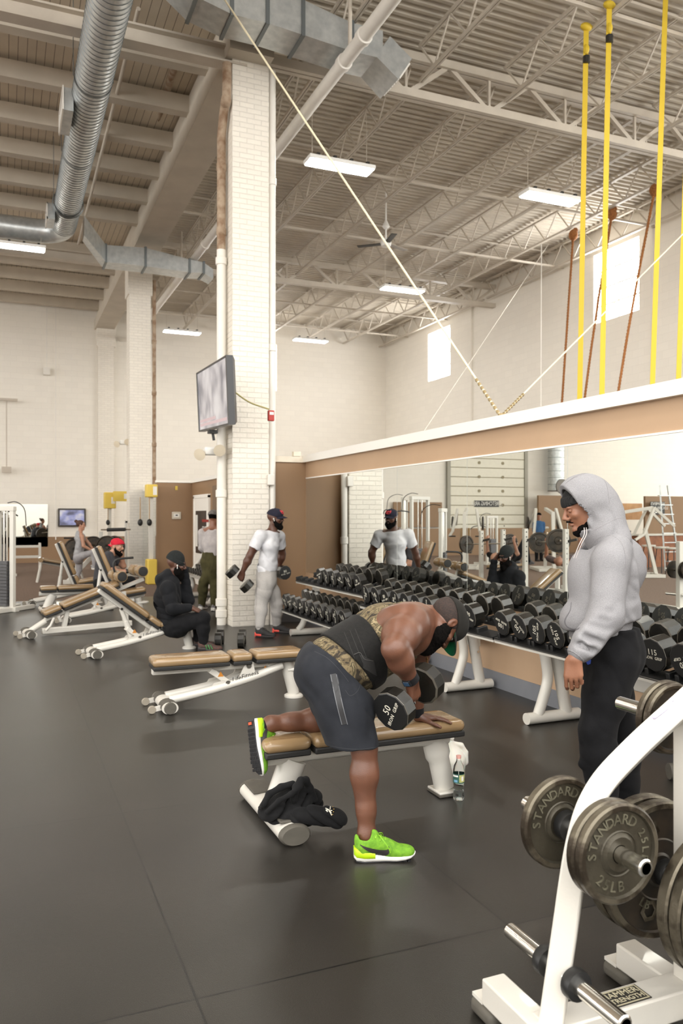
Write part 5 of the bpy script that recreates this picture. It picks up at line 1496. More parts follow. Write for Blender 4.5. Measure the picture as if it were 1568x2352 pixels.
def shoe(name, o, fx, fz, parent, cols, k=1.0, side=1, swoosh=True, world_off=True, tread=True):
    """o heel on the ground, fx toe direction, fz up the leg, cols: sole, heel clip, upper, accent, lace"""
    fx = Vector(fx).normalized(); fz = Vector(fz); fz = (fz - fx * fz.dot(fx)).normalized(); fy = fz.cross(fx)
    o = Vector(o); W = lambda x, y, z: o + (fx * x + fy * y + fz * z) * k
    sta = shoe_local()
    def ring(x, w, sh, zt, zb, ins=0.0):
        r = []
        for a in range(16):
            th = 2 * PI * a / 16; c, s_ = math.cos(th), math.sin(th)
            yy = math.copysign(abs(c) ** 0.6, c) * (w - ins); zz = (zt + zb) / 2 + math.copysign(abs(s_) ** 0.5, s_) * (zt - zb) / 2
            r.append(W(x, sh + yy, zz))
        return r
    m = MB().loft([ring(*q) for q in sta]); so = m.build('shoe_sole', cols[0], parent, world=True, smooth=50)
    m = MB().loft([ring(x, w + 0.003, sh, zt + 0.010, zb + 0.014) for x, w, sh, zt, zb in sta[:4]]); m.build('heel_clip', cols[1], parent, world=True, smooth=50)
    MB().loft([ring(x, w - 0.003, sh, zb + 0.006, zb - 0.0025) for x, w, sh, zt, zb in sta[:-1]]).build('outsole', pm('outsole_grey', (44, 44, 46), 0.7), so, world=True, smooth=50)
    B = Body(0.022)
    P = lambda x, y, z: W(x, y, z)
    R3 = np.array(Matrix((fx, fy, fz)).transposed())
    B.cone(P(0.045, 0, 0.045), 0.038 * k, P(0.05, 0, 0.085), 0.036 * k).cone(P(0.05, 0, 0.07), 0.04 * k, P(0.15, 0.003, 0.055), 0.039 * k)
    B.cone(P(0.09, 0, 0.095), 0.03 * k, P(0.17, 0.003, 0.058), 0.034 * k)
    B.ell(P(0.215, 0.004, 0.036), np.array((0.072, 0.046, 0.034)) * k, R3, 0.03).ell(P(0.262, 0, 0.034), np.array((0.03, 0.034, 0.023)) * k, R3, 0.02)
    B.ell(P(0.095, 0, 0.125), np.array((0.022, 0.018, 0.02)) * k, R3, 0.02).ell(P(0.012, 0, 0.105), np.array((0.008, 0.014, 0.02)) * k, R3, 0.02)
    B.cut(P(0.1, 0, 0.02), -fz, 0.003)
    B.cone(P(0.055, 0, 0.14), 0.032 * k, P(0.052, 0, 0.085), 0.027 * k, 0.008, None, True)
    up = flesh('shoe_upper', B, cols[2], parent, 0.004)
    # toe and heel overlays, laces
    m = MB()
    for i in range(5):
        x = 0.105 + i * 0.021; z = 0.128 - i * 0.0135
        m.tube([P(x - 0.004, -0.028, z - 0.016), P(x + 0.004, -0.01, z + 0.001), P(x + 0.006, 0.01, z + 0.001), P(x, 0.028, z - 0.016)], 0.0034 * k, 6)
    m.tube(bez([P(0.12, -0.01, 0.122), P(0.135, -0.04, 0.11), P(0.16, -0.05, 0.075), P(0.17, -0.05, 0.05)], 5), 0.0026 * k, 6)
    m.tube(bez([P(0.12, 0.01, 0.122), P(0.14, 0.035, 0.112), P(0.15, 0.05, 0.08)], 5), 0.0026 * k, 6)
    m.build('laces', cols[4], parent, world=True, smooth=60)
    if tread:
        m = MB()
        for i in range(13):
            x = 0.018 + i * 0.0205
            q = [s for s in sta if s[0] <= x][-1]; w = q[1] - 0.006; n = 5
            for j in range(n):
                y = -w + 2 * w * (j + 0.5) / n; m.box((0, 0, 0), (0, 0, 0)) if False else m.add([W(x + a * 0.0075, q[2] + y + b * w / n * 0.75, q[4] - 0.003 + c * 0.0022) for a in (-1, 1) for b in (-1, 1) for c in (-1, 1)], [(0, 1, 3, 2), (4, 6, 7, 5), (0, 4, 5, 1), (2, 3, 7, 6), (0, 2, 6, 4), (1, 5, 7, 3)])
        m.build('tread', pm('outsole_black', (24, 24, 26), 0.7), so, world=True)
    bv = Skin3([up])
    if swoosh:
        for sd in (-1, 1):
            # a curved tick along the side, laid on the upper
            pts = [(0.028, 0.088), (0.06, 0.07), (0.095, 0.055), (0.13, 0.047), (0.156, 0.05), (0.166, 0.062), (0.162, 0.076)]
            wd = [0.004, 0.016, 0.025, 0.03, 0.026, 0.016, 0.004]
            rows = [[] for _ in range(5)]
            P_ = bez([(x, z, w_) for (x, z), w_ in zip(pts, wd)], 4)
            for x, z, wv in P_:
                for dz, lst in zip((wv / 2, wv / 4, 0, -wv / 4, -wv / 2), rows):
                    src = W(x, sd * 0.12, z + dz); l, n, i, d = bv.t[0].ray_cast(src, fy * -sd)
                    lst.append(l + n * 0.0022 if l is not None else None)
            ok = [i for i in range(len(P_)) if all(q[i] is not None for q in rows)]
            vs = [q[i] for i in ok for q in rows]
            fs = [(5 * i + j, 5 * i + j + 1, 5 * i + j + 6, 5 * i + j + 5) for i in range(len(ok) - 1) for j in range(4)]
            if fs: add_mesh('shoe_tick', vs, fs, cols[3], up, None, None, None, True)
    return up


NEON = pm('neon_yellow', (178, 214, 22), 0.5); LIME = pm('lime_knit', (116, 168, 34), 0.75, rgb2=(92, 144, 28), vscale=50, bump=0.3, bscale=400)
SOLEW = pm('white_foam', (232, 230, 224), 0.55); SHOEBLK = pm('shoe_black', (44, 40, 40), 0.6)
SOCKB = cloth('black_sock', (26, 26, 27)); LIMEL = pm('lime_lace', (128, 184, 40), 0.6)

# ================================================================ the lifter
LAT = Vector((0, 1, 0))
RT = Vector((CA, -SA, 0)); DP = Vector((SA, CA, 0)); UP = Vector((0, 0, 1))
lifter = thing('person', 'man in camouflage tank top and dark shorts rowing a dumbbell over the bench', 'person', flo(870, 1970))
S0, S1, S2, S3, S4 = at(765, 1536, 4.06), at(820, 1506, 4.13), at(886, 1462, 4.2), at(938, 1436, 4.25), at(985, 1432, 4.28)
def torso(B, g, upto=4):
    B.cone(S0, .158 + g, S1, .15 + g, .05, (LAT, 1.12)); B.cone(S1, .15 + g, S2, .155 + g, .05, (LAT, 1.18)); B.cone(S2, .155 + g, S3, .118 + g, .05, (LAT, 1.35))
    return B
B = Body(0.03); torso(B, 0)
# skin: shoulders, arms
SHR, ELR = at(938, 1434, 4.02), at(905, 1490, 3.77)
DB_C = at(941, 1597, 3.92); DB_A = (RT * .603 + UP * .301 + DP * .74).normalized()
hn = RT * .78 - DP * .62; hn = (hn - DB_A * hn.dot(DB_A)).normalized()
hd = DB_A.cross(hn).normalized()
if hd.z > 0: hd = -hd
WRR = DB_C - hd * .085 + hn * .026
B.cone(at(955, 1428, 4.16), .1, SHR, .098, .05).cone(SHR, .104, SHR.lerp(ELR, .55), .082, .03).cone(SHR.lerp(ELR, .5), .084, ELR, .057, .03)
B.ell(SHR.lerp(ELR, .45) + RT * -.02, (.075, .075, .075), k=.04)
B.cone(ELR, .056, ELR.lerp(WRR, .35), .061, .03).cone(ELR.lerp(WRR, .35), .061, WRR, .034, .03)
SHL, ELL, WRL = at(968, 1440, 4.44), at(955, 1545, 4.54), at(958, 1644, 4.56)
B.cone(S3, .1, SHL, .085, .05).cone(SHL, .088, ELL, .056, .03).cone(ELL, .056, ELL.lerp(WRL, .3), .056).cone(ELL.lerp(WRL, .3), .056, WRL, .031)
# pectorals and shoulder blades
B.ell(at(950, 1468, 4.1), (.075, .085, .07), k=.06).ell(at(962, 1466, 4.34), (.075, .085, .07), k=.06)
B.ell(at(905, 1422, 4.06), (.07, .07, .06), k=.06)
# neck and head
HC = at(1019, 1431, 4.24)
HF = (RT * .20 + DP * .08 - UP * .97).normalized(); HU = (RT * .84 + DP * .5 + UP * .20)
HR = frame(HF, HU); HS = 1.06
B.cone(S3, .085, at(995, 1426, 4.27), .078, .05).cone(at(985, 1428, 4.27), .08, HC - Vector(HR.col[2]) * .06, .07, .03)
head_body(HC, HR, HS, B=B); _, T = head_body(HC, HR, HS)
# lower legs
KR, AR = at(837, 1716, 3.87), at(842, 1918, 3.82)
B.cone(at(775, 1580, 3.94), .105, KR - RT * .005, .06).cone(KR, .06, KR.lerp(AR, .32), .065).cone(KR.lerp(AR, .3) - RT * .008, .066, KR.lerp(AR, .72), .044).cone(KR.lerp(AR, .7), .044, AR, .04).cone(AR, .04, AR + Vector((0.02, 0, -.06)), .038)
KL, AL = at(786, 1648, 4.42), at(622, 1662, 4.28)
B.cone(at(770, 1575, 4.24), .11, KL, .068).cone(KL, .064, KL.lerp(AL, .4), .064).cone(KL.lerp(AL, .38), .065, KL.lerp(AL, .75), .046).cone(KL.lerp(AL, .7), .046, AL, .039).cone(AL, .039, AL - Vector((.05, 0, .02)), .036)
# hands
hand_body(B, WRR, hd, hn, -1, (1.32, 1.34, 1.34, 1.34), (0.25, 0.9), 0.0, 1.08)
HLd = (RT * .93 + DP * .25 - UP * .10).normalized()
hand_body(B, WRL + Vector((0, 0, -.004)), HLd, (0.12, 0, 1), 1, (0.12, 0.12, 0.14, 0.16), (0.75, 0.15), 0.2, 1.06)
sk = flesh('body', B, [SK_DARK], lifter, 0.0042, 2)
del lifter['label']; lifter['label'] = 'man in camouflage tank top and dark shorts rowing a dumbbell over the bench'
# face
eyes(lifter, T, HR, HS)
flesh('beard', beard_body(T, HS * 1.08, HR, 1.6, 3), HAIR, lifter, 0.004)
B = Body(0.02); B.ell(T(0, -0.02, 0.03), np.array((.0805, .104, .089)) * HS, np.array(HR)); B.cut(T(0, .01, -.03), np.array(HR) @ np.array((0, 0.7, -.5)), .004).cut(T(0, .03, 0), np.array(HR) @ np.array((0, 1, 0)), .004)
flesh('hair', B, pm('cropped_hair', (58, 42, 36), 0.8, rgb2=(36, 28, 24), vscale=120, bump=0.4, bscale=300), lifter, 0.004)
CAPG = cloth('charcoal_cap', (40, 38, 35), (33, 32, 29)); GREEN = cloth('green_underbrim', (18, 104, 66), (14, 90, 56))
cap_parts(lifter, T, HR, HS * 1.03, [CAPG], GREEN, -0.004, 0.078)

# camouflage tank top
CAMO = bpy.data.materials.new('camouflage_cloth'); CAMO.use_nodes = True; nt = CAMO.node_tree; N = nt.nodes; L = nt.links; b_ = N['Principled BSDF']
tc = N.new('ShaderNodeTexCoord'); mp = N.new('ShaderNodeMapping'); mp.inputs['Scale'].default_value = (1, 1.6, 0.7); mp.inputs['Rotation'].default_value = (0.3, 0.5, 0.2); L.new(tc.outputs['Object'], mp.inputs[0])
n1 = N.new('ShaderNodeTexNoise'); n1.inputs['Scale'].default_value = 22; n1.inputs['Detail'].default_value = 6; n1.inputs['Distortion'].default_value = 0.5; L.new(mp.outputs[0], n1.inputs[0])
r = N.new('ShaderNodeValToRGB'); r.color_ramp.interpolation = 'CONSTANT'; L.new(n1.outputs[0], r.inputs[0])
el = r.color_ramp.elements; el[0].position = 0; el[0].color = (*lin((44, 37, 27)), 1); el[1].position = .42; el[1].color = (*lin((88, 76, 54)), 1)
for p, c in ((.5, (116, 102, 75)), (.57, (72, 64, 44)), (.63, (142, 128, 98)), (.7, (53, 44, 32))):
    e = el.new(p); e.color = (*lin(c), 1)
L.new(r.outputs[0], b_.inputs['Base Color']); b_.inputs['Roughness'].default_value = .85
V = torso(Body(0.03), .012)
V.ell(at(960, 1468, 4.22), (.09, .16, .085), k=.06)
V.cone(S3, .095, at(968, 1418, 4.27), .088, .05)
pa, pn = plane_px((708, 1478), (815, 1600), 4.1, LAT)
if pn.dot(S0 - S2) < 0: pn = -pn
V.cut(pa, pn)
pa, pn = plane_px((975, 1386), (990, 1470), 4.25, LAT)
if pn.dot(S4 - S2) < 0: pn = -pn
V.cut(pa, pn)
ax = (S3 - S1).normalized(); V.cutcyl(at(958, 1452, 4.34), LAT, ax, .142, .3, .004, (0, -1, 0)).cutcyl(at(958, 1452, 4.45), LAT, ax, .13, .25, .004, (0, 1, 0))
V.noise(ripple(.004, 26, 4))
vest = flesh('tank_top', V, CAMO, lifter, 0.0048, 2)
# lifting belt
BELT = cloth('black_belt', (27, 26, 25), (21, 21, 20), 60, .3, 260, .75); BELT2 = pm('belt_panel', (20, 19, 18), .65, bump=.1, bscale=120)
W_ = torso(Body(0.03), .026)
pa, pn = plane_px((742, 1466), (846, 1578), 4.12, LAT)
if pn.dot(S0 - S2) < 0: pn = -pn
W_.cut(pa, pn, .008)
pa, pn = plane_px((828, 1436), (868, 1562), 4.15, LAT)
if pn.dot(S2 - S0) < 0: pn = -pn
W_.cut(pa, pn, .008)
belt = flesh('weight_belt', W_, BELT, lifter, 0.005, 2)
bv = Skin3([belt]); m = MB()
for px in ((790, 1452), (803, 1447), (815, 1444)):
    m.add(*bv.strip([px, (px[0] + 16, px[1] + 40), (px[0] + 30, px[1] + 75)], .002, .001))
m.build('belt_stitch', pm('belt_thread', (40, 39, 37), .7), belt, world=True)
m = MB(); v, f = bv.patch([(808, 1512), (830, 1504), (858, 1520), (864, 1552), (850, 1562), (832, 1560), (818, 1540)], .006); m.add(v, f); m.build('belt_panel', BELT2, belt, world=True)
m = MB(); m.add(*bv.strip([(812, 1504), (826, 1500), (836, 1514), (856, 1518)], .003, .007)); m.build('belt_piping', pm('grey_piping', (58, 56, 54), .6), belt, world=True)
# necklace
m = MB(); nk = at(980, 1500, 4.22)
m.tube(bez([at(972, 1478, 4.22), at(976, 1495, 4.22), at(979, 1512, 4.22), at(983, 1496, 4.24), at(988, 1480, 4.26)], 6), .0016, 5)
m.box(at(980, 1516, 4.22), (.004, .012, .028)).box(at(980, 1514, 4.22), (.004, .022, .006)); m.build('necklace', pm('gold', (120, 92, 60), .35, .9), lifter, world=True)

# shorts
SHORT = cloth('charcoal_fleece', (40, 42, 47), (34, 36, 41), 14, .18, 420)
A_ = Body(.05); A_.cone(S0 - RT * .02 - UP * .01, .172, S0.lerp(S1, .6), .162, .05, (LAT, 1.1)).cone(at(752, 1548, 3.98), .145, at(790, 1625, 3.93), .137).cone(at(790, 1625, 3.93), .137, at(823, 1775, 3.86), .116)
A_.ell(at(728, 1540, 4.0), (.09, .09, .11), k=.05)
ha, hn_ = at(815, 1722, 3.80), Vector((0.03, 0.02, -1))
A_.cut(ha, hn_, .004)
pa, pn = plane_px((716, 1484), (842, 1606), 4.1, LAT)
if pn.dot(S2 - S0) < 0: pn = -pn
A_.cut(pa, pn, .004).noise(ripple(.005, 20, 9, (1, 1, .6))).noise(crease(.012, RT * .8 + UP * .6, 30, 3, .9, 8, lambda P: np.clip(((P - np.array(at(805, 1600, 3.9))) @ np.array(RT) + .12) * 5, 0, 1)))
C_ = Body(.05); C_.cone(S0 + LAT * .05, .16, at(768, 1590, 4.26), .138).cone(at(768, 1590, 4.26), .138, at(800, 1670, 4.46), .1)
C_.ell(at(735, 1540, 4.22), (.1, .09, .12), k=.05).cone(at(745, 1610, 4.3), .075, at(752, 1668, 4.38), .05, .04)
ax2 = (KL - at(768, 1590, 4.26)).normalized(); C_.cut(KL - ax2 * .0, ax2, .004).cut(pa, pn, .004).noise(ripple(.006, 22, 12))
sh = flesh('shorts', Union([A_, C_], .03), SHORT, lifter, .0052, 2)
bv = Skin3([sh]); m = MB().mat(0); m.add(*bv.strip([(764, 1548), (772, 1585), (781, 1625), (791, 1664)], .03, .0015)).mat(1)
for dx in (-6, 7): m.add(*bv.strip([(765 + dx, 1549), (772 + dx, 1585), (781 + dx, 1625), (791 + dx, 1664)], .0035, .0025))
m.mat(0).add(*bv.strip([(774, 1555), (777, 1572), (771, 1590)], .004, .004))
m.build('zip_pocket', [pm('pocket_tape', (36, 36, 38), .5), pm('pocket_edge', (98, 100, 104), .5)], sh, world=True)
m = MB(); m.add(*bv.strip([(758, 1713), (790, 1719), (830, 1721), (866, 1716)], .0025, .001)); m.add(*bv.strip([(722, 1496), (752, 1512), (780, 1540), (800, 1566)], .0025, .001)); m.add(*bv.strip([(828, 1570), (820, 1588), (804, 1598), (792, 1585)], .0025, .001))
m.build('shorts_seam', pm('seam_dark', (46, 48, 52), .8), sh, world=True)
# white undershirt edge
# watch, wrist wraps
fa = (WRR - ELR).normalized(); w0 = WRR - fa * .022
m = MB(); m.lathe([(.036, -.03), (.0415, -.027), (.0415, .022), (.036, .025)], w0, fa, 24); wr = m.build('wrist_wrap', cloth('black_band', (30, 30, 32)), lifter, world=True, smooth=50)
m = MB(); wn = (-DP * .75 - RT * .5 + UP * .2); wn = (wn - fa * wn.dot(fa)).normalized(); wx = wn.cross(fa)
m.mat(0).box(w0 + wn * .042 - fa * .004, (.038, .034, .012), Matrix((wx, fa, wn)).transposed()).mat(1).box(w0 + wn * .0485 - fa * .004, (.03, .026, .002), Matrix((wx, fa, wn)).transposed()); m.build('watch', [pm('watch_black', (24, 26, 30), .4), pm('watch_screen', (60, 84, 110), .15)], lifter, world=True, bevel=.003)
fa2 = (WRL - ELL).normalized(); m = MB(); m.lathe([(.033, -.05), (.0385, -.046), (.038, .0), (.034, .006)], WRL - fa2 * .002, fa2, 24); m.build('wrist_wrap', MATS['black_band'], lifter, world=True, smooth=50)
m = MB(); m.lathe([(.0105, -.003), (.0125, 0), (.0105, .003)], WRR + hd * .112 * 1.08 - hn * .012, hd.cross(hn), 12); m.build('ring', CHROME, lifter, world=True)
# socks and shoes
hl = flo(812, 1976); dirf = (flo(938, 1972) - hl); dirf.z = 0; dirf.normalize()
shoe('right', hl, dirf, UP, lifter, [SOLEW, NEON, LIME, SHOEBLK, LIMEL], 0.985)
B = Body(.01); B.cone(AR + UP * .0, .045, AR + dirf * .005 - UP * .06, .045); B.cut(AR + UP * .012, UP - RT * .25, .003); flesh('sock', B, SOCKB, lifter, .004)
h2 = at(574, 1652, 4.24); d2 = (at(588, 1768, 4.17) - h2).normalized()
shoe('left', h2, d2, RT * .8 + DP * .6, lifter, [SOLEW, NEON, LIME, SHOEBLK, LIMEL], 0.985)
m = MB(); oo = h2 + d2 * .022; nn = -(RT * .8 + DP * .6 - d2 * (RT * .8 + DP * .6).dot(d2)).normalized()
m.box(oo + nn * .0035, (.014, .03, .003), Matrix((d2, nn.cross(d2), nn)).transposed()); m.build('sole_tag', pm('orange_tag', (226, 96, 60), .5), lifter, world=True)
B = Body(.01); B.cone(AL, .0405, AL - Vector((.06, 0, .02)), .039); B.cut(AL + RT * .004, RT, .003); flesh('sock', B, SOCKB, lifter, .004)
# the dumbbell in his hand
k50, _ = DBS['50']; o = place_db('50', DB_C, DB_A, math.radians(-60), 'black dumbbell marked 50 held by the bending lifter', None)


# jacket bundle on the foot bar
JK = cloth('black_jersey', (27, 27, 28), (21, 21, 22), 20, .25, 420)
jk = thing('sweatshirt', 'crumpled black sweatshirt lying over the bench\'s foot bar', 'clothing', flo(690, 1890))
def Jp(px, py, d): return at(px, py, d)
fk = lambda B, pts, r, d0=4.1: B.chain([Jp(p[0], p[1] - 2, p[2] - .02) for p in pts], [r] * len(pts), .014)
B = Body(.03)
B.ell(Jp(650, 1858, 4.1), (.115, .1, .068)).ell(Jp(678, 1836, 4.13), (.085, .085, .075)).ell(Jp(628, 1858, 4.07), (.075, .07, .04)).ell(Jp(712, 1838, 4.2), (.065, .06, .055)).ell(Jp(690, 1872, 4.1), (.09, .08, .045))
B.noise(crease(.03, RT * .8 - UP * .75 + DP * .3, 46, 5, .8, 8)).noise(crease(.014, RT * .5 + UP * .9, 80, 8, 1.0, 10))
fk(B, [(606, 1848, 4.04), (618, 1826, 4.06), (645, 1810, 4.08), (672, 1802, 4.1)], .016); fk(B, [(674, 1838, 4.05), (680, 1810, 4.05), (691, 1795, 4.07), (702, 1794, 4.1), (711, 1812, 4.12), (722, 1838, 4.14)], .018)
fk(B, [(612, 1868, 4.0), (640, 1842, 4.0), (668, 1826, 4.01), (690, 1808, 4.05)], .012)
S_ = Body(.03)
fk(S_, [(685, 1878, 4.03), (715, 1874, 4.05), (745, 1876, 4.06), (774, 1882, 4.08)], .043)
S_.noise(crease(.018, RT * .6 + UP * .8, 60, 15, .8, 10)).cone(Jp(768, 1880, 4.07), .04, Jp(779, 1881, 4.08), .036)
B.cut(Vector((0, 0, .008)), (0, 0, -1), .006); S_.cut(Vector((0, 0, .008)), (0, 0, -1), .006); B = Union([B, S_], .015)
jb = flesh('sweatshirt_cloth', B, JK, jk, .0042, 1)
bv = Skin3([jb]); m = MB().mat(0)
for st in ([(747, 1857), (755, 1861), (760, 1868)], [(748, 1861), (755, 1861)], [(757, 1860), (758, 1853)], [(754, 1864), (762, 1862)], [(756, 1864), (761, 1873)], [(752, 1865), (748, 1861)]): m.add(*bv.strip(st, .005, .003, 4))
v = bv.hit(757, 1851)
if v: m.sphere(v[0] + v[1] * .003, .004, 8, 6)
m.mat(1)
for q in ((764, 1854), (766, 1859), (765, 1865), (763, 1871)):
    v = bv.hit(*q)
    if v: m.sphere(v[0] + v[1] * .002, .0026, 6, 4)
m.build('sleeve_emblem', [LETT, pm('emblem_gold', (188, 152, 70), .5)], jb, world=True)

# ================================================================ man in the grey hoodie
def side(v, *axes):
    return sum((a * k for a, k in axes), Vector())


hm = thing('person', 'man in grey hooded sweatshirt and black sweatpants standing by the rack', 'person', flo(1390, 1880))
D = 4.28
GREYH = cloth('heather_grey_fleece', (152, 151, 153), (134, 133, 136), 230, .3, 420, .95, (.3, .7), (1, 1, 1), 3)
GREYR = cloth('grey_ribbing', (150, 149, 151), (134, 133, 136), 120, .5, 300)
BLKF = cloth('black_fleece', (20, 20, 22), (15, 15, 17), 16, .2, 420)
# body axes: he faces the left of the picture, turned a little to the camera
FW = (-RT * .999 - DP * .06).normalized(); LF = UP.cross(FW).normalized()   # LF: his left, towards the camera
LF = LF if LF.dot(DP) < 0 else -LF
HCm = at(1336, 1163, D); Rm = frame(FW * .93 - UP * .37, UP * .93 + FW * .37); sm = 1.0
Bs = Body(.03); head_body(HCm, Rm, sm, B=Bs); _, Tm = head_body(HCm, Rm, sm)
Bs.cone(at(1368, 1235, D), .062, HCm - Vector(Rm.col[2]) * .05, .058, .03)
SHm, ELm, WRm = at(1402, 1290, D - .17), at(1392, 1415, D - .24), at(1318, 1512, D - .3)
Bs.cone(ELm, .04, WRm, .03).cone(at(1380, 1245, D), .05, SHm, .05).cone(SHm, .05, ELm, .045)
hd_ = (at(1316, 1590, D - .31) - WRm).normalized()
hand_body(Bs, WRm, hd_, (LF * .8 + FW * .45), 1, (.5, .6, .68, .75), (.15, .35), .02, 1.1)
flesh('body', Bs, SK_MID, hm, .0042, 2)
eyes(hm, Tm, Rm, sm, SK_MID)
B = Body(.015)
for sx in (-1, 1): B.chain([Tm(sx * .05, .02, -.085), Tm(sx * .035, .05, -.108), Tm(0, .07, -.118)], [.018, .021, .024])
flesh('beard', B.noise(ripple(.003, 130, 5)), HAIR, hm, .004)
B = Body(.008)
B.cone(Tm(-.016, .101, -.05), .0042, Tm(.016, .101, -.05), .0042)
for sx in (-1, 1): B.cone(Tm(sx * .016, .1, -.05), .0042, Tm(sx * .03, .088, -.058), .0035)
flesh('moustache', B, HAIR, hm, .003)
beanie(hm, Tm, Rm, sm, knit('black_knit', (30, 30, 31)), .045)
# hooded sweatshirt
B = Body(.05)
NKm = at(1382, 1238, D)
c0, c1, c2, c3 = at(1392, 1260, D), at(1392, 1315, D), at(1383, 1385, D), at(1376, 1445, D)
B.cone(c0, .105, c1, .135, .06, (LF, 1.45)).cone(c1, .135, c2, .158, .06, (LF, 1.22)).cone(c2, .156, c3, .162, .06, (LF, 1.12))
B.ell(at(1425, 1300, D), (.1, .14, .15), np.array(frame(FW, UP)), .06).ell(at(1352, 1320, D), (.12, .11, .14), np.array(frame(FW, UP)), .06)
B.ell(at(1330, 1425, D), (.13, .1, .09), np.array(frame(FW, UP)), .06)
ARM = Body(.05)
for s_, SH, EL, WR in ((1, SHm, ELm, WRm), (-1, at(1385, 1290, D + .22), at(1388, 1410, D + .27), at(1345, 1500, D + .24))):
    ARM.cone(c0 + LF * s_ * .12, .085, SH, .093, .05).cone(SH, .092, EL, .086, .03).cone(EL, .086, EL.lerp(WR, .6), .07, .03).cone(EL.lerp(WR, .55), .069, EL.lerp(WR, .82), .06, .03)
    for f, r_ in ((.15, .078), (.3, .077), (.48, .07), (.66, .066)):   # folds gathered at the elbow and forearm
        p = EL.lerp(WR, f); a_ = (WR - EL).normalized(); q = a_.cross(LF).normalized()
        ARM.cone(p + q * .045 + LF * s_ * .036, .019, p - q * .03 + LF * s_ * .05 + a_ * .03, .016, .03)
# back folds hanging from the shoulder
for a_, b_, r_ in (((1430, 1255), (1452, 1400), .03), ((1415, 1285), (1432, 1395), .026), ((1448, 1300), (1462, 1420), .03)):
    B.cone(at(*a_, D - .14), r_, at(*b_, D - .1), r_ * .8, .03)
B.cone(at(1440, 1425, D - .14), .03, at(1400, 1445, D - .17), .026, .03).cone(at(1452, 1410, D - .05), .04, at(1420, 1432, D - .15), .03, .03)
cn = (UP * -1.0 + RT * -.06).normalized()
pa, pn = plane_px((1290, 1448), (1462, 1416), D, LF)
if pn.z > 0: pn = -pn
B.cut(pa, pn, .02).noise(ripple(.0045, 22, 31)).noise(crease(.006, RT * .8 + UP * .5, 26, 36, .9, 7, lambda P: np.clip(((P - np.array(at(1400, 1300, D))) @ np.array(RT)) * 8 + .3, 0.1, 1)))
for q0, q1 in (((1350, 1410), (1392, 1428)), ((1354, 1434), (1398, 1448)), ((1344, 1462), (1384, 1478)), ((1372, 1392), (1404, 1404)), ((1334, 1482), (1362, 1494))): ARM.cone(at(*q0, D - .335), .013, at(*q1, D - .34), .010, .025, None, True)
ARM.noise(ripple(.0025, 20, 32)).noise(crease(.006, UP * .8 - RT * .5, 30, 38, .7, 7, lambda P: np.clip((at(0, 1400, D).z - P[:, 2]) * 7, 0.1, 1)))
sw = Body(.03)   # ribbed waistband
sw.cone(at(1380, 1420, D), .158, at(1376, 1475, D), .158, .03, (LF, 1.1)).cut(at(1376, 1453, D), pn, .01).cut(pa + UP * .02, -pn, .006)
B.cutcyl(at(1352, 1225, D), (UP * .9 + FW * .35), LF, .066, .068, .01)
hood = Body(.03)
R3 = np.array(Rm)
hood.ell(Tm(0, -.02, .045), (.116, .142, .125), R3, .05).ell(at(1368, 1160, D), (.11, .115, .12), np.array(frame(FW, UP)), .05).ell(at(1385, 1175, D), (.08, .095, .1), np.array(frame(FW, UP)), .05)
hood.cone(at(1392, 1195, D), .085, at(1402, 1240, D), .105, .05, (LF, 1.25)).cone(at(1354, 1222, D), .052, at(1395, 1250, D), .09, .05, (LF, 1.6)).cone(at(1350, 1205, D), .06, at(1385, 1220, D), .08, .05, (LF, 1.5))
hood.noise(ripple(.004, 22, 33)).noise(crease(.014, RT * .9 + UP * .1, 30, 34, .9, 7, lambda P: np.clip((at(0, 1165, D).z - P[:, 2]) * 8, 0, 1)))
inner = Body(.02)
def carve(P, d):
    """opens the hood: a plane across the face edge and a hollow behind it"""
    A1, B1 = at(1285, 1112, D), at(1343, 1214, D); n = np.array((B1 - A1).cross(LF).normalized())
    if n @ np.array(RT) > 0: n = -n
    f = np.clip((P[:, 2] - (B1.z - .02)) / .02, 0, 1)
    d = np.where(f > 0, np.maximum(d, ((P - np.array(A1)) @ n) * f - (1 - f) * .05), d)
    X = (P - np.array(Tm(0, .01, .0))) @ R3 / np.array((.1, .14, .128)); l = np.linalg.norm(X, axis=1)
    return np.maximum(d, -(l - 1) * .1)
swt = flesh('hooded_sweatshirt', Union([B, ARM], .025), GREYH, hm, .0055, 2)
hd2 = flesh('hood', Union([hood], .02, (carve,)), GREYH, swt, .0048, 2)
flesh('waistband', sw, GREYR, swt, .0055)
cf = Body(.01); aw = (WRm - ELm).normalized(); cf.cone(WRm - aw * .075, .053, WRm - aw * .012, .048); cf.cut(WRm - aw * .008, aw, .004).cut(WRm - aw * .075, -aw, .004); flesh('cuff', cf, GREYR, swt, .0045)
bv = Skin3([swt, hd2]); m = MB()
SEAMG = pm('seam_grey', (150, 148, 150), .9)
for st in ([(1345, 1282), (1362, 1245), (1392, 1228), (1422, 1240), (1436, 1275), (1436, 1310)], [(1290, 1119), (1306, 1104), (1335, 1089), (1370, 1088), (1392, 1112), (1400, 1155)], [(1292, 1122), (1303, 1150), (1322, 1186), (1338, 1210)], [(1362, 1218), (1385, 1206), (1412, 1192), (1428, 1188)]): m.add(*bv.strip(st, .003, .0015, 8))
m.build('sweatshirt_seam', SEAMG, swt, world=True)
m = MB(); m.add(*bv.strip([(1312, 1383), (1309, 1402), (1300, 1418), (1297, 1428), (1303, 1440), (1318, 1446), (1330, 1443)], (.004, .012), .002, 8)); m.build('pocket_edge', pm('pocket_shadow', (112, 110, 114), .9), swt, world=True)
m = MB()
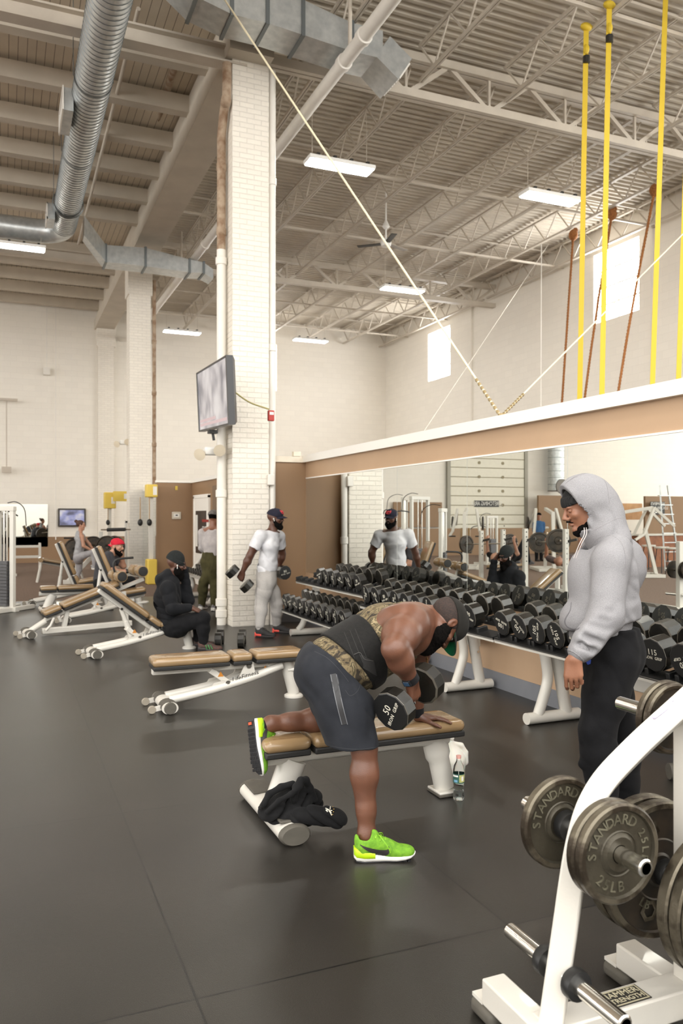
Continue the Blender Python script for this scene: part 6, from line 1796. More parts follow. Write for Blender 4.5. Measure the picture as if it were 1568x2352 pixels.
for dx, l in ((0, 0), (5, .02)): m.tube(bez([at(1341 + dx, 1212, D - .07), at(1341 + dx, 1228, D - .11), at(1330 + dx, 1250, D - .13), at(1317 + dx, 1282, D - .13)], 6), .0026, 6)
m.build('drawstring', pm('drawstring_cord', (176, 170, 168), .8), swt, world=True)
# sweatpants
def trousers(hip, kneeL, ankL, kneeR, ankR, g, cutpt, cutn, seed, rk=(.1, .098, .075), lat=None, belly=.165, wide=1.12):
    B = Body(.045)
    B.cone(hip + UP * .07, belly - .005, hip - UP * .06, belly, .05, (lat, wide))
    for s_, K, A in ((1, kneeL, ankL), (-1, kneeR, ankR)):
        h = hip + lat * s_ * .085 - UP * .08
        B.cone(h, rk[0] + .025, h.lerp(K, .55), rk[0] + .008, .04).cone(h.lerp(K, .5), rk[0] + .008, K, rk[1] - .014, .03).cone(K, rk[1] - .014, K.lerp(A, .4), rk[1] - .012, .03).cone(K.lerp(A, .35), rk[1] - .012, A, rk[2] - .01, .03)
    B.cut(cutpt, cutn, .004).noise(ripple(g, 20, seed, (1, 1, .55))).noise(crease(.0045, UP * .8 + RT * .5, 20, seed + 1, .9, 6))
    return B
hipm = at(1394, 1478, D + .01)
B = trousers(hipm, at(1372, 1675, D - .12), at(1384, 1826, D - .12), at(1424, 1672, D + .13), at(1436, 1820, D + .14), .0055, at(1380, 1440, D), UP, 41, (.108, .105, .085), LF)
B.ell(at(1428, 1500, D - .05), (.085, .12, .12), np.array(frame(FW, UP)), .05)
for K, dd in ((at(1376, 1700, D - .13), 0), (at(1380, 1728, D - .13), 0), (at(1372, 1755, D - .12), 0)): B.cone(K - RT * .08, .022, K + RT * .06 + UP * .02, .02, .02)
pt = flesh('sweatpants', B, BLKF, hm, .0055, 2)
bv = Skin3([pt]); m = MB(); m.add(*bv.patch([(1344, 1516), (1352, 1511), (1358, 1516), (1357, 1525), (1350, 1527)], .003)); m.build('pants_emblem', pm('emblem_blue', (38, 66, 150), .5), pt, world=True)
# ribbed socks and shoes
for nm, A, G in (('near', at(1384, 1826, D - .12), flo(1398, 1893)), ('far', at(1436, 1820, D + .14), flo(1452, 1850))):
    B = Body(.02); B.cone(A + UP * .06, .05, Vector((A.x, A.y, .1)), .046); B.cut(A + UP * .05, UP, .004); flesh('sock', B, knit('white_rib_' + nm, (226, 224, 226)), hm, .005)
    g = Vector((A.x, A.y, 0)) - FW * .07
    shoe(nm, g, FW, UP, hm, [SOLEW, SOLEW, SHOEBLK, LETT, LETT], 1.0, swoosh=False, tread=False)

# ================================================================ man in the white shirt
WT = cloth('white_jersey', (222, 222, 225), (210, 210, 214), 12, .2, 300); LGREY = cloth('light_grey_sweats', (186, 182, 178), (174, 170, 166), 160, .25, 300)
SH2 = pm('black_knit_shoe', (36, 34, 34), .7); REDH = pm('coral_heel', (232, 84, 72), .5)
wm = thing('person', 'man in white T-shirt and navy cap carrying two dumbbells by the pillar', 'person', flo(615, 1458))
D = 10.95
FW = Vector((.94, -.34, 0)).normalized(); LF = Vector((.34, .94, 0)).normalized()
Hc = at(632, 1190, D); R_ = frame(FW * .95 + LF * -.25 - UP * .05, UP); s_ = 1.02
B = Body(.03); head_body(Hc, R_, s_, B=B); _, T_ = head_body(Hc, R_, s_)
nk = at(624, 1222, D); B.cone(nk, .066, Hc - UP * .05, .062, .03)
SR, ER, WR = at(597, 1232, D - .16), at(574, 1276, D - .18), at(557, 1314, D - .16)
SL, EL, WL = at(640, 1232, D + .2), at(648, 1272, D + .32), at(642, 1298, D + .34)
for S, E, W in ((SR, ER, WR), (SL, EL, WL)):
    B.cone(nk, .055, S, .06).cone(S, .075, S.lerp(E, .5), .066, .03).cone(S.lerp(E, .5), .066, E, .047, .03).cone(E, .048, E.lerp(W, .35), .052, .03).cone(E.lerp(W, .35), .052, W, .031, .03)
dax = (at(568, 1338, D - .16) - at(541, 1311, D - .2)).normalized()
d0 = (WR - ER).normalized(); n0 = -LF + RT * -.3; hand_body(B, WR, d0, n0 - d0 * n0.dot(d0), -1, (1.25, 1.3, 1.3, 1.3), (.3, .9), 0, 1.1)
d1 = (WL - EL).normalized(); hand_body(B, WL, d1, LF, 1, (1.25, 1.3, 1.3, 1.3), (.3, .9), 0, 1.1)
flesh('body', B, SK_DARK2, wm, .0065, 1)
eyes(wm, T_, R_, s_); flesh('beard', beard_body(T_, s_, R_, 1.1, 8), HAIR, wm, .005)
NAVY = cloth('navy_cap', (40, 40, 54), (34, 34, 46)); pm('cap_red', (196, 60, 66), .7)
def logo(c):
    R3 = np.array(R_); bvv = Skin3([c]); m = MB()
    def hitl(x, z):
        src = Vector(T_(x, .3, z)); l, n, i, d = bvv.t[0].ray_cast(src, -Vector(R_.col[1])); return l + n * .002 if l is not None else None
    for seq in ([(-.035, .105), (-.03, .075), (-.012, .07), (-.005, .09), (-.018, .1), (-.03, .09)], [(.0, .072), (.004, .105), (.02, .085), (.034, .105), (.036, .072)], [(-.03, .07), (.0, .062), (.03, .068)]):
        pts = [hitl(*q) for q in seq]; pts = [q for q in pts if q is not None]
        if len(pts) > 1: m.tube(bez(pts, 4), .006, 5)
    m.build('cap_emblem', MATS['cap_red'], c, world=True)
cap_parts(wm, T_, R_, s_, [NAVY], None, -.002, .072, logo)
m = MB()
for sx in (-1, 1): m.sphere(T_(sx * .086, .006, -.008), .009, 8, 6).tube([T_(sx * .088, .008, -.01), T_(sx * .087, .016, -.04)], .0045, 6)
m.build('earbuds', SOLEW, wm, world=True)
Tm_ = lambda px, py, dd=0: at(px, py, D + dd)
B = Body(.04); B.cone(nk - UP * .045, .072, SR + UP * .005, .07, .05).cone(nk - UP * .045, .072, SL + UP * .005, .07, .05).cone(nk - UP * .01, .066, nk - UP * .08, .085, .04).cone(Tm_(621, 1232), .085, Tm_(619, 1252), .125, .05, (LF, 1.5)).cone(Tm_(619, 1252), .125, Tm_(614, 1300), .12, .05, (LF, 1.25)).cone(Tm_(614, 1296), .122, Tm_(612, 1320), .135, .05, (LF, 1.15)); TR = B; sleeves = []
for S, E in ((SR, ER), (SL, EL)):
    q = S.lerp(E, .62); Q = Body(.04); Q.cone(Tm_(620, 1236).lerp(S, .6), .075, S, .08, .04).cone(S, .081, q, .078, .03).cut(q, (E - S).normalized(), .005).noise(ripple(.005, 22, 57)); sleeves.append(Q)
B.cut(Tm_(613, 1312), (RT * .1 - UP), .006).cutcyl(nk + UP * .02, UP + FW * .3, LF, .06, .06, .004).cut(nk + UP * .012, UP + FW * .3, .008).noise(ripple(.006, 17, 52)).noise(crease(.012, RT * .6 + UP * .8, 24, 53, .9, 7))
flesh('t_shirt', Union([B] + sleeves, .03), WT, wm, .0065, 1)
B = trousers(Tm_(612, 1322), at(636, 1386, D + .12), at(636, 1432, D + .2), at(600, 1384, D - .1), at(597, 1436, D - .18), .006, Tm_(612, 1308), UP, 55, (.098, .094, .072), LF, .14, 1.15)
flesh('sweatpants', B, LGREY, wm, .007, 1)
for A, G, lr in ((at(636, 1436, D + .2), flo(632, 1453), 1), (at(596, 1440, D - .18), flo(586, 1461), -1)):
    g = Vector((A.x, A.y, 0)) - FW * .06
    shoe('s', g, (FW - LF * .35 * (1 if lr < 0 else .6)), UP, wm, [SHOEBLK, REDH, SH2, REDH, SHOEBLK], 1.0, swoosh=False, tread=False)
    B = Body(.02); B.cone(A + UP * .05, .048, Vector((A.x, A.y, .1)), .045); flesh('sock', B, LGREY, wm, .007)
    MB().loft([[g + FW * x + LF * y + UP * z for y, z in ((-.04, .004), (.04, .004), (.04, .04), (-.04, .04))] for x in (-.006, .09)]).build('shoe_heel', REDH, wm, world=True, bevel=.012)
place_db('70', WR + d0 * .1, dax, .3, 'black dumbbell in the lower right hand of the man in white', None)
place_db('80', WL + d1 * .1, FW * .55 - LF * .83, .2, 'dumbbell in the far hand of the man in white, before the brown wall', None)

# ================================================================ seated man in black
bm = thing('person', 'bearded man in black beanie and black hooded jacket sitting on the inclined bench', 'person', flo(440, 1490))
BLKJ = cloth('black_jacket', (30, 31, 34), (24, 25, 28), 16, .25, 380); BLKP = cloth('black_pants', (25, 25, 27), (20, 20, 22), 16, .2, 380)
D = 9.72
FW = Vector((1, -.12, 0)).normalized(); LF = UP.cross(FW)
Hc = at(405, 1296, D); R_ = frame(FW * .97 - UP * .22, UP * .97 + FW * .22); s_ = 1.04
B = Body(.03); head_body(Hc, R_, s_, B=B); _, T_ = head_body(Hc, R_, s_)
B.cone(at(388, 1335, D), .066, Hc - UP * .05, .06, .03)
SR, ER, WR = at(385, 1352, D - .17), at(396, 1398, D - .24), at(440, 1396, D - .18)
SL = at(398, 1352, D + .18); EL = at(432, 1378, D + .2); WL = Hc + FW * .10 + LF * .13 - UP * .05
B.cone(ER, .045, WR, .032).cone(EL, .045, WL, .03).cone(at(388, 1338, D), .05, SR, .05).cone(SR, .05, ER, .045).cone(at(388, 1338, D), .05, SL, .05).cone(SL, .05, EL, .045)
d0 = (at(455, 1402, D - .15) - WR).normalized(); hand_body(B, WR, d0, UP * .9 - DP * .4, -1, (.5, .55, .6, .6), (.5, .3), .05, 1.08)
d1 = (Hc + FW * .055 + LF * .07 + UP * .06 - WL).normalized(); hand_body(B, WL, d1, LF * .8 + FW * .4, 1, (.35, .35, .4, .4), (.4, .3), .05, 1.08)
flesh('body', B, SK_DARK2, bm, .006, 1)
eyes(bm, T_, R_, s_); flesh('beard', beard_body(T_, s_ * 1.04, R_, 1.5, 18), HAIR, bm, .005)
beanie(bm, T_, R_, s_, knit('dark_green_knit', (30, 36, 36)), .012, .02, tilt=-.3)
m = MB().sphere(T_(.086, .006, -.008), .009, 8, 6).tube([T_(.088, .008, -.01), T_(.087, .014, -.045)], .0045, 6); m.build('earbud', SOLEW, bm, world=True)
Tm_ = lambda px, py, dd=0: at(px, py - 3, D + dd)
B = Body(.045); B.cone(Tm_(392, 1346), .11, Tm_(386, 1370), .14, .05, (LF, 1.45)).cone(Tm_(386, 1370), .14, Tm_(390, 1432), .15, .05, (LF, 1.2)).ell(Tm_(378, 1385), (.13, .13, .17), np.array(frame(FW, UP)), .06)
for S, E, W in ((SR, ER, WR), (SL, EL, WL)):
    B.cone(Tm_(392, 1346).lerp(S, .6), .09, S, .088, .04).cone(S, .088, E, .072, .03).cone(E, .072, W - (W - E).normalized() * .03, .05, .03)
B.cone(Tm_(388, 1325), .082, Tm_(392, 1338), .1, .03, (LF, 1.3)).cone(Tm_(366, 1330), .05, Tm_(384, 1326), .055, .03, (LF, 1.7)).cone(Tm_(364, 1338), .045, Tm_(372, 1350), .05, .03, (LF, 1.5))
B.cutcyl(Tm_(398, 1320), UP * .85 + FW * .4, LF, .064, .066, .006).cut(Tm_(390, 1438), -UP + FW * .2, .01).noise(ripple(.006, 17, 62)).noise(crease(.012, UP, 26, 63, .9, 7))
jk2 = flesh('hooded_jacket', B, BLKJ, bm, .007, 1)
hip = Tm_(398, 1440)
B = Body(.045); B.cone(hip, .15, hip + FW * .05, .15, .05, (LF, 1.2))
for s2, K, A in ((-1, Tm_(466, 1423, -.14), at(467, 1474, D - .12)), (1, Tm_(462, 1422, .16), at(452, 1470, D + .2))):
    h = hip + LF * s2 * .1; B.cone(h, .12, K, .085, .04).cone(K, .083, K.lerp(A, .45), .078, .03).cone(K.lerp(A, .4), .078, A, .056, .03)
B.noise(ripple(.005, 18, 65)).noise(crease(.012, RT + UP * .3, 26, 66, .9, 7)); flesh('sweatpants', B, BLKP, bm, .007, 1)
STR = pm('green_stripe', (70, 150, 84), .5); SHD = pm('dark_print_shoe', (48, 50, 44), .7, rgb2=(86, 52, 44), vscale=60, ramp=(.45, .6))
for A in (at(467, 1478, D - .12), at(452, 1474, D + .2)):
    g = Vector((A.x, A.y, 0)) - FW * .07; u = shoe('s', g, FW - LF * .1, UP, bm, [SHOEBLK, SHOEBLK, SHD, STR, SHOEBLK], 1.02, swoosh=False, tread=False)
    bvv = Skin3([u]); m = MB(); fy = UP.cross(FW)
    for sd in (-1, 1):
        for k in range(3):
            pts = []
            for z, x in ((.035, .11 + k * .03), (.06, .10 + k * .03), (.085, .09 + k * .03)):
                l, n, i, d = bvv.t[0].ray_cast(g + FW * x + fy * sd * .15 + UP * z, fy * -sd)
                if l is not None: pts.append(l + n * .002)
            if len(pts) > 1: m.tube(pts, .0055, 5)
    m.build('shoe_stripes', STR, u, world=True)

# ================================================================ man in the red cap
rm = thing('person', 'man in a backwards red cap and grey T-shirt sitting with a hand at his mouth', 'person', flo(265, 1400))
D = 13.1; GT = cloth('charcoal_jersey', (74, 74, 78), (64, 64, 68), 14, .2, 300)
FW = Vector((1, -.35, 0)).normalized(); LF = UP.cross(FW)
Hc = at(268, 1255, D); R_ = frame(FW * .95 - DP * .25 - UP * .12, UP); s_ = 1.03
B = Body(.03); head_body(Hc, R_, s_, B=B); _, T_ = head_body(Hc, R_, s_)
B.cone(at(255, 1275, D), .066, Hc - UP * .05, .06, .03)
SR, ER, WR = at(248, 1278, D - .16), at(262, 1314, D - .2), at(296, 1312, D - .12)
SL, EL, WL = at(258, 1278, D + .16), at(283, 1300, D + .12), at(278, 1272, D)
B.cone(at(254, 1277, D), .05, SR, .05).cone(at(254, 1277, D), .05, SL, .05).cone(SR, .07, ER, .048).cone(ER, .05, WR, .032).cone(SL, .07, EL, .046).cone(EL, .046, WL, .03)
hand_body(B, WR, (WR - ER), UP, -1, (.7, .7, .7, .7), (.4, .3), .04, 1.1); hand_body(B, WL, (UP * .5 - FW * .5 + RT * .1), RT, 1, (.9, .9, .9, .9), (.4, .5), .02, 1.1)
flesh('body', B, SK_LIGHT, rm, .007, 1)
eyes(rm, T_, R_, s_); flesh('beard', beard_body(T_, s_, R_, 1.0, 22), HAIR, rm, .006)
Rb = frame(-Vector(R_.col[1]), UP); Tb = (lambda c, R3, s: (lambda x, y, z: np.array(c) + R3 @ (np.array((x, y, z)) * s)))(Hc, np.array(Rb), s_)
cap_parts(rm, Tb, Rb, s_, [cloth('red_cap', (206, 44, 62), (186, 36, 54))], None, -.004, .05)
Tm_ = lambda px, py, dd=0: at(px, py, D + dd)
B = Body(.045); B.cone(Tm_(252, 1284), .11, Tm_(240, 1300), .14, .05, (LF, 1.45)).cone(Tm_(240, 1300), .14, Tm_(236, 1330), .15, .05, (LF, 1.2))
for S, E in ((SR, ER), (SL, EL)): B.cone(S, .09, S.lerp(E, .5), .082, .03)
B.cut(Tm_(236, 1338), -UP, .01).cutcyl(Tm_(258, 1270), UP * .85 + FW * .4, LF, .072, .072, .006).noise(ripple(.006, 17, 72)); flesh('t_shirt', B, GT, rm, .008, 1)
hip = Tm_(236, 1340); B = Body(.045); B.cone(hip, .15, hip + FW * .06, .145, .05, (LF, 1.2))
for s2, K, A in ((-1, Tm_(300, 1336, -.1), at(300, 1392, D)), (1, Tm_(296, 1336, .2), at(305, 1386, D + .3))):
    B.cone(hip + LF * s2 * .1, .118, K, .082, .04).cone(K, .08, A, .055, .03)
B.noise(ripple(.005, 18, 75)); flesh('sweatpants', B, BLKP, rm, .008, 1)
for A in (at(300, 1392, D), at(305, 1386, D + .3)): shoe('s', Vector((A.x, A.y, 0)) - FW * .07, FW, UP, rm, [SOLEW, SOLEW, SHOEBLK, SHOEBLK, SHOEBLK], 1.0, swoosh=False, tread=False)
MB().lathe([(.036, -.02), (.039, 0), (.036, .02)], WR - (WR - ER).normalized() * .03, WR - ER, 14).build('wrist_band', BLACKP, rm, world=True)

# ================================================================ man in grey and olive, seen from behind beside the pipe
om = thing('person', 'man in light grey top and olive trousers seen from behind at the small rack', 'person', flo(480, 1392))
D = 13.7; OLIVE = cloth('olive_trousers', (82, 78, 50), (70, 66, 42), 12, .25, 300); LG = cloth('pale_grey_jersey', (192, 186, 184), (178, 172, 172), 14, .25, 300)
FW = (DP * .96 + RT * .25).normalized(); LF = UP.cross(FW)
Hc = at(491, 1188, D); R_ = frame(FW - UP * .12, UP); s_ = 1.0
B = Body(.03); head_body(Hc, R_, s_, B=B); _, T_ = head_body(Hc, R_, s_); B.cone(at(490, 1208, D), .066, Hc - UP * .04, .06, .03)
for sd in (-1, 1):
    S = at(490, 1222, D) + LF * sd * .2; E = S - UP * .26 + FW * .08 + LF * sd * .04; W = E + FW * .22 - UP * .1
    B.cone(at(490, 1212, D), .05, S, .05).cone(S, .05, E, .045).cone(E, .045, W, .032); hand_body(B, W, FW - UP * .3, LF * sd, -sd, (1, 1, 1, 1), (.4, .5), .02)
flesh('body', B, SK_MID, om, .008, 1)
B = Body(.02); B.ell(T_(0, -.02, .02), np.array((.08, .104, .09)), np.array(R_)); B.cut(T_(0, .02, 0), np.array(R_) @ np.array((0, 1, 0)), .004).cut(T_(0, 0, -.03), np.array(R_) @ np.array((0, 0, -1)), .004); flesh('hair', B, HAIR, om, .006)
beanie(om, T_, R_, s_, knit('grey_knit', (146, 140, 136)), .03)
Tm_ = lambda px, py, dd=0: at(px, py, D + dd)
B = Body(.045); B.cone(Tm_(490, 1226), .1, Tm_(489, 1250), .13, .05, (LF, 1.5)).cone(Tm_(489, 1250), .13, Tm_(487, 1285), .13, .05, (LF, 1.25))
for sd in (-1, 1):
    S = at(490, 1224, D) + LF * sd * .2; E = S - UP * .26 + FW * .08 + LF * sd * .04; W = E + FW * .22 - UP * .1; B.cone(S, .08, E, .066, .03).cone(E, .066, W, .045, .03)
B.cut(Tm_(487, 1276), -UP, .01).cutcyl(Tm_(490, 1205), UP, LF, .07, .07, .006).noise(ripple(.007, 19, 82)); flesh('long_sleeve_top', B, LG, om, .008, 1)
B = trousers(Tm_(486, 1282), Tm_(468, 1335), at(463, 1388, D + .2), Tm_(494, 1338), at(492, 1392, D), .007, Tm_(486, 1268), UP, 85, (.1, .096, .07), LF * -1, .145, 1.15); flesh('trousers', B, OLIVE, om, .008, 1)
for A in (at(463, 1388, D + .2), at(492, 1392, D)):
    B = Body(.02); B.cone(A + UP * .03, .042, Vector((A.x, A.y, .09)), .042); flesh('sock', B, pm('pale_yellow_sock', (216, 206, 150), .8), om, .008)
    shoe('s', Vector((A.x, A.y, 0)) - FW * .08, FW, UP, om, [SOLEW, SOLEW, pm('grey_knit_shoe', (150, 146, 148), .7, rgb2=(90, 88, 92), vscale=50), SHOEBLK, SHOEBLK], 1.0, swoosh=False, tread=False)

# ================================================================ woman on the far machine
wo = thing('person', 'woman in grey sleeveless hooded top and grey leggings climbing on a far machine', 'person', flo(172, 1335))
D = 18.8; GV = cloth('grey_vest', (170, 170, 172), (156, 156, 158), 14, .2, 300); LEG = cloth('grey_leggings', (164, 162, 164), (150, 148, 150), 14, .15, 300)
FW = Vector((1, -.25, 0)).normalized(); LF = UP.cross(FW)
Hc = at(186, 1206, D); R_ = frame(FW - UP * .1, UP); s_ = .93
B = Body(.03); head_body(Hc, R_, s_, B=B); _, T_ = head_body(Hc, R_, s_); B.cone(at(184, 1224, D), .05, Hc - UP * .04, .05, .03)
SR, ER, WR = at(188, 1232, D - .14), at(192, 1254, D - .16), at(207, 1262, D - .1)
B.cone(at(184, 1226, D), .045, SR, .045).cone(at(184, 1226, D), .045, at(190, 1232, D + .14), .045).cone(SR, .05, ER, .038).cone(ER, .038, WR, .026); hand_body(B, WR, FW - UP * .2, UP, -1, (.8, .8, .8, .8), (.4, .3), .02, .9)
SL = at(190, 1232, D + .14); B.cone(SL, .05, at(205, 1250, D + .16), .036).cone(at(205, 1250, D + .16), .036, at(214, 1262, D + .1), .026)
flesh('body', B, SK_LIGHT, wo, .009, 1)
B = Body(.02); B.ell(T_(0, -.022, .034), np.array((.084, .106, .09)) * s_, np.array(R_)).ell(T_(0, -.13, .085), np.array((.04, .045, .04)) * s_, np.array(R_)); B.cut(T_(0, .045, .03), np.array(R_) @ np.array((0, 1, -.35)), .004); flesh('hair', B, HAIRB, wo, .007)
Tm_ = lambda px, py, dd=0: at(px, py, D + dd)
B = Body(.04); B.cone(Tm_(186, 1234), .1, Tm_(183, 1256), .1, .04, (LF, 1.35)).cone(Tm_(183, 1256), .1, Tm_(181, 1272), .115, .04, (LF, 1.25)).cone(Tm_(180, 1224), .06, Tm_(178, 1236), .075, .04, (LF, 1.4)); B.cut(Tm_(181, 1276), -UP, .01).noise(ripple(.006, 19, 92)); flesh('hooded_vest', B, GV, wo, .009, 1)
hip = Tm_(180, 1280); B = Body(.04); B.cone(hip, .12, hip - UP * .04, .12, .04, (LF, 1.25))
K1, A1 = Tm_(214, 1268, -.1), Tm_(216, 1300, -.1); K2, A2 = Tm_(182, 1308, .12), at(174, 1340, D + .12)
B.cone(hip - LF * .09, .098, K1, .065, .03).cone(K1, .062, A1, .04, .03).cone(hip + LF * .08 - UP * .03, .098, K2, .064, .03).cone(K2, .062, A2, .036, .03); flesh('leggings', B, LEG, wo, .009, 1)
for A in (A1, A2): shoe('s', A - UP * .09 - FW * .06, FW, UP, wo, [SOLEW, SOLEW, GV, SHOEBLK, SOLEW], .85, swoosh=False, tread=False)

# ---------------------------------------------------------------- things on the big pillar
SCREEN = emat('tv_screen', (190, 186, 188), 0.55)
def screen_mat(name, a, b, c, sc, e):
    m = bpy.data.materials.new(name); m.use_nodes = True; nt = m.node_tree; N = nt.nodes; L = nt.links; bs = N['Principled BSDF']
    tc = N.new('ShaderNodeTexCoord'); mp = N.new('ShaderNodeMapping'); mp.inputs['Scale'].default_value = sc; L.new(tc.outputs['Object'], mp.inputs[0])
    n = N.new('ShaderNodeTexNoise'); n.inputs['Scale'].default_value = 1.0; n.inputs['Detail'].default_value = 2; L.new(mp.outputs[0], n.inputs[0])
    r = N.new('ShaderNodeValToRGB'); e_ = r.color_ramp.elements; e_[0].position = .35; e_[0].color = (*lin(a), 1); e_[1].position = .65; e_[1].color = (*lin(c), 1); q = e_.new(.5); q.color = (*lin(b), 1)
    L.new(n.outputs[0], r.inputs[0]); L.new(r.outputs[0], bs.inputs['Emission Color']); bs.inputs['Emission Strength'].default_value = e
    bs.inputs['Base Color'].default_value = (.02, .02, .02, 1); bs.inputs['Roughness'].default_value = .2
    return m
TVS = screen_mat('broadcast_picture', (120, 118, 126), (176, 170, 172), (214, 208, 206), (3, 3, 2.2), .2)
c = [at(450, 857, 12.1), at(519, 815, 10.5), at(525, 975, 10.5), at(456, 992, 12.1)]
tv = thing('television', 'flat black television tilted out from the big pillar', 'television', c[3])
ex = ((c[1] - c[0]) + (c[2] - c[3])).normalized(); ey = ((c[0] - c[3]) + (c[1] - c[2])); ey = (ey - ex * ey.dot(ex)).normalized(); ez = ex.cross(ey)
if ez.dot(cam.location - c[0]) < 0: ez = -ez
def quad_ring(q, ins, off):
    cc = sum(q, Vector()) / 4; return [p + (cc - p).normalized() * ins + ez * off for p in q]
m = MB().loft([quad_ring(c, 0, -.09), quad_ring(c, 0, 0), quad_ring(c, .045, 0), quad_ring(c, .05, -.012)], cap=False); q = quad_ring(c, .1, -.14); m.loft([q, quad_ring(c, 0, -.09)], cap=False); m.add(q, [(0, 1, 2, 3)])
m.build('tv_frame', pm('tv_black', (34, 34, 36), .3), tv, smooth=None, world=True)
q = quad_ring(c, .052, -.01); qq = [p - tv.location for p in q]
add_mesh('tv_picture', q, [(0, 1, 2, 3)], TVS, tv, world=True)
m = MB(); lo_, hi_ = q[3], q[2]; up_ = (q[0] - q[3])
for f0, f1, a, b in ((.03, .97, .05, .1), (.03, .6, .12, .17)):
    m.add([lo_.lerp(hi_, f0) + up_ * a + ez * .003, lo_.lerp(hi_, f1) + up_ * a + ez * .003, lo_.lerp(hi_, f1) + up_ * b + ez * .003, lo_.lerp(hi_, f0) + up_ * b + ez * .003], [(0, 1, 2, 3)])
m.build('tv_caption_band', emat('caption_band', (170, 150, 152), .14), tv, world=True)
pb = at(532, 905, 11.5); MB().bar(pb, sum(c, Vector()) / 4 - ez * .13, .12, .3).build('tv_bracket', BLACKP, tv, world=True)
p = at(488, 992, 11.4); MB().box(p, (.12, .12, .05)).tube([p, p + Vector((.02, 0, -.12))], .02, 8).build('tv_speaker', BLACKP, tv, world=True)
tag(MB().tube(bez([at(537, 897, 11.42), at(545, 905, 11.4), at(575, 925, 11.38), at(618, 940, 11.38)], 6), .012, 6).build('power_cable', pm('olive_cable', (176, 166, 110), .6)), 'thin olive cable drooping from the television across the pillar', 'cable')
def twin_light(p, lab, d):
    t = thing('emergency_light', lab, 'light', p)
    MB().box(p + DP * .02, (.2, .12, .12)).build('light_box', HOUS, t, world=True, bevel=.02)
    MB().bar(p + DP * .04, p + DP * .06 + Vector((.13, .0, 0)), .04, .05).build('mounting_arm', HOUS, t, world=True)
    for s in (-1, 1): MB().lathe([(.02, -.02), (.085, .08), (.09, .1), (0, .11)], p + RT * (.12 * s) + UP * .03 * s - DP * .02, (RT * .3 * s - DP - UP * .35), 16).build('light_head', pm('lamp_lens', (214, 202, 180), .3), t, world=True, smooth=50)
twin_light(at(484, 1036, 11.8), 'two-headed emergency light under the television', 11.1)
twin_light(at(283, 1016, 21.7), 'two-headed emergency light on the middle pillar', 21.2)
fa_ = thing('fire_alarm', 'small red fire alarm box high on the pillar\'s right side', 'alarm', at(622, 955, 11.36))
MB().box(fa_.location, (.09, .06, .15)).build('alarm_box', pm('alarm_red', (176, 52, 44), .5), fa_, world=True, bevel=.01); MB().box(fa_.location + Vector((0, -.034, .03)), (.06, .01, .04)).build('alarm_plate', SOLEW, fa_, world=True)
fb = on_y(622, 1102, 11.40); tag(MB().box(fb, (.1, .07, .16)).build('junction_box', PIPEW, bevel=.01), 'small white junction box low on the pillar\'s right conduit', 'box')
th = on_y(405, 1184, 19.67); t = thing('thermostat', 'white thermostat on the brown enclosure wall', 'thermostat', th)
MB().box(th, (.22, .04, .18)).build('guard', pm('clear_guard', (204, 196, 180), .3), t, world=True, bevel=.01); MB().box(th + Vector((0, -.022, 0)), (.14, .02, .09)).build('dial_case', SOLEW, t, world=True, bevel=.015); MB().box(th + Vector((0, -.034, .005)), (.05, .004, .03)).build('display', BLACKP, t, world=True)
tg = on_y(405, 1121, 19.68); tag(MB().box(tg, (.06, .01, .1)).build('notice_tag', pm('tag_yellow', (214, 186, 80), .6)), 'small yellow tag near the top of the brown enclosure wall', 'tag')

# ---------------------------------------------------------------- small dumbbell rack by the man in olive
t = thing('dumbbell_rack', 'small two-tier rack of light dumbbells before the white door', 'rack', (3.7, 15.0, 0))
for y in (14.18, 16.02):
    MB().tube([(3.25, y, .05), (4.0, y, .05)], .05, 12).build('foot', GYMW, t, world=True, smooth=60)
    MB().tube(bez([(3.4, y, .08), (3.5, y, .25), (3.48, y, .5), (3.75, y, .9)], 5), .045, 10).build('front_leg', GYMW, t, world=True, smooth=60)
for x, z in ((3.45, .5), (3.78, 1.0)): MB().box((x, 15.1, z), (.3, 1.9, .03), Matrix.Rotation(-.2, 3, 'Y')).build('tray', GYMW, t, world=True)
sm_ = None
for r_, (x, z) in enumerate(((3.45, .58), (3.78, 1.08))):
    for i in range(9):
        lab = 'light dumbbell on the %s tier of the small rack, %s from the camera' % (('low', 'top')[r_], ORD[i] if i else 'first')
        if sm_ is None:
            sm_ = make_dumbbell(lab, '', .06, .05, .26, 8, False, False); o = sm_
        else: o = dup(sm_, label=lab)
        o.location = (x, 14.3 + i * .2, z + .01); o.rotation_euler = (0, -.2, 0); o['group'] = 'light dumbbells on the small rack'

# ---------------------------------------------------------------- far left: wall television, mirror, machines
q0, q1 = on_y(133, 1210, 29.9), on_y(197, 1168, 29.9)
t = thing('television', 'small wall television with a blue picture on the far left wall', 'television', ((q0.x + q1.x) / 2, 29.9, q0.z))
MB().box(((q0.x + q1.x) / 2, 29.92, (q0.z + q1.z) / 2), (q1.x - q0.x, .1, q1.z - q0.z)).build('tv_frame', pm('tv_frame_brown', (60, 54, 48), .4), t, world=True, bevel=.02)
MB().box(((q0.x + q1.x) / 2, 29.866, (q0.z + q1.z) / 2), (q1.x - q0.x - .12, .01, q1.z - q0.z - .12)).build('tv_picture', screen_mat('blue_picture', (84, 84, 104), (150, 152, 190), (212, 206, 204), (2.2, 1, 3), .22), t, world=True)
q0, q1 = on_y(-40, 1258, 29.95), on_y(110, 1158, 29.95)
m = MB().box(((q0.x + q1.x) / 2, 29.97, (q0.z + q1.z) / 2), (q1.x - q0.x, .02, q1.z - q0.z)); tag(m.build('mirror', MIRROR, smooth=None), 'wall mirror above the brown band at the far left', 'mirror')
YELB = pm('machine_yellow', (226, 196, 84), .5); STACK = pm('weight_stack', (92, 92, 94), .5, .4)
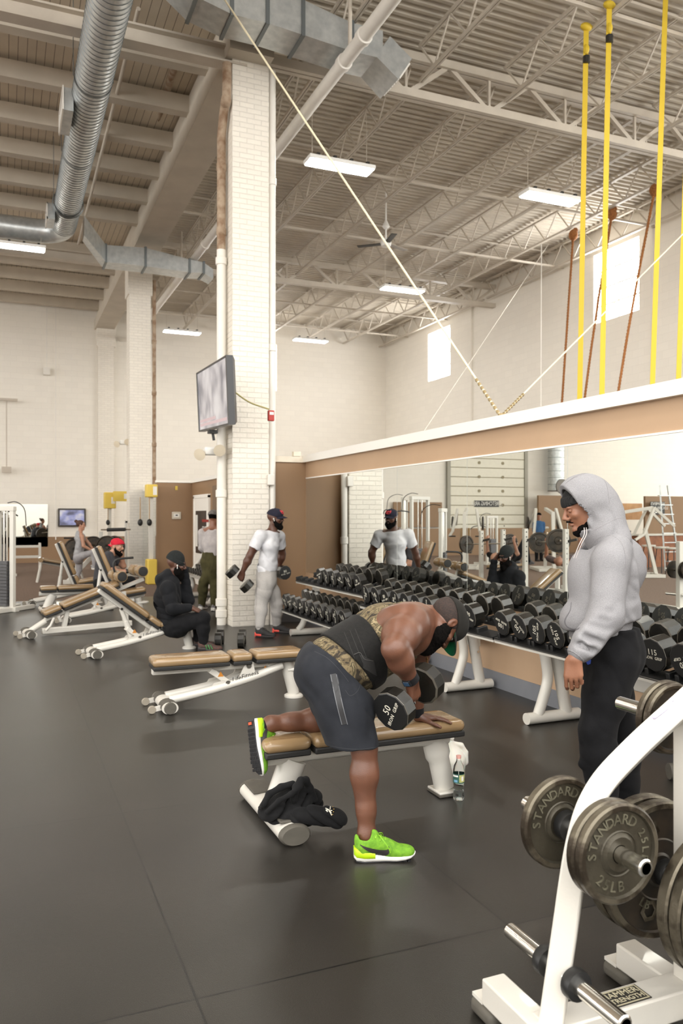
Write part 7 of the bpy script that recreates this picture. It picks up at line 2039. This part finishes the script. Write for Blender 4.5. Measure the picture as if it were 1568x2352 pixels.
WHT2 = pm('machine_white', (214, 211, 202), .4)


def cable_tower(lab, loc, rz, h=2.1, w=.6, group=None, yellow=False, bar=True):
    t = thing('cable_machine', lab, 'gym machine', loc, rz, group)
    for s in (-1, 1): MB().bar((s * w / 2, 0, .05), (s * w / 2, 0, h), .08, .07, (0, 1, 0)).build('upright', WHT2, t, bevel=.008)
    MB().bar((-w / 2 - .05, 0, h), (w / 2 + .05, 0, h), .08, .08).build('top_beam', YELB if yellow else WHT2, t, bevel=.008)
    MB().bar((-w / 2 - .1, 0, .04), (w / 2 + .1, 0, .04), .1, .08).bar((-w / 2, -.5, .04), (-w / 2, .4, .04), .08, .07).bar((w / 2, -.5, .04), (w / 2, .4, .04), .08, .07).build('base_frame', WHT2, t, bevel=.006)
    m = MB()
    for i in range(14): m.box((0, 0, .12 + i * .055), (w * .55, .14, .047))
    m.build('weight_stack', STACK, t)['kind'] = 'stuff'
    m = MB()
    for s in (-.12, .12): m.tube([(s * w, 0, .1), (s * w, 0, h)], .014, 8)
    m.build('guide_rod', CHROME, t)
    m = MB().tube([(0, -.02, .9), (0, -.02, h + .02)], .006, 6).tube(bez([(0, -.05, h + .1), (0, -.25, h + .12), (0, -.45, h), (0, -.5, h - .3)], 5), .008, 6); m.build('cable', DARKM, t)
    for s in (-.05, .4): MB().lathe([(.02, -.02), (.06, -.02), (.05, 0), (.06, .02), (.02, .02)], (0, -s, h + .05), (1, 0, 0), 14).build('pulley', BLACKP, t)
    if bar: MB().tube(bez([(-.55, -.5, h - .42), (-.35, -.5, h - .33), (0, -.5, h - .3), (.35, -.5, h - .33), (.55, -.5, h - .42)], 4), .015, 8).build('pull_bar', BLACKP, t, smooth=60)
    return t


def seat_machine(lab, loc, rz, group=None, plates=True):
    t = thing('press_machine', lab, 'gym machine', loc, rz, group)
    MB().bar((-.7, -.4, .05), (.7, -.4, .05), .1, .09).bar((-.7, .4, .05), (.7, .4, .05), .1, .09).bar((-.6, -.4, .05), (-.6, .4, .05), .1, .09).bar((.6, -.4, .05), (.6, .4, .05), .1, .09).build('base_frame', WHT2, t, bevel=.008)
    MB().bar((-.6, 0, .05), (-.45, 0, 1.75), .1, .1, (0, 1, 0)).bar((.6, 0, .05), (.3, 0, 1.3), .09, .09, (0, 1, 0)).bar((-.45, 0, 1.7), (.5, 0, 1.85), .09, .09).build('main_frame', WHT2, t, bevel=.008)
    M = Matrix.Translation((-.1, 0, .48)); pad(t, -.2, .22, .4, M)
    M2 = Matrix.Translation((-.3, 0, .62)) @ Matrix.Rotation(-1.25, 4, 'Y'); pad(t, 0, .65, .32, M2)
    for s in (-1, 1):
        a = MB().bar((.45, s * .3, 1.85), (.15, s * .42, 1.15), .07, .07).bar((.15, s * .42, 1.15), (-.1, s * .5, 1.0), .06, .06).bar((.45, s * .3, 1.85), (.95, s * .38, 1.35), .07, .07).build('lever_arm', WHT2, t, bevel=.006)
        MB().tube([(-.1, s * .5, 1.0), (-.12, s * .3, 1.0)], .02, 8).build('handle', BLACKP, a)
        if plates:
            MB().lathe([(0, 0), (.2, 0), (.22, .01), (.22, .05), (.2, .06), (0, .06)], (.85, s * .45, 1.4), (0, s, 0), 24).build('loaded_plate', MATS['dark_iron'], a)
    return t


# seen directly, far left
p = flo(22, 1322); cable_tower('white cable machine with dark stack at the left picture edge', (p.x - .2, p.y, 0), .2, 1.62, .5, None, False, False)
p = flo(62, 1318); t = thing('low_railing', 'low white rail frame before the far mirror', 'gym machine', (p.x, p.y + .6, 0))
for z in (.45, .75): MB().bar((p.x - .35, p.y + .6, z), (p.x + .35, p.y + .6, z), .06, .07).build('rail', WHT2, t, world=True)
for x in (-.36, .36): MB().bar((p.x + x, p.y + .6, .02), (p.x + x, p.y + .6, .85), .07, .07, (0, 1, 0)).build('upright', WHT2, t, world=True)
p = flo(85, 1338); t = thing('sit_up_bench', 'spidery white bench frame on the brown carpet', 'bench', (p.x, p.y, 0))
MB().tube([(p.x, p.y, .0), (p.x + .1, p.y, .5)], .035, 8).build('front_leg', WHT2, t, world=True); MB().tube([(p.x + .1, p.y, .5), (p.x + 1.0, p.y + .1, .3)], .035, 8).tube([(p.x + 1.0, p.y + .1, .3), (p.x + 1.1, p.y + .1, 0)], .03, 8).build('beam', WHT2, t, world=True)
M = Matrix.Translation((p.x + .1, p.y, .5)) @ Matrix.Rotation(.2, 4, 'Y'); pad(t, .0, .9, .26, Matrix.Translation((.1, 0, .5)) @ Matrix.Rotation(.2, 4, 'Y'))
MB().tube([(p.x + .08, p.y - .2, .56), (p.x + .08, p.y + .2, .56)], .06, 12).build('foot_roller', VINYL, t, world=True)
# machine the woman stands on
p = flo(205, 1340); t = thing('squat_machine', 'white leg machine with round black plates behind the red cap', 'gym machine', (p.x, p.y, 0))
MB().bar((p.x - .6, p.y, .05), (p.x + .9, p.y, .05), .12, .1).bar((p.x - .5, p.y, .05), (p.x + .3, p.y, .9), .1, .1).bar((p.x + .3, p.y + .3, .05), (p.x + .3, p.y + .3, 1.25), .09, .09, (0, 1, 0)).bar((p.x - .3, p.y + .2, .05), (p.x - .2, p.y + .2, 1.0), .09, .09, (0, 1, 0)).build('main_frame', WHT2, t, world=True, bevel=.01)
MB().bar((p.x + .05, p.y - .05, .4), (p.x + .55, p.y - .05, .55), .5, .05).build('foot_plate', GALV, t, world=True)
for px, py, dd, rr in ((172, 1262, 19.6, .27), (214, 1256, 19.5, .26), (246, 1256, 19.2, .27), (262, 1255, 19.4, .26)):
    q = at(px, py, dd); MB().lathe([(0, 0), (.05, -.02), (.06, 0), (rr * .85, 0), (rr * .9, -.02), (rr, -.02), (rr, .04), (0, .04)], q, (.35, 1, 0), 28).build('loaded_plate', MATS['dark_iron'], t, world=True, smooth=40)
m = MB().tube([at(170, 1256, 19.8), at(268, 1254, 19.6)], .025, 8); m.build('bar', CHROME, t, world=True)
MB().tube([at(147, 1236, 19.4), at(170, 1236, 19.4)], .02, 8).build('handle', BLACKP, t, world=True)
# smith frame beside the enclosure
p = flo(300, 1325); t = thing('smith_machine', 'white frame with a padded black bar before the enclosure mirror', 'gym machine', (p.x, p.y, 0))
for dx in (-.12, .22): MB().bar((p.x + dx, p.y, .03), (p.x + dx, p.y, 1.5), .07, .07, (0, 1, 0)).build('upright', WHT2, t, world=True, bevel=.008)
MB().bar((p.x - .15, p.y, 1.48), (p.x + .25, p.y, 1.48), .07, .07).build('top_beam', WHT2, t, world=True)
MB().tube([at(232, 1217, 19.6), at(300, 1216, 19.6)], .018, 8).build('bar', CHROME, t, world=True); MB().tube([at(246, 1217, 19.6), at(288, 1216, 19.6)], .045, 10).build('bar_pad', PADB, t, world=True)
MB().bar((p.x - .1, p.y - .4, .06), (p.x - .1, p.y + .5, .06), .1, .1).bar((p.x + .22, p.y - .4, .06), (p.x + .22, p.y + .5, .06), .1, .1).build('base_frame', WHT2, t, world=True)
# yellow cable columns
def yellow_column(lab, px, pyt, pyb, d, w, handles=()):
    a = at(px, pyt, d); t = thing('cable_column', lab, 'gym machine', (a.x, a.y, 0))
    MB().box((a.x, a.y, (a.z + at(px, pyb, d).z) / 2), (w, .3, a.z - at(px, pyb, d).z)).build('top_housing', YELB, t, world=True, bevel=.02)
    MB().box((a.x + w * .25, a.y - .155, (a.z + at(px, pyb, d).z) / 2), (w * .35, .01, .2)).build('housing_sticker', SOLEW, t, world=True)
    MB().bar((a.x, a.y + .05, 0), (a.x, a.y + .05, a.z - .2), .1, .1, (0, 1, 0)).build('upright', WHT2, t, world=True)
    MB().box((a.x, a.y, .3), (w * .9, .35, .6)).build('lower_shroud', YELB, t, world=True, bevel=.03)
    for hx in handles:
        h = at(hx, 1200, d - .3); q = at(hx, pyb, d - .3)
        MB().tube([q, h], .012, 6).build('cable', pm('tan_cable', (170, 140, 100), .6), t, world=True); MB().sphere(h, .06, 10, 8, (1, 1, 1.4)).build('grip', BLACKP, t, world=True)
yellow_column('yellow-topped cable column with two hanging black grips beside the enclosure', 347, 1113, 1142, 19.2, .26, (322, 343))
yellow_column('yellow-topped cable column by the far pilaster', 252, 1131, 1168, 24.5, .34, (248,))
p = at(282, 1140, 24.3); tag(MB().box(p, (.55, .2, .3)).mat(1).box(p + Vector((.12, -.105, 0)), (.2, .01, .16)).build('machine_sign', [YELB, SOLEW]), 'yellow sign board behind the middle pillar', 'sign')
p = on_y(15, 1079, 29.6); tag(MB().box(p, (.3, .25, .2)).tube([p, (p.x, p.y, 5.6)], .02, 6).box((p.x, p.y, 5.6), (.7, .1, .08)).build('hanging_sensor', pm('sensor_grey', (196, 186, 172), .6)), 'small grey box hanging on a rod at the far left wall', 'fixture')
p = on_y(107, 853, 29.85); tag(MB().box(p, (.22, .2, .25)).bar(p, (p.x, p.y, 8.9), .03, .03).bar((p.x + .3, p.y, .8), (p.x + .3, p.y, 9), .03, .03).build('wall_conduit', PIPEW), 'white wall box and conduits left of the drooping duct', 'conduit')

# ---------------------------------------------------------------- the rest of the hall, seen in the mirror wall
def mloc(px, d): q = mir(px, 1300, d); return (q.x, q.y, 0)
cable_tower('white cable machine seen in the mirror right of the man in white', mloc(965, 19), 2.6, 2.05, .75)
cable_tower('second white cable machine in the mirror, beside the roll-up door', mloc(930, 22), 2.2, 2.1, .7)
cable_tower('rounded white cable column in the mirror before the roll-up door', mloc(1018, 17), 2.4, 1.75, .3, None, False, False)
cable_tower('white cable machine in the mirror below the stretching sign', mloc(1130, 27), 2.7, 1.6, .6)
seat_machine('white lever press machine in the mirror before the brown walls', mloc(1262, 24), 2.0)
seat_machine('white lever press machine in the mirror right of the grey hoodie', mloc(1455, 21.5), 3.6, None, False)
seat_machine('small white press machine in the mirror behind the bench presser', mloc(1070, 25), 2.2)
def rack_post(lab, px, d, top_py, w=.09):
    q = mir(px, top_py, d); t = thing('rack_post', lab, 'squat rack', (q.x, q.y, 0))
    MB().bar((q.x, q.y, 0), (q.x, q.y, q.z), w, w, (0, 1, 0)).build('post', WHT2, t, world=True, bevel=.01); MB().box((q.x, q.y, .03), (.5, .18, .06)).build('base_plate', WHT2, t, world=True)
    m = MB()
    for i in range(8): m.lathe([(0, 0), (.014, 0), (.014, .004), (0, .004)], (q.x, q.y - .046, .7 + i * .1), (0, -1, 0), 8)
    m.build('peg_hole', DARKM, t, world=True); MB().bar((q.x, q.y, q.z - .25), (q.x - .15, q.y - .15, q.z - .2), .05, .05).build('bar_hook', DARKM, t, world=True)
for lab, px, d, py in (('white rack post in the mirror left of the seated man\'s reflection', 1106, 19.5, 1219), ('white rack post in the mirror just right of the seated man\'s beanie', 1156, 18.5, 1216), ('white rack post in the mirror left of the grey hoodie', 1207, 16.5, 1214), ('white rack post in the mirror touching the grey hoodie', 1300, 15.5, 1215)): rack_post(lab, px, d, py)


def barbell(lab, a, b, R=.225):
    a, b = Vector(a), Vector(b); t = thing('barbell', lab, 'barbell', a); MB().tube([a, b], .015, 8).build('bar', CHROME2, t, world=True); ax = (b - a).normalized()
    for p in (a + ax * .25, b - ax * .25): MB().lathe([(.02, -.03), (R * .3, -.03), (R * .35, -.018), (R * .8, -.018), (R * .85, -.03), (R, -.03), (R, .03), (R * .85, .03), (R * .8, .018), (R * .35, .018), (R * .3, .03), (.02, .03)], p, ax, 28).build('loaded_plate', MATS['dark_iron'], t, world=True, smooth=40)
    return t
a, b = mir(1072, 1250, 20.5), mir(1172, 1248, 19.2); ax = (b - a).normalized(); barbell('loaded barbell in the mirror above the man lying in black', a - ax * .25, b + ax * .25)
a, b = mir(1238, 1246, 18.5), mir(1284, 1242, 16.0); ax = (b - a).normalized(); barbell('loaded barbell in the mirror left of the grey hoodie', a - ax * .2, b + ax * .2, .24)
def press_bench(lab, px, d, rz):
    x, y, _ = mloc(px, d); t = thing('press_bench', lab, 'bench', (x, y, 0), rz); pad(t, 0, 1.2, .28, Matrix.Translation((0, 0, .36)))
    for s in (.15, 1.05): MB().bar((s, 0, 0), (s, 0, .36), .08, .08, (0, 1, 0)).bar((s, -.25, .03), (s, .25, .03), .08, .06).build('leg', WHT2, t)
    return t
press_bench('flat bench in the mirror under the man in black', 1128, 19, 2.75); press_bench('flat bench in the mirror under the man in grey', 1275, 17.2, 2.6)


def lying(lab, px, d, ang, top, leg, sk, names):
    x, y, _ = mloc(px, d); o = Vector((x, y, .53)); f = Vector((math.cos(ang), math.sin(ang), 0)); l = Vector((-f.y, f.x, 0))
    t = thing('person', lab, 'person', (x, y, 0))
    hd_ = o + f * .12 + UP * .12; R_ = frame(UP * .95 + f * .2, -f); B = Body(.03); head_body(hd_, R_, 1.0, B=B); B.cone(o + f * .22 + UP * .1, .06, hd_, .06, .03)
    for s in (-1, 1):
        S, E, W = o + f * .34 + l * s * .2 + UP * .12, o + f * .45 + l * s * .42 + UP * .2, o + f * .36 + l * s * .38 + UP * .5
        B.cone(o + f * .25 + UP * .1, .055, S, .055).cone(S, .06, E, .045).cone(E, .045, W, .03); hand_body(B, W, UP, -f, s, (1, 1, 1, 1), (.3, .6), 0)
    flesh('body', B, sk, t, .01, 1)
    B = Body(.04); B.cone(o + f * .34 + UP * .12, .1, o + f * .55 + UP * .12, .13, .05, (l, 1.5)).cone(o + f * .55 + UP * .12, .13, o + f * .85 + UP * .11, .125, .05, (l, 1.25))
    for s in (-1, 1): B.cone(o + f * .34 + l * s * .2 + UP * .12, .075, o + f * .4 + l * s * .34 + UP * .16, .07, .03)
    flesh(names[0], B, top, t, .01, 1)
    B = Body(.04); B.cone(o + f * .85 + UP * .11, .13, o + f * .93 + UP * .11, .125, .05, (l, 1.2))
    for s in (-1, 1):
        h, K, A = o + f * .95 + l * s * .1 + UP * .1, o + f * 1.2 + l * s * .16 + UP * .5, o + f * 1.3 + l * s * .2 - UP * .02
        if names[1] == 'trousers': K, A = o + f * 1.35 + l * s * .28 + UP * .06, o + f * 1.55 + l * s * .3 - UP * .36
        B.cone(h, .1, K, .075, .03).cone(K, .072, A, .05, .03)
        shoe('s', A - UP * .08 - f * .04, f, UP, t, [SHOEBLK, SHOEBLK, SHOEBLK, SHOEBLK, SHOEBLK], .95, swoosh=False, tread=False)
    flesh(names[1], B, leg, t, .01, 1)
lying('man in black lying on a bench with raised knees, seen in the mirror', 1130, 19, 2.75, BLKP, BLKP, SK_LIGHT, ('t_shirt', 'sweatpants'))
lying('man in grey lying under a loaded barbell, seen in the mirror', 1280, 17.2, 2.6, cloth('dusty_jersey', (96, 84, 82)), GT, SK_MID, ('t_shirt', 'trousers'))
# person in blue standing far back
x, y, _ = mloc(1238, 29); t = thing('person', 'person in blue standing far back in the mirror before the brown wall', 'person', (x, y, 0)); o = Vector((x, y, 0))
B = Body(.03); head_body(o + UP * 1.64, frame((0.5, -.8, 0), UP), .95, B=B); B.cone(o + UP * 1.42, .055, o + UP * 1.6, .055)
for s in (-1, 1): B.cone(o + UP * 1.42, .05, o + Vector((s * .18, 0, 1.36)), .05).cone(o + Vector((s * .18, 0, 1.36)), .05, o + Vector((s * .22, 0, 1.1)), .045).cone(o + Vector((s * .22, 0, 1.1)), .045, o + Vector((s * .25, -.2, .95)), .032); hand_body(B, o + Vector((s * .25, -.2, .95)), (0, -1, -.4), (s, 0, 0), s, (.8, .8, .8, .8))
flesh('body', B, SK_MID, t, .012, 1)
B = Body(.04); B.cone(o + UP * 1.38, .1, o + UP * .95, .13, .05, ((1, 0, 0), 1.4))
for s in (-1, 1): B.cone(o + Vector((s * .18, 0, 1.36)), .075, o + Vector((s * .22, 0, 1.1)), .06)
flesh('t_shirt', B, cloth('blue_jersey', (62, 98, 140)), t, .012, 1)
B = Body(.04)
for s in (-1, 1): B.cone(o + Vector((s * .09, 0, .95)), .12, o + Vector((s * .1, 0, .5)), .085).cone(o + Vector((s * .1, 0, .5)), .08, o + Vector((s * .1, 0, .06)), .06)
flesh('trousers', B, BLKP, t, .012, 1)
for s in (-1, 1): shoe('s', o + Vector((s * .1, .08, 0)), (0, -1, 0), UP, t, [SHOEBLK] * 5, .9, swoosh=False, tread=False)
B = Body(.02); B.ell(o + UP * 1.67, (.085, .1, .09)); B.cut(o + UP * 1.66, -UP, .004); flesh('hair', B, HAIR, t, .012, 1)

# signs
def wall_sign(lab, c, w, h, lines, arrow=False):
    t = thing('wall_sign', lab, 'sign', c); MB().box(c, (w, .03, h)).build('sign_panel', pm('sign_black', (36, 36, 34), .5), t, world=True)
    m = MB(); n = len(lines) + (1 if arrow else 0)
    for i, tx in enumerate(lines): put_text(m, tx, Vector(c) + Vector((0, -.018, h * (.5 - (i + .5) / n))), (1, 0, 0), (0, 0, 1), h / n * .95, .004, 1.0, 0, min(1.0, w * 1.45 / (len(tx) * h / n * .62)))
    m.build('sign_lettering', MATS['sign_white'], t, world=True)
    if arrow:
        z = c[2] - h * .5 + h / n * .5; m = MB().box((c[0] + (.08 if arrow > 0 else -.08), c[1] - .018, z), (w * .55, .004, h * .08)); s = arrow
        m.prism([(0, 0), (-s * .18, .1), (-s * .18, -.1)], (c[0] + s * w * .42, c[1] - .02, z), (1, 0, 0), (0, 0, 1), (0, .004, 0)); m.build('sign_arrow', MATS['sign_white'], t, world=True)
def far_point(px, py, Y):
    q = mir(px, py, 1.0); k = Y / q.y; return Vector((2 * MIRX - (2 * MIRX - q.x) * k, Y, EYE + (q.z - EYE) * k))
wall_sign('black STRETCHING AREA sign on the slatted roll-up door', far_point(1118, 1157, BY - .12), 1.25, .27, ['STRETCHING AREA'])
qy = mir(1510, 1167, 33).y - .1
wall_sign('black WOMEN\'S LOCKER ROOM sign with an arrow on the brown wall', far_point(1510, 1167, qy), .75, .52, ["WOMEN'S", 'LOCKER ROOM'], 1)
# ladder, stools, counter, wooden board
x, y, _ = mloc(1545, 24); t = thing('step_ladder', 'tall metal ladder seen in the mirror at the right edge', 'ladder', (x, y, 0))
for s in (-.22, .22): MB().bar((x + s * 1.3, y, 0), (x + s * .7 + .25, y + .1, 2.55), .05, .04).build('rail', GALV, t, world=True)
for i in range(8): MB().bar((x - .27 + .03 * i + .01 * i, y + .01 * i, .28 * (i + 1)), (x + .27 + .03 * i - .0 * i, y + .01 * i, .28 * (i + 1)), .08, .025).build('rung', GALV, t, world=True)
for k, (px, d) in enumerate(((1520, 23), (1490, 24.5), (1548, 22.4))):
    x, y, _ = mloc(px, d); t = thing('bar_stool', ['stool with a pale seat in the mirror, nearest the ladder', 'stool with a pale seat in the mirror, beside the press machine', 'stool with a pale seat in the mirror at the right edge'][k], 'stool', (x, y, 0), 0, 'pale stools in the mirror')
    MB().lathe([(0, .7), (.2, .7), (.21, .72), (.2, .75), (0, .75)], (0, 0, 0), (0, 0, 1), 20).build('seat', WHT2, t)
    for s in range(4):
        a = PI / 4 + s * PI / 2; MB().tube([(.13 * math.cos(a), .13 * math.sin(a), .7), (.22 * math.cos(a), .22 * math.sin(a), 0)], .013, 6).build('leg', BLACKP, t)
x, y, _ = mloc(1515, 26); t = thing('service_counter', 'wooden service counter in the mirror behind the stools', 'counter', (x, y, 0))
MB().box((x, y, .5), (2.2, .5, 1.0)).build('counter_body', pm('orange_wood', (150, 92, 52), .5, rgb2=(126, 74, 40), vscale=6), t, world=True); MB().box((x, y, 1.03), (2.3, .6, .05)).build('counter_top', WHT2, t, world=True)
c = far_point(1445, 1175, 29.0); t = tag(MB().box(c, (1.5, .05, .75)).build('notice_board', pm('board_wood', (196, 148, 92), .5, rgb2=(176, 124, 70), vscale=3)), 'orange wooden board seen in the mirror behind the hood', 'board')
c = far_point(960, 1182, 29.85); tag(MB().box(c, (2.3, .05, 1.05)).build('notice_board', TAN2), 'brown wall panel in the mirror behind the cable machines', 'panel')
# second plate tree seen in the mirror at the right edge
x, y, _ = mloc(1562, 13.5); t = thing('plate_tree', 'white plate tree with small black plates seen in the mirror at the right edge', 'weight rack', (x, y, 0))
MB().bar((x, y, 0), (x, y, 1.2), .09, .09, (0, 1, 0)).bar((x - .5, y, .05), (x + .5, y, .05), .1, .09).bar((x, y - .4, .05), (x, y + .4, .05), .1, .09).build('frame', WHT2, t, world=True, bevel=.008)
for z, r_ in ((.72, .15), (.3, .0)):
    MB().tube([(x, y - .3, z), (x, y + .3, z)], .024, 10).build('horn', CHROME, t, world=True)
    if r_:
        for s in (-.12, -.18, .12): MB().lathe([(.03, -.02), (r_, -.02), (r_, .02), (.03, .02)], (x, y + s, z), (0, 1, 0), 24).build('loaded_plate', MATS['dark_iron'], t, world=True)
